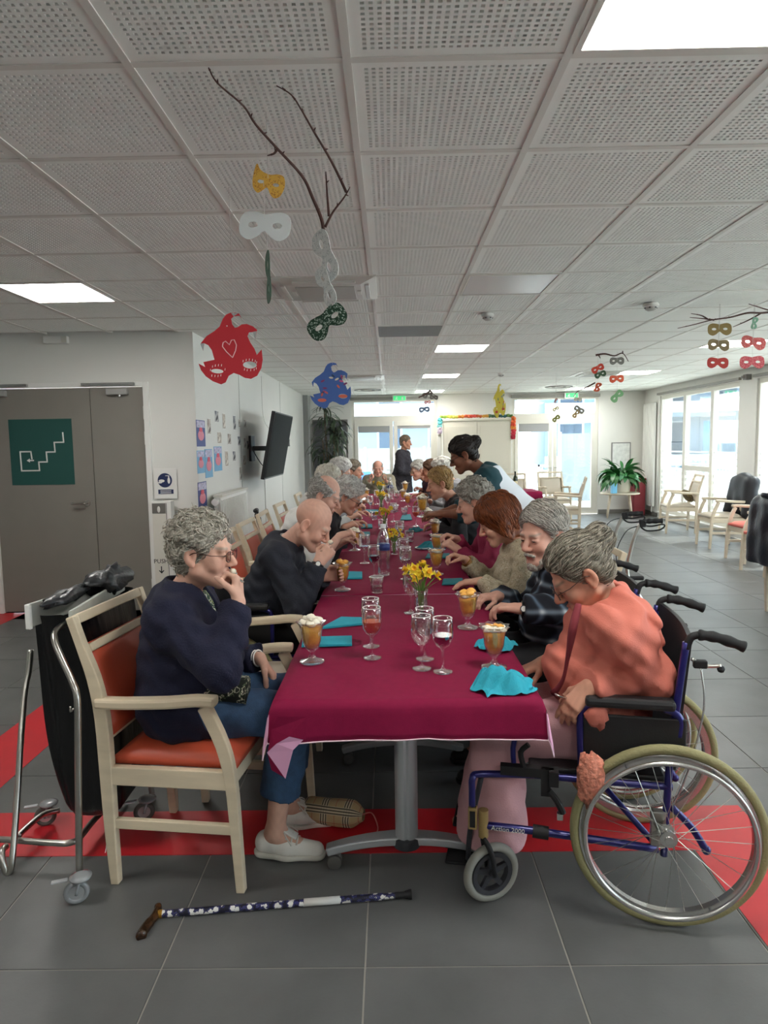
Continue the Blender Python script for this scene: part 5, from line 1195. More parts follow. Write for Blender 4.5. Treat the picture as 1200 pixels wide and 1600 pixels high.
# posters and photos on the left wall
def poster_mat(name, cols, sc):
    m, nt, b = nodemat(name, .5); tc = nt.nodes.new('ShaderNodeTexCoord'); n = nt.nodes.new('ShaderNodeTexNoise'); n.inputs['Scale'].default_value = sc; n.inputs['Detail'].default_value = 3; nt.links.new(tc.outputs['Object'], n.inputs['Vector'])
    r = nt.nodes.new('ShaderNodeValToRGB'); r.color_ramp.interpolation = 'EASE'; e = r.color_ramp.elements; e[0].position = .34; e[0].color = (*lin(cols[0]), 1); e[1].position = .62; e[1].color = (*lin(cols[-1]), 1)
    for i, c in enumerate(cols[1:-1]): q = e.new(.34+.28*(i+1)/(len(cols)-1)); q.color = (*lin(c), 1)
    nt.links.new(n.outputs['Fac'], r.inputs[0]); nt.links.new(r.outputs[0], b.inputs['Base Color']); return m
M_bl = mat('poster_blue', '3a4a86', .5); M_lb = mat('poster_sky', '6fa6c9', .5); M_pk = mat('poster_pink', 'd24a63', .5); M_pt = mat('poster_pattern', 'b9b4cc', .5, var=.5, vscale=40); M_ph = [poster_mat('photo_print_%d' % i, c, 14) for i, c in enumerate((['8c8078', 'b6aba0', 'd0c8be', '6b625c'], ['4a4a52', '8c8d93', 'c4bfb8', '34343a'], ['b7a99a', 'cfc6b8', '96897b', 'ddd5c9']))]
def flat(name, label, cat, px0, py0, px1, py1, th=.004, group=None):
    a, b = ax_(px0, (py0+py1)/2, XL), ax_(px1, (py0+py1)/2, XL); zt, zb = ax_((px0+px1)/2, py0, XL).z, ax_((px0+px1)/2, py1, XL).z
    t = thing(name, label, cat, (XL, a.y, zb), group=group); return t, b.y-a.y, zt-zb
P5 = [((385, 430, 445, 612), 'topmost blue poster with a pink figure next to the corner', 0), ((390, 640, 442, 798), 'pink figure poster nearest the corner in the middle row', 1), ((445, 630, 497, 828), 'light blue pink figure poster in the middle row', 1), ((508, 612, 562, 782), 'teal edged pink figure poster farthest from the corner', 1), ((397, 857, 457, 1055), 'lowest blue poster with a pink figure above the radiator', 0)]
for (r, lb, k) in P5:
    t, w, h = flat('poster', lb, 'poster', *crop(r[0], r[1]), *crop(r[2], r[3]), group='pink figure posters')
    box(.0005, .003, 0, w, 0, h).build('sheet', M_lb if k else M_bl, t)
    MB().box(.0031, .004, w*.05, w*.95, h*.72, h*.97).build('upper_print', M_pt, t)
    MB().ball((.0035, w*.5, h*.62), (.001, w*.2, h*.13), 14).build('pink_head', M_pk, t, smooth=True); MB().ball((.0035, w*.5, h*.42), (.0012, w*.36, h*.2), 14).build('pink_figure', mat('poster_rose', 'd98090', .5), t, smooth=True)
S15 = [(460, 415, 485, 530), (512, 362, 540, 445), (566, 380, 586, 492), (640, 395, 658, 500), (677, 422, 693, 480), (715, 425, 732, 482), (530, 510, 560, 593), (602, 520, 626, 600), (672, 540, 692, 607), (715, 550, 728, 625), (735, 570, 755, 635), (584, 640, 606, 752), (637, 642, 658, 715), (710, 670, 728, 742), (684, 752, 700, 850)]
L15 = ['first photo of the top row beside the blue poster', 'highest photo on the wall', 'tall photo of the top row right of the highest one', 'dark tall photo of the top row', 'small dark photo of the top row', 'last photo of the top row next to the television', 'first photo of the second row', 'second photo of the second row', 'dark photo of the second row', 'narrow dark photo of the second row', 'last photo of the second row behind the television', 'first photo of the third row beside the teal poster', 'second photo of the third row', 'dark last photo of the third row', 'lowest single photo above the radiator']
for k, (r, lb) in enumerate(zip(S15, L15)):
    t, w, h = flat('photo_print', 'small printed ' + lb, 'photo', *crop(r[0], r[1]), *crop(r[2], r[3]), group='small photos on the wall')
    box(.0005, .002, 0, w, 0, h).build('paper', M_white, t); box(.002, .003, w*.06, w*.94, h*.05, h*.95).build('print', M_ph[(k*7+k//3) % 3], t)
# television
t = thing('television', 'black flat television on a wall arm beside the photos', 'television', (XL, 8.73, 1.535))
def tvp(*a): 
    m_, nm, mt, bv = a; o = m_.build(nm, mt, t, bevel=bv); o.location = (-1.40-XL, 0, 0); o.rotation_euler = (0, math.atan2(.16, .8), 0)
tvp(box(-.045, .0, -.72, .72, -.405, .405), 'housing', M_black, .006); tvp(box(.0005, .003, -.705, .705, -.385, .39), 'screen', mat('tv_screen', '0a0c0b', .5, spec=.01), 0); tvp(box(-.09, -.045, -.25, .25, -.2, .2), 'rear_box', M_black, .01)
box(.001, .03, -.12, .12, -.19, .13).build('wall_plate', M_dark, t); box(.03, .30, -.03, .03, -.06, .0).build('wall_arm', M_dark, t)
MB().tube(smooth_path([(.25, -.15, -.13), (.2, -.2, -.25), (.12, -.2, -.15), (.05, -.15, -.03)], 5), .006, 6).build('cable_loop', M_black, t, smooth=True)
t = thing('television_cable', 'thin white cable running down the wall behind the television', 'cable', (XL, 9.6, 0)); MB().tube(smooth_path([(.006, .0, 2.5), (.006, 0, 2.05), (.03, .06, 1.85), (.2, -.3, 1.7)], 5), .004, 6).build('upper_run', M_white, t, smooth=True); box(.001, .014, -.01, .01, .1, 1.3).build('cable_duct', M_white, t)
# radiator
t = thing('radiator', 'white column radiator under the posters', 'radiator', (XL, 6.62, .14))
box(.05, .12, 0, 1.2, 0, .9).build('panel', M_white, t, bevel=.008)
for k in range(20): box(.12, .132, .02+.059*k, .05+.059*k, .03, .87).build('rib', M_white, t, bevel=.004)
box(.045, .135, -.005, 1.205, .9, .925).build('top_grille', M_cream, t, bevel=.004); MB().cyl((.085, -.02, .86), (.085, -.1, .86), .03, .034).build('valve_knob', M_white, t, smooth='auto'); MB().cyl((.085, -.03, .86), (.085, -.03, -.14), .01, seg=8).build('pipe', M_white, t)
# sanitiser stand and its sign
t = thing('sanitizer_stand', 'white hand sanitizer column marked PUSH beside the double door', 'dispenser', (-2.085, YD-.12, 0))
box(-.1, .1, -.04, .06, .02, 1.05).build('column', M_white, t, bevel=.006); box(-.13, .13, -.1, .1, 0, .02).build('base_plate', M_white, t, bevel=.004)
box(-.07, .05, -.046, -.0405, .1, .93).build('front_panel', M_cream, t, bevel=.002); box(-.07, .05, -.047, -.0405, .94, 1.03).build('pump_window', mat('pump_grey', '6f6d68', .3), t)
MB().ball((-.01, -.048, .975), (.014, .004, .03), 10).build('pump_bottle', M_white, t, smooth=True); box(.054, .060, -.0425, -.0405, .05, 1.03).build('side_seam', M_vent, t)
Mx = Matrix(((1, 0, 0, -.01), (0, 0, -1, -.0475), (0, 1, 0, .50), (0, 0, 0, 1)))
text_mesh('PUSH', .056, 'lettering', M_black, t, Mx); MB().sweep([(-.01, -.0475, .455), (-.01, -.0475, .395)], .001, .009, (0, 1, 0)).build('arrow_shaft', M_black, t)
MB().prism([(-.035, .415), (-.028, .42), (-.01, .403), (.008, .42), (.015, .415), (-.01, .388)], lambda u, v: (u, -.048, v), lambda u, v: (u, -.047, v)).build('arrow_head', M_black, t)
t = thing('notice_sign', 'white hygiene notice with a round blue pictogram above the sanitizer column', 'sign', (-2.07, YD-.012, 1.06))
M_sb = mat('sign_navy', '1e2d57', .5)
box(-.105, .105, -.008, 0, 0, .28).build('sheet', M_white, t, bevel=.002); MB().cyl((-.005, -.008, .17), (-.005, -.0105, .17), .066, seg=32).build('blue_disc', M_sb, t); box(-.07, .07, -.0105, -.008, .045, .085).build('caption_bar', M_sb, t)
mb = MB().ball((-.035, -.011, .165), (.028, .0015, .014), 10); mb.ball((-.05, -.011, .15), (.02, .0015, .008), 8); mb.ball((.032, -.011, .168), (.013, .0015, .03), 10); mb.cbox((.032, -.011, .2), (.01, .002, .02)); mb.cbox((.018, -.011, .212), (.035, .002, .006)); mb.build('pictogram', M_white, t)
for z_ in (.056, .072): box(-.05, .05, -.0115, -.0105, z_-.003, z_+.003).build('caption_line', M_white, t)
# wall devices
for px, py, w_, h_, lb in ((473, 612, .05, .14, 'small grey box high on the left wall near the plant'), (450, 692, .04, .12, 'small grey switch on the left wall behind the television')):
    p = ax_(px, py, XL); t = thing('wall_switch', lb, 'switch', p); box(0, .03, -w_, w_, -h_/2, h_/2).build('plate', M_vent, t, bevel=.004); box(.03, .036, -w_*.5, w_*.5, -h_*.3, h_*.3).build('rocker', M_grid, t)
# corner pillar and dark board by the plant
struct('trim_7', box(XL, XL+.10, 14.15, YB, 0, CEIL), mat('pillar_grey', '9c9d9b', .6), label='grey corner pillar behind the tall plant')
t = thing('notice_board', 'dark grey board on the back wall behind the tall plant', 'board', (-1.62, YB-.03, .25)); box(0, .74, 0, .03, 0, 1.82).build('panel', mat('board_grey', '56575a', .6), t); 
for a in ((0, .03, 0, 1.82), (.71, .74, 0, 1.82), (.03, .71, 1.79, 1.82)): box(a[0], a[1], -.012, 0, a[2], a[3]).build('frame', mat('board_edge', '6f6a66', .5), t)
box(.64, .70, -.006, 0, 1.0, 1.3).build('paper', M_white, t)
# ---- plants
def leafmesh(name, L, W, droop, m, n=7, fold=.25):
    mb = MB(); vs = []
    for i in range(n+1):
        f = i/n; w = W*math.sin(math.pi*min(.98, .06+f*.94))**.7; a = droop*f; x = L*(math.sin(a)/droop if droop else f)*1; z = L*((math.cos(a)-1)/droop if droop else 0)
        vs += [(x, -w, z+w*fold), (x, 0, z), (x, w, z+w*fold)]
    fs = [(3*i+k, 3*i+3+k, 3*i+4+k, 3*i+1+k) for i in range(n) for k in (0, 1)]; mb.add(vs, fs)
    me = bpy.data.meshes.new(name); me.from_pydata(mb.v, [], mb.f); me.materials.append(m); me.polygons.foreach_set('use_smooth', [True]*len(me.polygons)); return me
M_leaf1 = mat('dracaena_leaf', '3a4c33', .45, var=.3, vscale=8); M_leaf2 = mat('lily_leaf', '2f6b33', .4, var=.35, vscale=7); M_soil = mat('soil', '3a2c22', .9)
def put(me, parent, loc, yaw, pitch, s=1, roll=0):
    o = bpy.data.objects.new('leaf', me); COL.objects.link(o); o.parent = parent; o.location = loc; o.rotation_euler = (roll, -pitch, yaw); o.scale = (s, s, s)
r_ = random.Random(3)
t = thing('tall_plant', 'tall dark leaved potted plant in the back left corner', 'plant', (-1.17, 13.7, 0))
MB().lathe([(.001, 0), (.17, 0), (.2, .05), (.22, .4), (.225, .42), (.2, .42), (.195, .38)], 24).build('pot', M_dark, t, smooth='auto'); MB().lathe([(.001, .385), (.197, .38)], 20).build('soil', M_soil, t)
lm = [leafmesh('dracaena_leaf', .62, .032, 1.9, M_leaf1), leafmesh('dracaena_leaf', .5, .03, 1.3, M_leaf1), leafmesh('dracaena_leaf', .48, .026, 2.4, M_leaf1)]
for (x, y, h) in ((-.12, -.05, 2.3), (.16, -.1, 1.85), (-.02, -.15, 1.35), (.2, -.05, 1.05), (-.16, -.1, 1.65), (.08, -.1, 2.05)):
    MB().tube(smooth_path([(x*.3, y*.3, .38), (x*.7, y*.7, h*.6), (x, y, h)], 5), [.018-.0006*k for k in range(11)], 8).build('stem', mat('cane_brown', '6b5a44', .8), t, smooth=True)
    for k in range(38): put(lm[k % 3], t, (x, y, h-.38*r_.random()), r_.uniform(0, 6.28), r_.uniform(-.2, 1.0), r_.uniform(.6, .92))
t = thing('plant_stool', 'pale round wooden stool carrying the potted plant', 'stool', (4.60, 13.75, 0))
MB().lathe([(.001, .47), (.37, .47), (.385, .48), (.385, .495), (.37, .505), (.001, .505)], 36).build('seat', M_wood2, t, smooth='auto')
for k in range(4): a = .5+k*math.pi/2; MB().tube([(.25*math.cos(a), .25*math.sin(a), .47), (.33*math.cos(a), .33*math.sin(a), 0)], [.024, .015], 10).build('leg', M_wood2, t, smooth=True)
t = thing('potted_plant', 'leafy green potted plant on the round stool', 'plant', (4.62, 13.74, .506))
MB().lathe([(.001, 0), (.15, 0), (.17, .02), (.205, .27), (.2, .3), (.18, .3), (.175, .26)], 24).build('pot', mat('pot_cream', 'd6cfbd', .6), t, smooth='auto'); MB().lathe([(.001, .27), (.178, .262)], 20).build('soil', M_soil, t)
lm = [leafmesh('lily_leaf', .62, .075, 1.4, M_leaf2, fold=.15), leafmesh('lily_leaf', .5, .065, .9, M_leaf2, fold=.2), leafmesh('lily_leaf', .7, .07, 2.1, M_leaf2, fold=.15)]
for k in range(120): a = r_.uniform(0, 6.28); b = a+r_.uniform(-.9, .9); h_ = r_.random(); put(lm[k % 3], t, (.16*h_*math.cos(b), .16*h_*math.sin(b), .26+.28*h_*r_.random()), a, r_.uniform(-.1, 1.1), r_.uniform(.45, .8), r_.uniform(-.8, .8))
for k in range(9): a = r_.uniform(0, 6.28); put(lm[1], t, (.1*math.cos(a), .1*math.sin(a), .45), a, r_.uniform(.7, 1.3), r_.uniform(.5, .8), r_.uniform(-1, 1))
p = ay(956, 752, 13.7); t = thing('blue_carton', 'light blue carton standing on the stool beside the pot', 'carton', (p.x-.03, 13.48, .506), .2); box(-.05, .05, -.04, .04, 0, .21).build('carton', mat('carton_blue', '6db4d8', .5), t, bevel=.004); box(-.02, .02, -.015, .015, .21, .235).build('cap', M_white, t)
t = thing('red_bin', 'dark red box standing in the corner behind the plant stool', 'box', (5.12, 14.2, 0)); box(-.12, .12, -.12, .12, 0, .72).build('body', mat('bin_red', '8e2430', .5), t, bevel=.012); box(-.13, .13, -.13, .13, .72, .76).build('lid', mat('bin_red', '8e2430', .5), t, bevel=.008)
t = thing('wall_heater', 'tall flat white radiator on the wall by the plant', 'radiator', (XR-.09, 13.82, .2)); box(.02, .07, 0, .58, 0, 2.08).build('panel', M_white, t, bevel=.008)
for k in range(7): box(.012, .02, .03+.08*k, .085+.08*k, .04, 2.04).build('rib', M_white, t, bevel=.003)
for y_ in (.08, .5): MB().cyl((.045, y_, 0), (.045, y_, -.12), .012, seg=8).build('pipe', M_chrome, t)
t = thing('framed_plan', 'framed plan on the back wall above the potted plant', 'picture', (4.86, YB-.02, 1.22)); box(-.2, .2, 0, .02, -.28, .28).build('frame', M_vent, t, bevel=.003); box(-.18, .18, -.003, 0, -.26, .26).build('sheet', mat('plan_sheet', 'd5d6d2', .4, var=.15, vscale=14), t)
# ---- cupboard with paper garland
t = thing('cupboard', 'cream two door cupboard with a garland on top at the back', 'cupboard', (1.08, 13.95, 0)); M_cup = mat('cupboard_cream', 'd8d2c1', .55)
box(0, 1.38, .02, .53, .06, 1.98).build('carcass', M_cup, t, bevel=.004); box(.03, 1.35, .04, .5, 0, .06).build('plinth', M_cup, t); box(-.03, 1.41, -.01, .54, 1.98, 2.03).build('cornice', M_cup, t, bevel=.01)
for k in (0, 1):
    d = box(.02+.675*k, .685+.675*k, 0, .02, .08, 1.96).build('door', M_cup, t, bevel=.003); x0 = .02+.675*k
    for q in ((x0+.06, x0+.605, .16, .9), (x0+.06, x0+.605, 1.0, 1.88)): box(q[0], q[1], -.006, 0, q[2], q[3]).build('door_panel', M_cup, d, bevel=.005)
    MB().ball((.65 if k == 0 else .73, -.02, 1.0), .014, 10).build('knob', M_steel, d, smooth=True)
t = thing('paper_garland', 'multicoloured paper garland along the top of the cupboard', 'garland', (1.08, 13.97, 2.03))
gc = ['8fae4a', 'b9b84a', 'c8c45a', 'd98a3a', 'd2603a', 'c84a3a', 'cf6a3c', 'd9a04a', '5a7a5a', '4a5f5a', '3f6a6a', '6a8a4a']
for k in range(24):
    c = gc[k*len(gc)//24]; crumple((-.02+1.40*k/23, .02+.02*r_.random(), .035+.015*r_.random()), .045, .04, .032, k, 10).build('paper_flower', mat('paper_'+c, c, .8), t)
for k in range(7): c = ('e0703a', 'e0602f', 'd8472f', 'e08a3a', 'c8303a', 'b8263a', 'a81f33')[k]; crumple((1.42, -.03, -.02-.06*k), .05, .03, .05, 40+k, 10).build('paper_flower', mat('paper_'+c, c, .8), t)
for k in range(5): c = ('4aa0a0', '5ab0b0', '7ac0c0', 'c8b8c0', 'b8a8b8')[k]; crumple((-.06, -.03, -.02-.06*k), .05, .03, .045, 50+k, 10).build('paper_flower', mat('paper_'+c, c, .8), t)
t = thing('wall_phone', 'small cream wall phone left of the cupboard', 'phone', (1.045, YB-.04, 1.82)); box(-.03, .03, 0, .04, -.1, .1).build('base', M_cream, t, bevel=.004); box(-.02, .02, -.02, 0, -.085, .085).build('handset', M_cream, t, bevel=.006)
# bottle and glass on the small red table
t = thing('wine_bottle', 'dark wine bottle with a pale label on the small red table', 'bottle', (2.0, 10.98, .755)); MB().lathe([(.001, 0), (.036, 0), (.037, .01), (.037, .19), (.03, .225), (.014, .25), (.0135, .3), (.015, .305), (.015, .315), (.001, .315)], 20).build('glass', mat('bottle_green', '1e2a14', .15), t, smooth='auto'); MB().lathe([(.0378, .06), (.0378, .16)], 20).build('label', mat('bottle_label', 'd8c9a0', .6), t, smooth=True)
# jackets on chairs
Fj = Field((4.85, 9.35, .35), (5.35, 10.15, 1.2), .012)
Fj.cap((5.04, 9.53, .93), (5.04, 9.97, .93), .06, None, .05); Fj.cap((5.03, 9.55, .9), (4.95, 9.5, .5), .075, .085, .08); Fj.cap((5.03, 9.95, .9), (4.95, 10.0, .5), .075, .085, .08); Fj.cap((5.05, 9.75, .95), (4.97, 9.75, .55), .08, .09, .1); Fj.ell((5.0, 9.75, .74), np.eye(3), (.085, .31, .28), .1)
Fj.disp(lambda X, Y, Z: .004*np.sin(22*Y+9*Z)); v, q = Fj.mesh()
M_jack = mat('black_jacket', '14161d', .5, bump=.2, bscale=60); M_leath = mat('dark_blue_leather', '141b2a', .35, bump=.25, bscale=50)
t = thing('jacket', 'black jacket hung over the back of the pale armchair', 'jacket', (5.0, 9.75, 0)); np_mesh('shell', v, q, M_jack, t, None, (5.0, 9.75, 0)); MB().ring((.0, 0, .95), .08, .018, (1, 0, .3), 20, 8).build('collar', M_jack, t, smooth=True)
Fj = Field((2.9, 5.2, .3), (3.7, 6.3, 1.25), .012)
Fj.cap((3.27, 5.5, .98), (3.27, 6.0, .98), .06, None, .06); Fj.cap((3.22, 5.55, .95), (3.20, 5.55, .5), .08, .09, .08); Fj.cap((3.22, 5.95, .95), (3.2, 5.95, .5), .08, .09, .08); Fj.cap((3.2, 5.75, .95), (3.2, 5.75, .5), .07, .08, .1); Fj.ell((3.22, 5.75, .74), np.eye(3), (.08, .32, .32), .08); Fj.cap((3.20, 5.46, .98), (3.14, 5.42, .75), .062, .056, .03); Fj.cap((3.14, 5.42, .75), (3.08, 5.42, .46), .056, .048, .03)
Fj.disp(lambda X, Y, Z: .003*np.sin(26*Z+20*Y)); Fj.plane((0, 0, .455), (0, 0, -1)); v, q = Fj.mesh()
t = thing('jacket', 'dark blue leather jacket with hanging sleeve at the right edge', 'jacket', (3.2, 5.75, 0)); np_mesh('shell', v, q, M_leath, t, None, (3.2, 5.75, 0)); MB().ring((.02, 0, 1.03), .09, .02, (.3, 0, 1), 20, 8).build('collar', M_leath, t, smooth=True)
t = thing('cushion', 'brown patterned cushion on the pale armchair by the window', 'cushion', (4.95, 11.42, .60), rot=(0, -.5, -.15)); mb = MB().ball((0, 0, 0), 1, 16); mb.v = [(.05*x*(1-.3*abs(y*z)), .19*math.copysign(abs(y)**.6, y), .11*math.copysign(abs(z)**.6, z)) for x, y, z in mb.v]; mb.build('cover', pattern_mat('cushion_print', '4a4034', [(.5, '8a7a4c'), (.56, '2e2a26'), (.6, '6a5a3c')], 18), t, smooth=True); MB().ring((0, 0, 0), .12, .004, (1, 0, 0), 24, 6).build('piping', M_dark, t)
# ================================================================ MOBILES
def curve_mesh(name, loops, th, m, parent, Mx):
    cu = bpy.data.curves.new('cut', 'CURVE'); cu.dimensions = '2D'; cu.fill_mode = 'BOTH'; cu.extrude = th
    for lp in loops:
        sp_ = cu.splines.new('POLY'); sp_.points.add(len(lp)-1); sp_.use_cyclic_u = True
        for k, (x, y) in enumerate(lp): sp_.points[k].co = (x, y, 0, 1)
    ob = bpy.data.objects.new('cut', cu); COL.objects.link(ob); dg = bpy.context.evaluated_depsgraph_get(); me = bpy.data.meshes.new_from_object(ob.evaluated_get(dg)); bpy.data.objects.remove(ob); me.transform(Mx); me.materials.clear(); me.materials.append(m)
    o = bpy.data.objects.new(name, me); COL.objects.link(o); o.parent = parent; return o
def closed_smooth(pts, n=4):
    pts = [Vector((*p, 0)) for p in pts]; N = len(pts); out = []
    for i in range(N):
        p0, p1, p2, p3 = pts[i-1], pts[i], pts[(i+1) % N], pts[(i+2) % N]
        for k in range(n): t_ = k/n; q = .5*((2*p1)+(p2-p0)*t_+(2*p0-5*p1+4*p2-p3)*t_*t_+(3*p1-p0-3*p2+p3)*t_**3); out.append((q.x, q.y))
    return out
def oval(cx, cy, rx, ry, n=18, a=0): return [(cx+rx*math.cos(q)*math.cos(a)-ry*math.sin(q)*math.sin(a), cy+rx*math.cos(q)*math.sin(a)+ry*math.sin(q)*math.cos(a)) for q in [2*math.pi*k/n for k in range(n)]]
EYE = closed_smooth([(-1, .0), (-.93, .36), (-.65, .52), (-.3, .49), (0, .43), (.3, .49), (.65, .52), (.93, .36), (1, .0), (.92, -.36), (.6, -.54), (.28, -.42), (0, -.2), (-.28, -.42), (-.6, -.54), (-.92, -.36)])
CAT = closed_smooth([(-.98, .85), (-.72, .62), (-.4, .5), (0, .46), (.4, .56), (.8, .5), (1, .05), (.9, -.45), (.6, -.64), (.3, -.5), (0, -.2), (-.25, -.42), (-.5, -.56), (-.85, -.3), (-1, .25)])
CAT = [(x, y*1.15) for x, y in CAT]
M_thread = mat('nylon_thread', 'c8c6c0', .5)
def face_frame(p, ang, yaw, tilt=0):
    ex = CR.copy(); ez = CU.copy(); c, s = math.cos(ang), math.sin(ang); X = ex*c+ez*s; Z = ez*c-ex*s; N = X.cross(Z)
    Z = Z*math.cos(tilt)+N*math.sin(tilt); N = X.cross(Z); X2 = X*math.cos(yaw)+N*math.sin(yaw); N2 = X2.cross(Z)
    return Matrix(((X2.x, Z.x, N2.x, 0), (X2.y, Z.y, N2.y, 0), (X2.z, Z.z, N2.z, 0), (0, 0, 0, 1)))
def specks(name, base, c2, sc=60): return MATS.get(name) or pattern_mat(name, base, [(.55, c2), (.6, base)], sc, 'hard')
def mask(label, px, py, y, wpx, col, ang=0, yaw=0, shape=EYE, m=None, group='paper masks on the mobiles', hang=True, tilt=0):
    p = ay(px, py, y); s = wpx/F*(p-CAMO).dot(CW)/2; t = thing('paper_mask', label, 'mask', p, group=group)
    Mx = face_frame(p, ang, yaw, tilt) @ Matrix.Scale(s, 4)
    loops = [shape, oval(-.47, .02, .19, .11), oval(.47, .02, .19, .11)]
    curve_mesh('card', loops, .012, m or mat('card_'+col, col, .75), t, Mx)
    top = min(.05, CEIL-p.z); 
    MB().tube([Vector((0, 0, s*.3)), Vector((0, 0, CEIL-p.z if hang is True else hang))], .0009, 5).build('thread', M_thread, t)
    return t
M_bark = mat('twig_bark', '4a2f28', .8, var=.2, vscale=30)
def branch(label, twigs, r=.006):
    b = Vector(twigs[0][0]); t = thing('branch', label, 'branch', b, group='hanging branches'); 
    for k, tw in enumerate(twigs):
        pts = smooth_path([Vector(q)-b for q in tw], 5); n = len(pts); MB().tube(pts, [max(.0016, r*(1-.75*i/n)*(1 if k == 0 else .75)) for i in range(n)], 8).build('twig', M_bark, t, smooth=True)
        for i in range(3, n-1, 4): d = Vector((r_.uniform(-1, 1), r_.uniform(-1, 1), r_.uniform(-.2, 1))).normalized(); MB().tube([pts[i], pts[i]+d*.012], [r*.5, r*.15], 6).build('bud', M_bark, t)
    e = Vector(twigs[0][0]); MB().tube([Vector((0, 0, 0)), Vector((0, 0, CEIL-e.z))], .0009, 5).build('thread', M_thread, t)
branch('forked bare branch hanging from the ceiling above the masks at upper left', [[ay(506, 372, 2.50), ay(503, 345, 2.48), ay(488, 308, 2.42), ay(472, 275, 2.36), ay(433, 232, 2.25), ay(400, 195, 2.15), ay(380, 165, 2.08), ay(340, 130, 2.0), ay(326, 106, 1.95)],
  [ay(508, 355, 2.49), ay(520, 332, 2.48), ay(538, 308, 2.46), ay(547, 292, 2.45)], [ay(541, 300, 2.46), ay(526, 268, 2.40), ay(511, 240, 2.34), ay(490, 205, 2.26), ay(470, 170, 2.17), ay(455, 148, 2.10), ay(432, 134, 2.07)], [ay(514, 338, 2.48), ay(511, 300, 2.45), ay(509, 268, 2.42)], [ay(434, 232, 2.25), ay(428, 240, 2.25), ay(418, 243, 2.24)]], .0068)
mask('yellow painted cat eye mask below the forked branch', 419, 287, 2.25, 54, 'dfae4c', -.28, .1, CAT, specks('gold_specks', 'e0b050', 'b5763a', 90))
M_trans = nodemat('frosted_card', .5)[0]; _p = M_trans.node_tree.nodes['Principled BSDF']; _p.inputs['Base Color'].default_value = (.72, .76, .76, 1); _p.inputs['Alpha'].default_value = .8
mask('pale grey translucent mask below the yellow one', 414, 353, 2.25, 84, 'b9c2c2', -.12, .15, EYE, M_trans, hang=.14)
mask('dark green mask seen edge-on below the pale grey one', 419, 433, 2.25, 80, '1f4a33', -1.42, .1, EYE, hang=.16, tilt=1.25)
mask('white glitter mask hanging under the branch fork', 508, 400, 2.5, 80, 'cfd2d0', -1.2, .05, EYE, specks('white_specks', 'd5d8d6', 'aab0b0', 80), hang=.08, tilt=.85)
mask('smaller white mask above the dark green glitter one', 509, 448, 2.5, 62, 'cfd2d0', -1.15, .05, EYE, MATS['white_specks'], hang=.10, tilt=.9)
mask('dark green glitter mask at the bottom of the branch mobile', 511, 503, 2.5, 68, '1c3a2b', .62, .2, EYE, specks('green_specks', '1b3526', 'a8b5ac', 110), hang=.12)
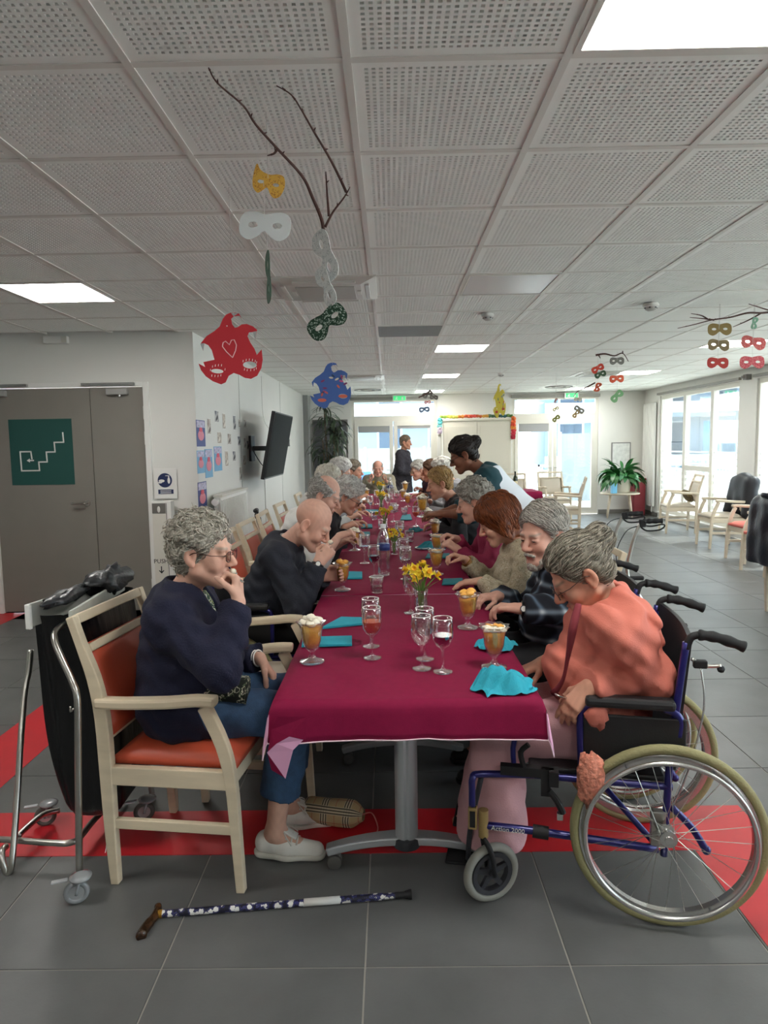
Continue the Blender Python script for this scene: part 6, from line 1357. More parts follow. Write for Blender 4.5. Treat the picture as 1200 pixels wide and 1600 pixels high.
def jester(label, x0, y0, S, depth, col, deco, squash=1.0):
    out = [(560, 170), (490, 200), (445, 260), (400, 370), (320, 440), (210, 510), (130, 610), (160, 720), (178, 612), (235, 640), (285, 710), (325, 850), (165, 885), (190, 955), (95, 905), (130, 1000), (200, 1090), (300, 1160), (420, 1205), (485, 1175), (530, 1080), (600, 1040), (680, 1065), (760, 1110), (850, 1125), (940, 1080), (1000, 970), (1020, 850), (1005, 700), (935, 780), (900, 690), (840, 600), (800, 510), (822, 455), (880, 450), (910, 555), (940, 420), (880, 370), (790, 335), (720, 340), (660, 380), (620, 390), (580, 340), (565, 260), (600, 225), (680, 215), (718, 262), (680, 185), (620, 168)]
    c = ay(x0+65*S*squash, y0+75*S, depth); s = S/9.23/F*(c-CAMO).dot(CW); g = lambda u, v: ((u-600)*s*squash, -(v-692)*s)
    t = thing('jester_mask', label, 'mask', c, group='jester masks'); Mx = face_frame(c, 0, 0); tips = lambda pts, w: None
    curve_mesh('card', [[g(*p) for p in out], [g(*p) for p in oval(365, 1015, 90, 32, 16, .08)], [g(*p) for p in oval(835, 925, 100, 52, 16, .05)]], .0012, mat('jester_'+col, col, .7), t, Mx)
    def pt(u, v, d=.002): q = g(u, v); return Mx @ Vector((q[0], q[1], d))
    if deco == 'heart':
        MB().tube([pt(*q) for q in ((585, 820), (500, 740), (440, 660), (450, 605), (485, 585), (540, 635), (570, 570), (610, 565), (642, 640), (630, 720), (585, 820))], .0022, 6).build('heart_outline', mat('glitter_pink', 'd9a9a9', .6), t)
        for (a, b) in ((300, 950), (340, 935), (385, 930), (430, 930), (270, 1000), (480, 990), (290, 1080), (335, 1085), (380, 1085), (420, 1075), (740, 870), (785, 855), (830, 850), (875, 855), (915, 870), (935, 890), (760, 990), (800, 1000), (850, 1000), (900, 995), (930, 975)): MB().tube([pt(a, b-15), pt(a-4, b+15)], .0012, 5).build('lash', M_white, t)
        for tri in (((122, 620), (178, 612), (160, 720)), ((880, 450), (935, 440), (910, 555)), ((560, 172), (670, 180), (600, 225))): MB().prism(list(tri), lambda u, v: pt(u, v, .0025), lambda u, v: pt(u, v, .0014)).build('silver_tip', mat('silver_card', 'a3a5a5', .4, metal=.4), t)
        MB().ball(pt(505, 365), .003, 8).build('eyelet', M_white, t)
    else:
        for k in range(14):
            a, b = r_.uniform(330, 900), r_.uniform(380, 960); cc = deco[k % len(deco)]; an = r_.uniform(0, 3); d_ = [(a+50*math.cos(q)*math.cos(an)-22*math.sin(q)*math.sin(an), b+50*math.cos(q)*math.sin(an)+22*math.sin(q)*math.cos(an)) for q in [2*math.pi*j/10 for j in range(10)]]
            MB().prism(d_, lambda u, v: pt(u, v, .003), lambda u, v: pt(u, v, .0014)).build('paper_patch', mat('patch_'+cc, cc, .7), t)
        for (a, b, w_) in ((365, 1015, 100), (835, 925, 105)): MB().prism([(a+w_*math.cos(q), b+40*math.sin(q)) for q in [2*math.pi*j/12 for j in range(12)]], lambda u, v: pt(u, v, .0035), lambda u, v: pt(u, v, .0014)).build('paper_patch', mat('patch_'+deco[0], deco[0], .7), t)
    MB().tube([pt(600, 200), pt(600, 200)+Vector((0, 0, CEIL-c.z-pt(600, 200).z))], .0009, 5).build('thread', M_thread, t)
jester('large red jester mask with a pink heart', 300, 470, 1.0, 2.85, 'b3202c', 'heart')
jester('blue jester mask with coloured paper petals', 478, 555, .64, 4.7, '4a6cb2', ['e0705a', 'd8608a', '8a3a6a', '2f4a6a', 'e8e0c8'])
jester('yellow jester mask near the back wall', 768, 591, .48, 6.3, 'd8c448', ['c8523a', '7a8a9a', 'e8dca0', '8a9a4a'], .42)
branch('long bare branch of the mobile at the right edge', [[ay(1215, 486, 5.5), ay(1190, 489, 5.45), ay(1168, 489, 5.4), ay(1140, 496, 5.4), ay(1112, 500, 5.4), ay(1085, 507, 5.35), ay(1059, 513, 5.3)], [ay(1116, 500, 5.4), ay(1100, 498, 5.4), ay(1078, 496, 5.35)], [ay(1106, 499, 5.4), ay(1096, 493, 5.4), ay(1080, 490, 5.3)], [ay(1190, 489, 5.45), ay(1168, 501, 5.5), ay(1145, 511, 5.5)], [ay(1205, 486, 5.4), ay(1170, 475, 5.2)]], .009)
for lb, x, y_, w_, c, a in (('upper tan eye mask of the right mobile', 1124.5, 514.5, 36, '8f7a4a', 0), ('lower tan eye mask with a notched top', 1123, 539, 33, '8a7a5a', -.1), ('plain red eye mask below the tan ones', 1121.5, 567, 32, 'b03a34', -.05), ('upper rosy speckled mask at the right edge', 1177, 535.5, 37, 'c05a5a', -.2), ('lower rosy speckled mask at the right edge', 1175, 566, 37, 'b8505a', 0)):
    mask(lb, x, y_, 5.45, w_, c, a, .1, EYE, specks('rosy_'+c, c, 'd89a94', 90) if 'rosy' in lb else None)
mask('narrow green mask edge-on at the right edge', 1179, 505, 5.45, 18, '7aa58c', 1.5, .3)
branch('short crooked branch of the middle right mobile', [[ay(931, 555, 8.2), ay(945, 553, 8.2), ay(960, 556, 8.2), ay(973, 552, 8.2), ay(982, 565, 8.2)], [ay(935, 554, 8.2), ay(938, 560, 8.2)], [ay(973, 552, 8.2), ay(973, 546, 8.1)]], .012)
for lb, x, y_, w_, c, a in (('grey eye mask of the middle right mobile', 964, 564, 22, '7d7c76', 0), ('orange eye mask of the middle right mobile', 963.5, 592, 22, 'cf5a3c', .05), ('tilted scarlet mask touching a dark green one', 934, 576, 20, 'c8402c', .5), ('dark green ring shaped mask behind the scarlet one', 938, 585, 18, '39553a', .35), ('narrow orange mask seen edge-on', 934, 605, 18, 'd8603c', 1.5), ('tilted green mask near the back corner', 964, 619, 22, '6a9a6a', .8)):
    mask(lb, x, y_, 8.2, w_, c, a, .9 if 'edge' in lb else .1)
branch('thin dark branch near the right glazed door', [[ay(930, 598, 10.5), ay(915, 606, 10.5), ay(902, 612, 10.5), ay(896, 620, 10.5)]], .012)
for lb, x, y_, w_, c, a in (('tiny brown mask before the right glazed door', 868.5, 626, 8, '8a4a2c', 1.2), ('tiny yellow mask before the right glazed door', 868.5, 639, 10, 'c8b464', .5), ('tiny olive mask before the right glazed door', 869, 654, 13, '7a8038', .7), ('tiny pale mask before the right glazed door', 903, 624, 12, 'b5b09a', -.1), ('tiny grey mask before the right glazed door', 905, 640, 17, '8a867a', -.6), ('tiny tan mask before the right glazed door', 900, 647, 13, 'a5885a', .9)):
    mask(lb, x, y_, 10.4, w_, c, a, .2)
branch('small dark branch before the left glazed door', [[ay(654, 621, 12.0), ay(664, 617, 12), ay(672, 614, 12), ay(684, 620, 12)]], .014)
for lb, x, y_, w_, c, a in (('tiny dark mask on the branch before the left glazed door', 668, 616, 17, '5a5650', .5), ('tiny rust mask before the left glazed door', 668, 628.5, 10, 'b0604a', .1), ('tiny slate mask before the left glazed door', 663, 640, 17, '5a6a80', .1), ('tiny charcoal mask beside the rust one', 678, 621, 13, '55504a', -.1)): mask(lb, x, y_, 12.0, w_, c, a)
# ================================================================ THE DINERS
A3 = np.array
def H_(w, d, n, c=.5, pole=None): return (A3(w, float), A3(d, float), A3(n, float), c) if pole is None else (A3(w, float), A3(d, float), A3(n, float), c, pole)
# woman in navy cardigan, spoon at her mouth
p1, I1 = person('woman in navy cardigan and glasses lifting a spoon at the near left', dict(res=2, old=1, mouth=1, f=(1, .02), pel=(-.805, 2.47, .60), nb=(-.775, 2.47, .985), hd=(-.688, 2.465, 1.14), look=(1, -.10, -.08), hs=1.04, w=1.10, bust=1, belly=.045, skin='d6a994',
  hands=[H_((-.52, 2.60, .70), (.55, -.1, -.75), (-.4, -.2, -.5), .35), H_((-.535, 2.335, .985), (-.12, .42, .85), (-.9, .05, -.1), (.8, .9, .95, 1), (.35, -.7, -.7))], bangle=0, bm=M_white,
  knees=[(-.40, 2.60, .55), (-.375, 2.42, .545)], ankles=[(-.43, 2.62, .09), (-.45, 2.42, .09)], toes=[(1, .05, 0), (1, -.12, 0)],
  clothes=[('top', M_navy, .02, dict(name='cardigan', lap=.28, hem=.12, fold=.006, v=.10)), ('top', M_scarf, .006, dict(name='blouse', sleeve=0, neck=.0)), ('trousers', M_jean, .014, dict(to=.66, flare=.012)), ('shoes', M_sneak)],
  hairc='8f897c', hair=dict(s='short', t=.018, amp=.008, fq=105, c2='b5b0a4', line=.022), glasses='5a4038'))
MB().tube(smooth_path([Vector(I1['legs'][1][0]+A3([.1, -.02, .09]))-Vector(I1['loc']), Vector((-.52, 2.36, .66))-Vector(I1['loc'])], 4), .05, 10).build('tunic_hem', M_camo, p1, smooth=True)
for k, (kn, an) in enumerate(((I1['legs'][0][1], I1['legs'][0][2]), (I1['legs'][1][1], I1['legs'][1][2]))):
    c_ = lerp(kn, an, .64)-A3(I1['loc']); 
    for q in range(2): MB().ball(Vector(c_+A3([.055-.012*q, -.04-.012*q, .035])), .006, 8).build('snap', M_chrome, p1, smooth=True)
# bald man in dark sweater
person('bald man in a dark sweater bending over his dessert glass', dict(res=2, old=1, f=(1, .0), pel=(-.74, 3.70, .575), nb=(-.575, 3.67, 1.0), hd=(-.425, 3.63, 1.105), look=(.82, -.12, -.56), hs=1.06, w=1.12, sw=.18, belly=.03, skin='d8a893',
  hands=[H_((-.36, 3.60, .83), (.75, -.15, .1), (0, -1, .0), .55), H_((-.375, 3.475, .925), (.55, .2, .62), (-.2, .9, -.3), (.75, .85, .95, 1), (.2, -.4, -1))], watch=1,
  clothes=[('top', M_navy2, .018, dict(neck=-.005, fold=.006)), ('top', M_shirtw, .004, dict(name='shirt', sleeve=0, neck=.02)), ('trousers', M_blackt, .012), ('shoes', M_shoe)], hairc='b9a596'))
# balding grey man
person('balding grey haired man in a pale shirt, third on the left side', dict(res=1, old=1, f=(1, 0), pel=(-.76, 4.62, .60), nb=(-.585, 4.62, 1.06), hd=(-.445, 4.60, 1.185), look=(.88, -.12, -.42), hs=1.05, w=1.08, sw=.18, belly=.03, skin='d6a894',
  hands=[H_((-.33, 4.72, .86), (.8, -.2, .2), (-.3, -.3, -1), .5), H_((-.345, 4.50, .925), (.75, .12, .2), (0, .3, -1), (.6, .8, .9, .9), (.1, -.5, -1))],
  clothes=[('top', M_shirtw, .014, dict(sleeve=.35, loose=.015)), ('trousers', M_greyt, .012), ('shoes', M_shoe)], hairc='8f8b85', hair=dict(s='ring', t=.009, amp=.003, c2='b5b1aa')))
def diner(label, y, hd, look, skin, hairc, hair, top, side=-1, res=0, tro=None, h1=None, h2=None, **kw):
    s = side; px = .78*(-1 if s < 0 else 1); f = (1, 0) if s < 0 else (-1, 0); ex = .30 if s < 0 else -.34; bx = -.60 if s < 0 else .66
    nb = (hd[0]+(-.12 if s < 0 else .12), y, hd[2]-.135); q = -1 if s < 0 else 1
    # left hand lies on the far side for the left row, on the near side for the right row
    lw = h1 if h1 else H_(((-.33 if s < 0 else .40), y+(.10 if s < 0 else -.10), .83), (-q, -.2*(-q), .15), (0, -.2, -1), .5)
    rw = h2 if h2 else H_(((-.36 if s < 0 else .43), y-(.10 if s < 0 else -.10), .90), (-q, .25*(-q), .35), (0, .3*(-q), -1), .7)
    d = dict(res=res, old=1, f=f, pel=(px, y, .60), nb=nb, hd=hd, look=look, skin=skin, hairc=hairc, hair=hair, hands=[lw, rw], clothes=[('top', top, .014), ('trousers', tro or M_blackt, .012), ('shoes', M_shoe)], hs=1.02); d.update(kw)
    return person(label, d)
diner('woman with white curls and glasses on the left side of the table', 5.28, (-.33, 5.28, 1.125), (.86, -.1, -.5), 'd39f88', 'b3afa8', dict(s='short', t=.026, amp=.009, fq=140, c2='d8d5cf', line=.02), M_blackk, res=1, glasses='3a3636')
diner('blond grey haired diner behind the balding man', 5.98, (-.545, 5.98, 1.21), (.9, .1, -.35), 'd6a58e', 'bdb6a4', dict(s='short', t=.020, amp=.007, c2='dcd7ca'), M_shirtw)
diner('white haired diner on the left beyond the blond haired one', 6.9, (-.50, 6.9, 1.25), (.9, .1, -.3), 'd6a58e', 'c9c6bf', dict(s='short', t=.024, amp=.008, c2='e4e2dc'), M_grey)
diner('brown haired diner on the left nearest the tall plant', 8.3, (-.44, 8.3, 1.205), (.95, -.25, -.05), 'd09c82', '6f6455', dict(s='short', t=.018, amp=.006, c2='8f8473'), M_shirtw)
# right side
p10, I10 = person('woman in a coral shawl sitting in the near wheelchair', dict(res=2, old=1, f=(-.98, .2), pel=(.745, 2.35, .575), nb=(.755, 2.33, .955), hd=(.655, 2.335, 1.065), look=(-.80, .06, -.60), hs=1.04, w=1.12, sw=.165, belly=.03, skin='c49078',
  elbows=[(.845, 2.175, .765), (.76, 2.50, .80)], hands=[H_((.635, 2.145, .735), (-.62, -.05, -.62), (.5, .45, -.6), (.15, .22, .3, .38), (.8, -.5, -.5)), H_((.56, 2.50, .70), (-.85, -.3, -.25), (0, -.2, -1), .45)],
  knees=[(.37, 2.33, .50), (.40, 2.52, .50)], ankles=[(.345, 2.36, .105), (.37, 2.53, .105)], toes=[(-.95, .1, 0), (-.95, .25, 0)],
  clothes=[('shawl', M_coral, .024, dict(fr=(.92, .15))), ('trousers', M_pinkt, .024, dict(to=.97, flare=.06)), ('top', M_maroon, .0, dict(name='tunic', lap=.25, sleeve=.5, fold=.001))],
  hairc='5c564a', hair=dict(s='bun', t=.010, amp=.005, fq=150, str=1, c2='8a8476', line=.020, bun=(0, -.112, .062), br=(.052, .048, .055)), glasses='4a3a34'))
loc = Vector(I10['loc'])
MB().tube(smooth_path([Vector((.60, 2.17, 1.0))-loc, Vector((.575, 2.14, .93))-loc, Vector((.57, 2.17, .84))-loc, Vector((.56, 2.2, .74))-loc, Vector((.54, 2.24, .68))-loc], 5), [.010+.004*math.sin(i*.35) for i in range(21)], 10).build('scarf_edge', M_maroon, p10, smooth=True)
M_lace = mat('coral_lace', 'd98a72', .8, var=.25, vscale=70, bump=1, bscale=70)
mb = crumple((.61-loc.x, 2.06-loc.y, .47), .04, .018, .08, 5, 20); mb.build('shawl_fringe', M_lace, p10, smooth=True)
mb = crumple((.645-loc.x, 2.11-loc.y, .655), .035, .025, .04, 8, 18); mb.build('shawl_fringe', M_coral, p10, smooth=True)
t = thing('sandal', 'dark sandal under the foot of the coral shawl woman', 'shoe', (.29, 2.36, 0), math.pi-.1)
MB().cbox((.0, 0, .078), (.22, .075, .012)).build('sandal_sole', M_shoe, t, bevel=.005); MB().tube(smooth_path([(.02, -.04, .08), (.03, 0, .115), (.02, .04, .08)], 4), .008, 8).build('strap', M_shoe, t, smooth=True)
p11, I11 = person('bearded grey haired man in a dark checked shirt beside the coral shawl woman', dict(res=2, old=1, f=(-1, -.05), pel=(.84, 3.08, .575), nb=(.785, 3.08, .985), hd=(.685, 3.07, 1.105), look=(-.80, -.55, -.20), hs=1.08, w=1.12, sw=.18, belly=.05, skin='cf9f8c', shut=0,
  elbows=[(.80, 2.87, .80), None], hands=[H_((.545, 2.88, .815), (-.9, .3, .0), (-.1, .1, -1), (.35, .4, .45, .55), (.3, -.9, -.4)), H_((.50, 3.20, .80), (-.8, -.4, .0), (0, 0, -1), .4)], watch=0,
  clothes=[('top', M_plaid, .018, dict(name='shirt', loose=.008, v=.05)), ('trousers', M_blackt, .012), ('shoes', M_shoe)], hairc='8a857c', hair=dict(s='short', t=.016, amp=.004, fq=130, str=1, c2='b0aca3', line=.012), beard='aaa49a'))
diner('auburn haired woman in a beige patterned blouse on the right side', 3.72, (.585, 3.70, 1.10), (-.88, .10, -.42), 'd0a088', '5a2c16', dict(s='bob', t=.024, amp=.005, fq=120, str=1, c2='83451f', line=.05, len=-.085), M_floral, 1, 2, h1=H_((.47, 3.55, .80), (-1, .12, -.1), (0, 0, -1), .2, (.2, -.8, -.5)), h2=H_((.43, 3.93, .85), (-.9, -.15, .35), (0, -.3, -1), .6), bangle=1, bm=mat('gold', 'b8923a', .3, metal=.9), sw=.165, bust=1)
diner('grey curled woman in a magenta top and black cardigan', 4.36, (.53, 4.33, 1.15), (-.93, .18, -.28), 'd0a08c', '7d7970', dict(s='short', t=.022, amp=.008, fq=140, c2='a5a198', line=.016), M_magenta, 1, 1, h1=H_((.42, 4.20, .86), (-.7, .1, .5), (0, .4, -1), .7, (.2, -.7, -.7)), sw=.16)
diner('short blond woman in a dark top beyond the waitress', 5.85, (.42, 5.82, 1.185), (-.95, -.05, -.25), 'd29c82', '8f6f45', dict(s='short', t=.014, amp=.005, fq=150, str=1, c2='b8945f', line=.016), M_blackk, 1, 1)
diner('white haired diner behind the short blond woman', 7.4, (.555, 7.4, 1.235), (-.95, 0, -.3), 'd6a58e', 'cfc9bc', dict(s='short', t=.022, amp=.007, c2='e6e2d8'), M_grey, 1)
diner('brown faced diner half hidden between the white haired and plum top women', 8.3, (.49, 8.3, 1.20), (-.95, 0, -.2), 'b97f62', '5a4030', dict(s='short', t=.012, amp=.005), M_grey, 1)
diner('woman in glasses and a plum print top far down the right side', 9.4, (.385, 9.4, 1.165), (-.9, -.35, -.25), 'd3a089', 'b5b0a4', dict(s='short', t=.018, amp=.006, c2='d6d2c8'), M_plum, 1, glasses='4a3a3a')
person('bald man in a sand sweater at the far head of the table', dict(old=1, f=(0, -1), pel=(-.19, 11.65, .60), nb=(-.195, 11.50, 1.0), hd=(-.205, 11.42, 1.13), look=(0, -1, -.15), hs=1.04, w=1.15, sw=.19, belly=.03, skin='d29a84',
  hands=[H_((-.06, 11.18, .93), (-.6, -.2, .6), (0, 0, 1), .6), H_((-.34, 11.18, .95), (.6, -.2, .6), (0, 0, 1), .6)], clothes=[('top', M_sand, .02), ('trousers', M_greyt, .012), ('shoes', M_shoe)], hairc='9a8f86', hair=dict(s='ring', t=.006, amp=.002)))
person('standing person in dark dotted clothes with cropped hair before the glazed door', dict(stand=1, f=(.9, -.3), pel=(.20, 12.35, .92), nb=(.235, 12.33, 1.40), hd=(.285, 12.31, 1.56), look=(.95, -.3, -.12), w=1.1, belly=.03, bust=1, skin='c48f74',
  hands=[H_((.42, 12.42, 1.0), (.7, -.2, -.3), (0, 0, -1), .5), H_((.42, 12.15, 1.0), (.7, .2, -.3), (0, 0, -1), .5)], clothes=[('top', M_darkp, .02, dict(hem=.25, skirt=.25)), ('trousers', M_blackt, .015), ('shoes', M_shoe)], hairc='6b5a48', hair=dict(s='short', t=.010, amp=.004, c2='857361')))
person('waitress with black bun, teal tunic and white apron leaning over the table', dict(stand=1, res=1, f=(-1, .12), pel=(.975, 5.08, .95), nb=(.69, 5.12, 1.315), hd=(.55, 5.13, 1.435), look=(-.88, .10, -.42), hs=1.0, w=1.12, sw=.175, belly=.03, bust=1, skin='8a5a44', lip='7a3f38',
  hands=[H_((.36, 5.02, 1.01), (-.95, .1, .0), (0, .3, -1), .5, (.2, -.6, -1)), H_((.36, 5.32, .98), (-.95, -.1, .0), (0, 0, -1), .5)], knees=[(1.0, 4.99, .5), (1.0, 5.17, .5)], ankles=[(1.05, 4.99, .09), (1.05, 5.17, .09)],
  clothes=[('top', M_teal, .014, dict(name='tunic', sleeve=.35, loose=.02, hem=.2)), ('apron', M_apron), ('trousers', M_blackt, .015), ('shoes', M_shoe)], hairc='16120f', hair=dict(s='bun', t=.014, amp=.004, fq=130, str=1, c2='2a211b', line=.02, bun=(0, -.115, .055), br=(.05, .045, .05)), glasses='2a2422'))
# spoons and hand-held things
M_spoon = mat('spoon_steel', 'c9c7c2', .2, metal=1); M_cream = mat('whipped_cream', 'ece4cf', .6, bump=.2, bscale=60)
def spoon(label, bowl, tail, load=None):
    a, b = Vector(bowl), Vector(tail); t = thing('spoon', label, 'spoon', a, group='dessert spoons'); d = (b-a).normalized(); L = (b-a).length
    up = Vector((0, 0, 1)); s = d.cross(up).normalized(); u = s.cross(d); M = Matrix((d, s, u)).transposed()
    MB().ball((0, 0, 0), (.026, .016, .005), 14, M).build('bowl', M_spoon, t, smooth=True)
    MB().sweep([d*.02, d*.05, d*(L*.7), d*L], [.006, .005, .006, .011], .0025, s).build('stem', M_spoon, t)
    if load: MB().ball(u*.008, (.018, .013, .010), 10, M).build('food', load, t, smooth=True)
spoon('spoon with cream at the mouth of the woman in the navy cardigan', (-.578, 2.452, 1.065), (-.515, 2.33, 1.055), M_cream)
spoon('spoon raised by the bald man in the dark sweater', (-.325, 3.61, 1.005), (-.36, 3.47, .985), M_cream)
spoon('small spoon held by the coral shawl woman over her lap', (.545, 2.16, .70), (.66, 2.19, .655))
spoon('spoon held by the balding grey man', (-.225, 4.60, .935), (-.30, 4.47, .965), M_cream)
# ================================================================ ON THE TABLE
TT = TZ+.0075
M_gl2 = glass('drinking_glass', (.985, .99, .99), .95, .05); M_red_w = mat('red_wine', '2e0610', .15); M_rose = mat('rose_drink', 'd2603a', .15, spec=.5); M_fruit = mat('fruit_orange', 'f2bb48', .35, var=.2, vscale=45, bump=.4, bscale=60); M_water = glass('water', (.9, .93, .94), .8, .08)
M_creamw = mat('cream_white', 'efe8d4', .55, bump=.25, bscale=50); M_peach = mat('peach_slice', 'eeb050', .4)
def shell(prof, th=.0014): return prof+[(max(.0005, r-th), z+(0 if i else th)) for i, (r, z) in reversed(list(enumerate(prof)))]
def wavy(mb, amp, n, z0, z1):
    out = []
    for x, y, z in mb.v:
        f = max(0, min(1, (z-z0)/(z1-z0))); a = math.atan2(y, x); k = 1+amp*f*f*math.cos(n*a); out.append((x*k, y*k, z+.35*amp*f*f*.03*math.cos(n*a)))
    mb.v = out; return mb
SUN = {}
def make_sundae(kind):
    t = thing('dessert_glass', 'x', 'dessert', group='footed dessert glasses')
    mb = MB().lathe([(.001, .0), (.036, .0), (.038, .004), (.034, .008), (.012, .016), (.008, .03), (.009, .042), (.02, .055), (.028, .085), (.031, .12), (.036, .145), (.043, .16), (.0415, .161), (.034, .146), (.0295, .12), (.0265, .086), (.018, .058), (.001, .05)], 32)
    wavy(mb, .10, 8, .125, .16).build('glass', M_gl2, t, smooth=True)
    MB().lathe([(.001, .053), (.017, .0585), (.0255, .087), (.0285, .12), (.031, .138), (.001, .142)], 24).build('fruit', M_fruit, t, smooth=True)
    r = random.Random(kind)
    if kind == 0: 
        for k in range(9): a = k*.75; crumple((.019*math.cos(a)*(k < 7), .019*math.sin(a)*(k < 7), .155+.006*(k % 3)+.01*(k > 6)), .015, .015, .012, k, 10).build('cream_swirl', M_creamw, t, smooth=True)
    elif kind == 1:
        for k in range(5): a = k*1.3; crumple((.013*math.cos(a), .013*math.sin(a), .155+.008*(k % 3)), .017, .015, .013, k, 10).build('peach_piece', M_peach, t, smooth=True)
        for k in range(3): crumple((.015*math.cos(2*k), .015*math.sin(2*k), .148), .015, .015, .01, k+9, 10).build('cream_swirl', M_creamw, t, smooth=True)
    else:
        for k in range(7): a = k*.95; crumple((.02*math.cos(a), .02*math.sin(a), .147+.003*(k % 2)), .016, .016, .009, k, 10).build('cream_swirl', M_creamw, t, smooth=True)
        for k in range(6): a = r.uniform(0, 6); MB().cbox((.018*math.cos(a), .018*math.sin(a), .158), (.02, .009, .002), Matrix.Rotation(a, 3, 'Z') @ Matrix.Rotation(.3, 3, 'X')).build('almond_flake', M_peach, t)
    return t
def place(dic, maker, kind, label, x, y, z=None, rz=0, s=1):
    if kind not in dic: dic[kind] = t = maker(kind)
    else: t = copy_tree(dic[kind])
    t.location = (x, y, TT if z is None else z); t.rotation_euler = (0, 0, rz); t.scale = (s*1.2, s*1.2, s*.92) if dic is SUN else (s, s, s); t['label'] = label; return t
def onz(px, py): p = az(px, py, TT); return p.x, p.y
for kind, px, py, lb in ((0, 488, 1034, 'dessert glass with white cream on the near left table corner'), (2, 772, 1043, 'dessert glass with almond flakes behind the crumpled napkin'), (1, 731, 981, 'dessert glass heaped with peach before the bearded man'), (2, 682, 897, 'dessert glass before the auburn woman, nearer one'), (2, 683, 868, 'dessert glass before the auburn woman, farther one'),
    (0, 554, 860, 'dessert glass with cream before the balding man'), (0, 561, 810, 'dessert glass before the woman with white curls'), (0, 669, 822, 'dessert glass with cream and straw before the magenta top woman'), (0, 637, 792, 'dessert glass of the short blond woman'), (0, 573, 781, 'pale dessert glass near the far left end'), (0, 630, 783, 'dessert glass before the white haired woman on the right'), (0, 680, 843, 'dessert glass between the auburn and magenta women')):
    place(SUN, make_sundae, kind, lb, *onz(px, py), rz=px*.1)
place(SUN, make_sundae, 1, 'dessert glass held by the bald man in the dark sweater', -.262, 3.575, rz=1)
place(SUN, make_sundae, 0, 'dessert glass handed over by the waitress', .235, 5.06, .985)
place(SUN, make_sundae, 0, 'dessert glass lifted by the woman in the plum top', .20, 9.3, .86)
WG = {}
def make_wine(kind):
    t = thing('wine_glass', 'x', 'glass', group='stemmed wine glasses')
    MB().lathe([(.001, 0), (.032, 0), (.034, .002), (.03, .005), (.008, .01), (.0042, .02), (.004, .07), (.007, .08), (.022, .092), (.033, .112), (.0365, .135), (.035, .165), (.0325, .186), (.0315, .186), (.0338, .165), (.035, .135), (.0315, .113), (.021, .095), (.001, .086)], 32).build('glass', M_gl2, t, smooth=True)
    MB().ring((0, 0, .186), .032, .0011, (0, 0, 1), 32, 6).build('rim', M_white, t, smooth=True)
    if kind == 'red': MB().lathe([(.001, .0875), (.0205, .0965), (.031, .114), (.0335, .128), (.001, .128)], 28).build('wine', M_red_w, t, smooth='auto')
    if kind == 'rose': MB().lathe([(.001, .0875), (.0205, .0965), (.031, .114), (.0342, .136), (.001, .136)], 28).build('drink', M_rose, t, smooth='auto')
    if kind == 'clear': MB().lathe([(.001, .0875), (.0205, .0965), (.0305, .113), (.001, .113)], 28).build('drink', M_water, t, smooth='auto')
    return t
for kind, px, py, lb in (('rose', 582, 1028, 'wine glass with orange drink near the left table edge'), ('clear', 580, 1010, 'empty wine glass just behind the orange drink'), ('empty', 659, 1045, 'empty wine glass at the near middle of the table'), ('empty2', 664, 1030, 'second empty wine glass behind the near middle one'), ('red', 692, 1050, 'wine glass of red wine at the near end of the table'),
    ('red', 585, 902, 'wine glass of red wine beside the water bottle'), ('clear', 570, 880, 'wine glass beyond the turquoise napkin on the left'), ('clear', 634, 905, 'wine glass right of the water bottle'), ('empty', 631, 888, 'wine glass behind the one right of the water bottle'), ('empty', 642, 958, 'wine glass at the left of the near daffodil vase'), ('rose', 650, 822, 'wine glass with amber drink before the magenta woman'), ('clear', 615, 815, 'wine glass behind the third vase'), ('clear', 625, 852, 'wine glass beside the second vase'),
    ('empty', 606, 797, 'wine glass in the middle of the far table half'), ('clear', 620, 790, 'wine glass near the fourth vase'), ('empty', 589, 788, 'wine glass left of the fourth vase'), ('clear', 579, 800, 'wine glass before the white curled woman'), ('empty', 612, 780, 'wine glass beyond the fourth vase'), ('clear', 602, 779, 'wine glass near the farthest vase')):
    place(WG, make_wine, kind, lb, *onz(px, py))
TB = {}
def make_tumbler(kind):
    t = thing('tumbler', 'x', 'glass', group='water tumblers')
    MB().lathe([(.001, 0), (.03, 0), (.032, .006), (.034, .05), (.036, .085), (.035, .0855), (.0328, .05), (.0305, .01), (.001, .009)], 28).build('glass', M_gl2, t, smooth=True); MB().ring((0, 0, .085), .0355, .001, (0, 0, 1), 28, 6).build('rim', M_white, t, smooth=True)
    MB().lathe([(.001, .0095), (.0295, .0105), (.0315, .035), (.001, .035)], 24).build('water', M_water, t, smooth='auto'); return t
for px, py, lb in ((589, 926, 'low tumbler in front of the red wine beside the bottle'), (624, 838, 'low tumbler in the middle behind the bottle'), (640, 846, 'low tumbler by the white paper'), (597, 826, 'low tumbler near the third vase'), (618, 800, 'low tumbler in the far half of the table'), (632, 806, 'low tumbler on the right in the far half'), (585, 812, 'low tumbler on the left in the far half'), (607, 785, 'low tumbler near the fourth vase')):
    place(TB, make_tumbler, 0, lb, *onz(px, py))
BT = {}
M_pet = glass('bottle_plastic', (.93, .95, .96), .95, .12)
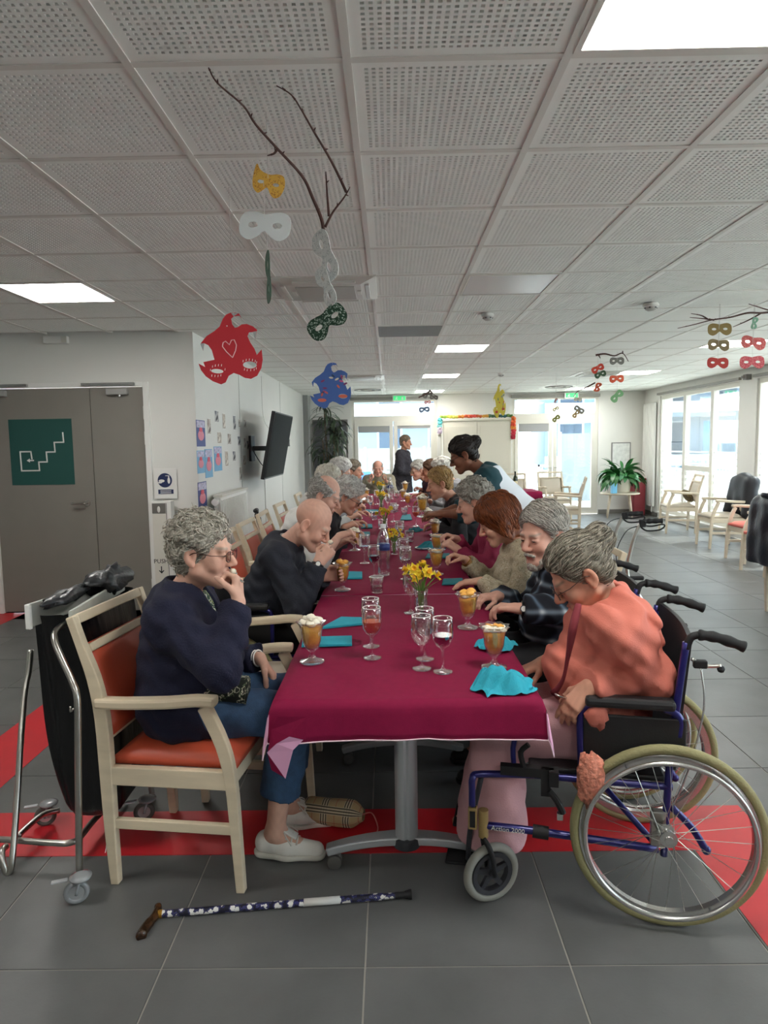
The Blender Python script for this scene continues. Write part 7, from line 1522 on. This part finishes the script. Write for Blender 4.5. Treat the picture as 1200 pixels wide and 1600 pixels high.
def make_bottle(kind):
    t = thing('water_bottle', 'x', 'bottle', group='clear water bottles'); pr = [(.001, 0), (.03, 0), (.037, .006)]
    for k in range(9): z = .02+.014*k; pr += [(.038, z), (.0355, z+.007)]
    pr += [(.038, .15), (.038, .19), (.036, .2), (.037, .215), (.03, .245), (.016, .272), (.0135, .28), (.0135, .292)]
    MB().lathe(pr, 28).build('body', M_pet, t, smooth=True); MB().lathe([(.0385, .152), (.0385, .19)], 28).build('label', mat('label_blue', '2f3f7a', .5), t, smooth=True); MB().lathe([(.0152, .282), (.0155, .285), (.0155, .303), (.001, .304)], 20).build('cap', mat('cap_white', 'd9dcdd', .5), t, smooth='auto'); return t
for px, py, lb in ((600, 899, 'clear ribbed water bottle in the middle of the table'), (610, 779, 'clear water bottle at the far end of the table')): place(BT, make_bottle, 0, lb, *onz(px, py))
VS = {}
M_petal = mat('daffodil_yellow', 'e8cf30', .5, var=.12, vscale=60); M_trump = mat('daffodil_gold', 'e0a81c', .5); M_stem = mat('stem_green', '5f8a3c', .5)
def make_vase(kind):
    t = thing('flower_vase', 'x', 'vase', group='daffodil vases'); r = random.Random(11+kind)
    MB().lathe([(.001, 0), (.026, 0), (.028, .004), (.026, .03), (.023, .07), (.026, .095), (.025, .0955), (.0215, .07), (.0245, .03), (.024, .007), (.001, .006)], 24).build('vase', M_gl2, t, smooth=True); MB().lathe([(.001, .007), (.0235, .008), (.024, .03), (.0215, .06), (.001, .06)], 20).build('water', M_water, t, smooth=True)
    for k in range(9):
        a = 2*math.pi*k/9*1.9; rr = .016+.052*((k*.37) % 1); top = Vector((rr*math.cos(a), rr*math.sin(a), .135+.045*r.random())); fl = thing('daffodil', 'x', 'x'); del fl['label']; del fl['category']; fl.parent = t
        MB().tube(smooth_path([(.006*math.cos(a), .006*math.sin(a), .012), (.012*math.cos(a), .012*math.sin(a), .09), top], 4), .0022, 6).build('stem', M_stem, fl, smooth=True)
        n = Vector((math.cos(a)*.8+r.uniform(-.2, .2), math.sin(a)*.8-.4, .55)).normalized(); X = n.orthogonal().normalized(); Y = n.cross(X); M = Matrix((X, Y, n)).transposed()
        mb = MB()
        for q in range(6):
            b = q*math.pi/3; d = X*math.cos(b)+Y*math.sin(b); s_ = n.cross(d); mb.add([top, top+d*.012+s_*.009+n*.002, top+d*.026+n*.005, top+d*.012-s_*.009+n*.002, top+d*.014-n*.002], [(0, 1, 2, 4), (0, 4, 2, 3)])
        mb.build('petals', M_petal, fl); MB().lathe([(.004, 0), (.006, .006), (.0075, .013), (.010, .017), (.0085, .0165), (.005, .006)], 12, top, M).build('trumpet', M_trump, fl, smooth=True)
    for k in range(5): a = k*1.3; put(VL, t, (0, 0, .07), a, 1.0, .8)
    return t
VL = leafmesh('daffodil_leaf', .11, .005, .6, M_stem)
for k, (px, py, lb, s) in enumerate(((658, 962, 'nearest vase of yellow daffodils on the table', 1.25), (616, 866, 'second vase of daffodils behind the water bottle', 1.0), (601, 829, 'third vase of daffodils along the table', 1.1), (596, 795, 'fourth vase of daffodils along the table', 1.2), (594, 778, 'farthest vase of daffodils before the bald man', 1.3))): place(VS, make_vase, k % 2, lb, *onz(px, py), rz=k*1.3, s=s)
# napkins
M_nap = mat('turquoise_paper', '22a0b4', .75, var=.06, vscale=20, bump=.15, bscale=90); M_nap2 = mat('teal_paper', '1a7480', .75, var=.08, vscale=20, bump=.2, bscale=60)
def folded(label, corners, m=M_nap, layers=3, lift=0):
    c = sum((Vector((*p, 0)) for p in corners), Vector())/len(corners); t = thing('napkin', label, 'napkin', (c.x, c.y, TT+lift), group='turquoise paper napkins')
    for k in range(layers):
        mb = MB(); o = [(p[0]-c.x, p[1]-c.y) for p in corners]; o = [(x*(1-.012*k)+.001*k, y*(1-.02*k)) for x, y in o]; z = .0012+.0026*k; mb.prism(o, lambda u, v: (u, v, z+.002+.004*max(0, u)*k), lambda u, v: (u, v, z)); mb.build('paper_layer', m, t, bevel=.0008)
folded('turquoise napkin folded into a strip behind the near left dessert glass', [onz(471, 1012), onz(550, 1010), onz(550, 996), onz(473, 998)])
folded('turquoise napkin with a pointed fold farther along the left edge', [onz(499, 984), onz(568, 977), onz(566, 967), onz(532, 966)])
folded('turquoise napkin folded beside the bald man', [onz(526, 906), onz(566, 905), onz(566, 895), onz(530, 894)])
folded('turquoise napkin under the auburn woman\'s left hand', [onz(690, 915), onz(724, 913), onz(722, 905), onz(692, 906)], M_nap2)
folded('turquoise napkin under the auburn woman\'s glass', [onz(664, 873), onz(706, 873), onz(702, 866), onz(668, 866)], M_nap2)
folded('turquoise napkin on the left behind the balding man', [onz(560, 838), onz(578, 838), onz(578, 832), onz(563, 832)], M_nap2); folded('turquoise napkin before the woman with white curls', [onz(564, 826), onz(582, 826), onz(581, 820), onz(566, 820)], M_nap2); folded('dark teal napkin far down the left side', [onz(566, 802), onz(592, 802), onz(591, 797), onz(568, 797)], M_nap2)
folded('dark teal napkin on the right beyond the crumpled one', [onz(625, 813), onz(644, 813), onz(641, 804), onz(628, 806)], M_nap2)
def crumpled(label, c, w, h, hgt, seed, rz=0, m=M_nap):
    r = random.Random(seed); t = thing('napkin', label, 'napkin', (c[0], c[1], c[2] if len(c) > 2 else TT), rz, 'turquoise paper napkins'); n = 26; vs = []; ph = [r.uniform(0, 6) for _ in range(8)]
    for i in range(n+1):
        for j in range(n+1):
            u, v = i/n*2-1, j/n*2-1; e = max(abs(u), abs(v)); x = u*w/2*(1+.12*math.sin(3*v+ph[0])+.08*math.sin(5*v+ph[4])); y = v*h/2*(1+.14*math.sin(3.3*u+ph[1]))
            z = hgt*(1-e**3)*(.45+.55*max(0, math.sin(2.2*u+1.1*v+ph[2])))+hgt*(1-.3*e)*sum(w_*(1-abs((((u*c_+v*s_)*fr_+ph[q_]) % 2)-1)) for q_, (c_, s_, fr_, w_) in enumerate(((.9, .4, 2.1, .34), (-.5, .85, 2.6, .3), (.2, -.97, 4.3, .16), (.8, -.6, 5.2, .12))))-.25*hgt
            vs.append((x, y, max(.0015, z*.9)))
    fs = [(i*(n+1)+j, (i+1)*(n+1)+j, (i+1)*(n+1)+j+1, i*(n+1)+j+1) for i in range(n) for j in range(n)]
    o = MB().add(vs, fs).build('paper', m, t, smooth=False); md = o.modifiers.new('thick', 'SOLIDIFY'); md.thickness = .0012; md.offset = 1; return t
crumpled('crumpled bright turquoise napkin on the near right table corner', (.345, 2.085), .18, .14, .06, 4, .3); crumpled('crumpled dark teal napkin before the magenta woman', (.29, 5.0), .2, .14, .05, 8, .2, M_nap2); crumpled('crumpled dark teal napkin farther along the right side', (.22, 6.0), .15, .1, .05, 12, .5, M_nap2)
crumpled('turquoise napkin at the table edge beside the bearded man', (.385, 2.52), .13, .13, .035, 9, .8, M_nap)
t = thing('paper_dish', 'small white paper dish on the cloth near the auburn woman', 'dish', (*onz(660, 858), TT)); MB().lathe([(.001, .002), (.035, .002), (.055, .014), (.0545, .0155), (.034, .0045), (.001, .0045)], 24).build('dish', M_white, t, smooth=True); MB().ball((.01, 0, .008), (.025, .02, .006), 10).build('crumpled_paper', M_creamw, t)
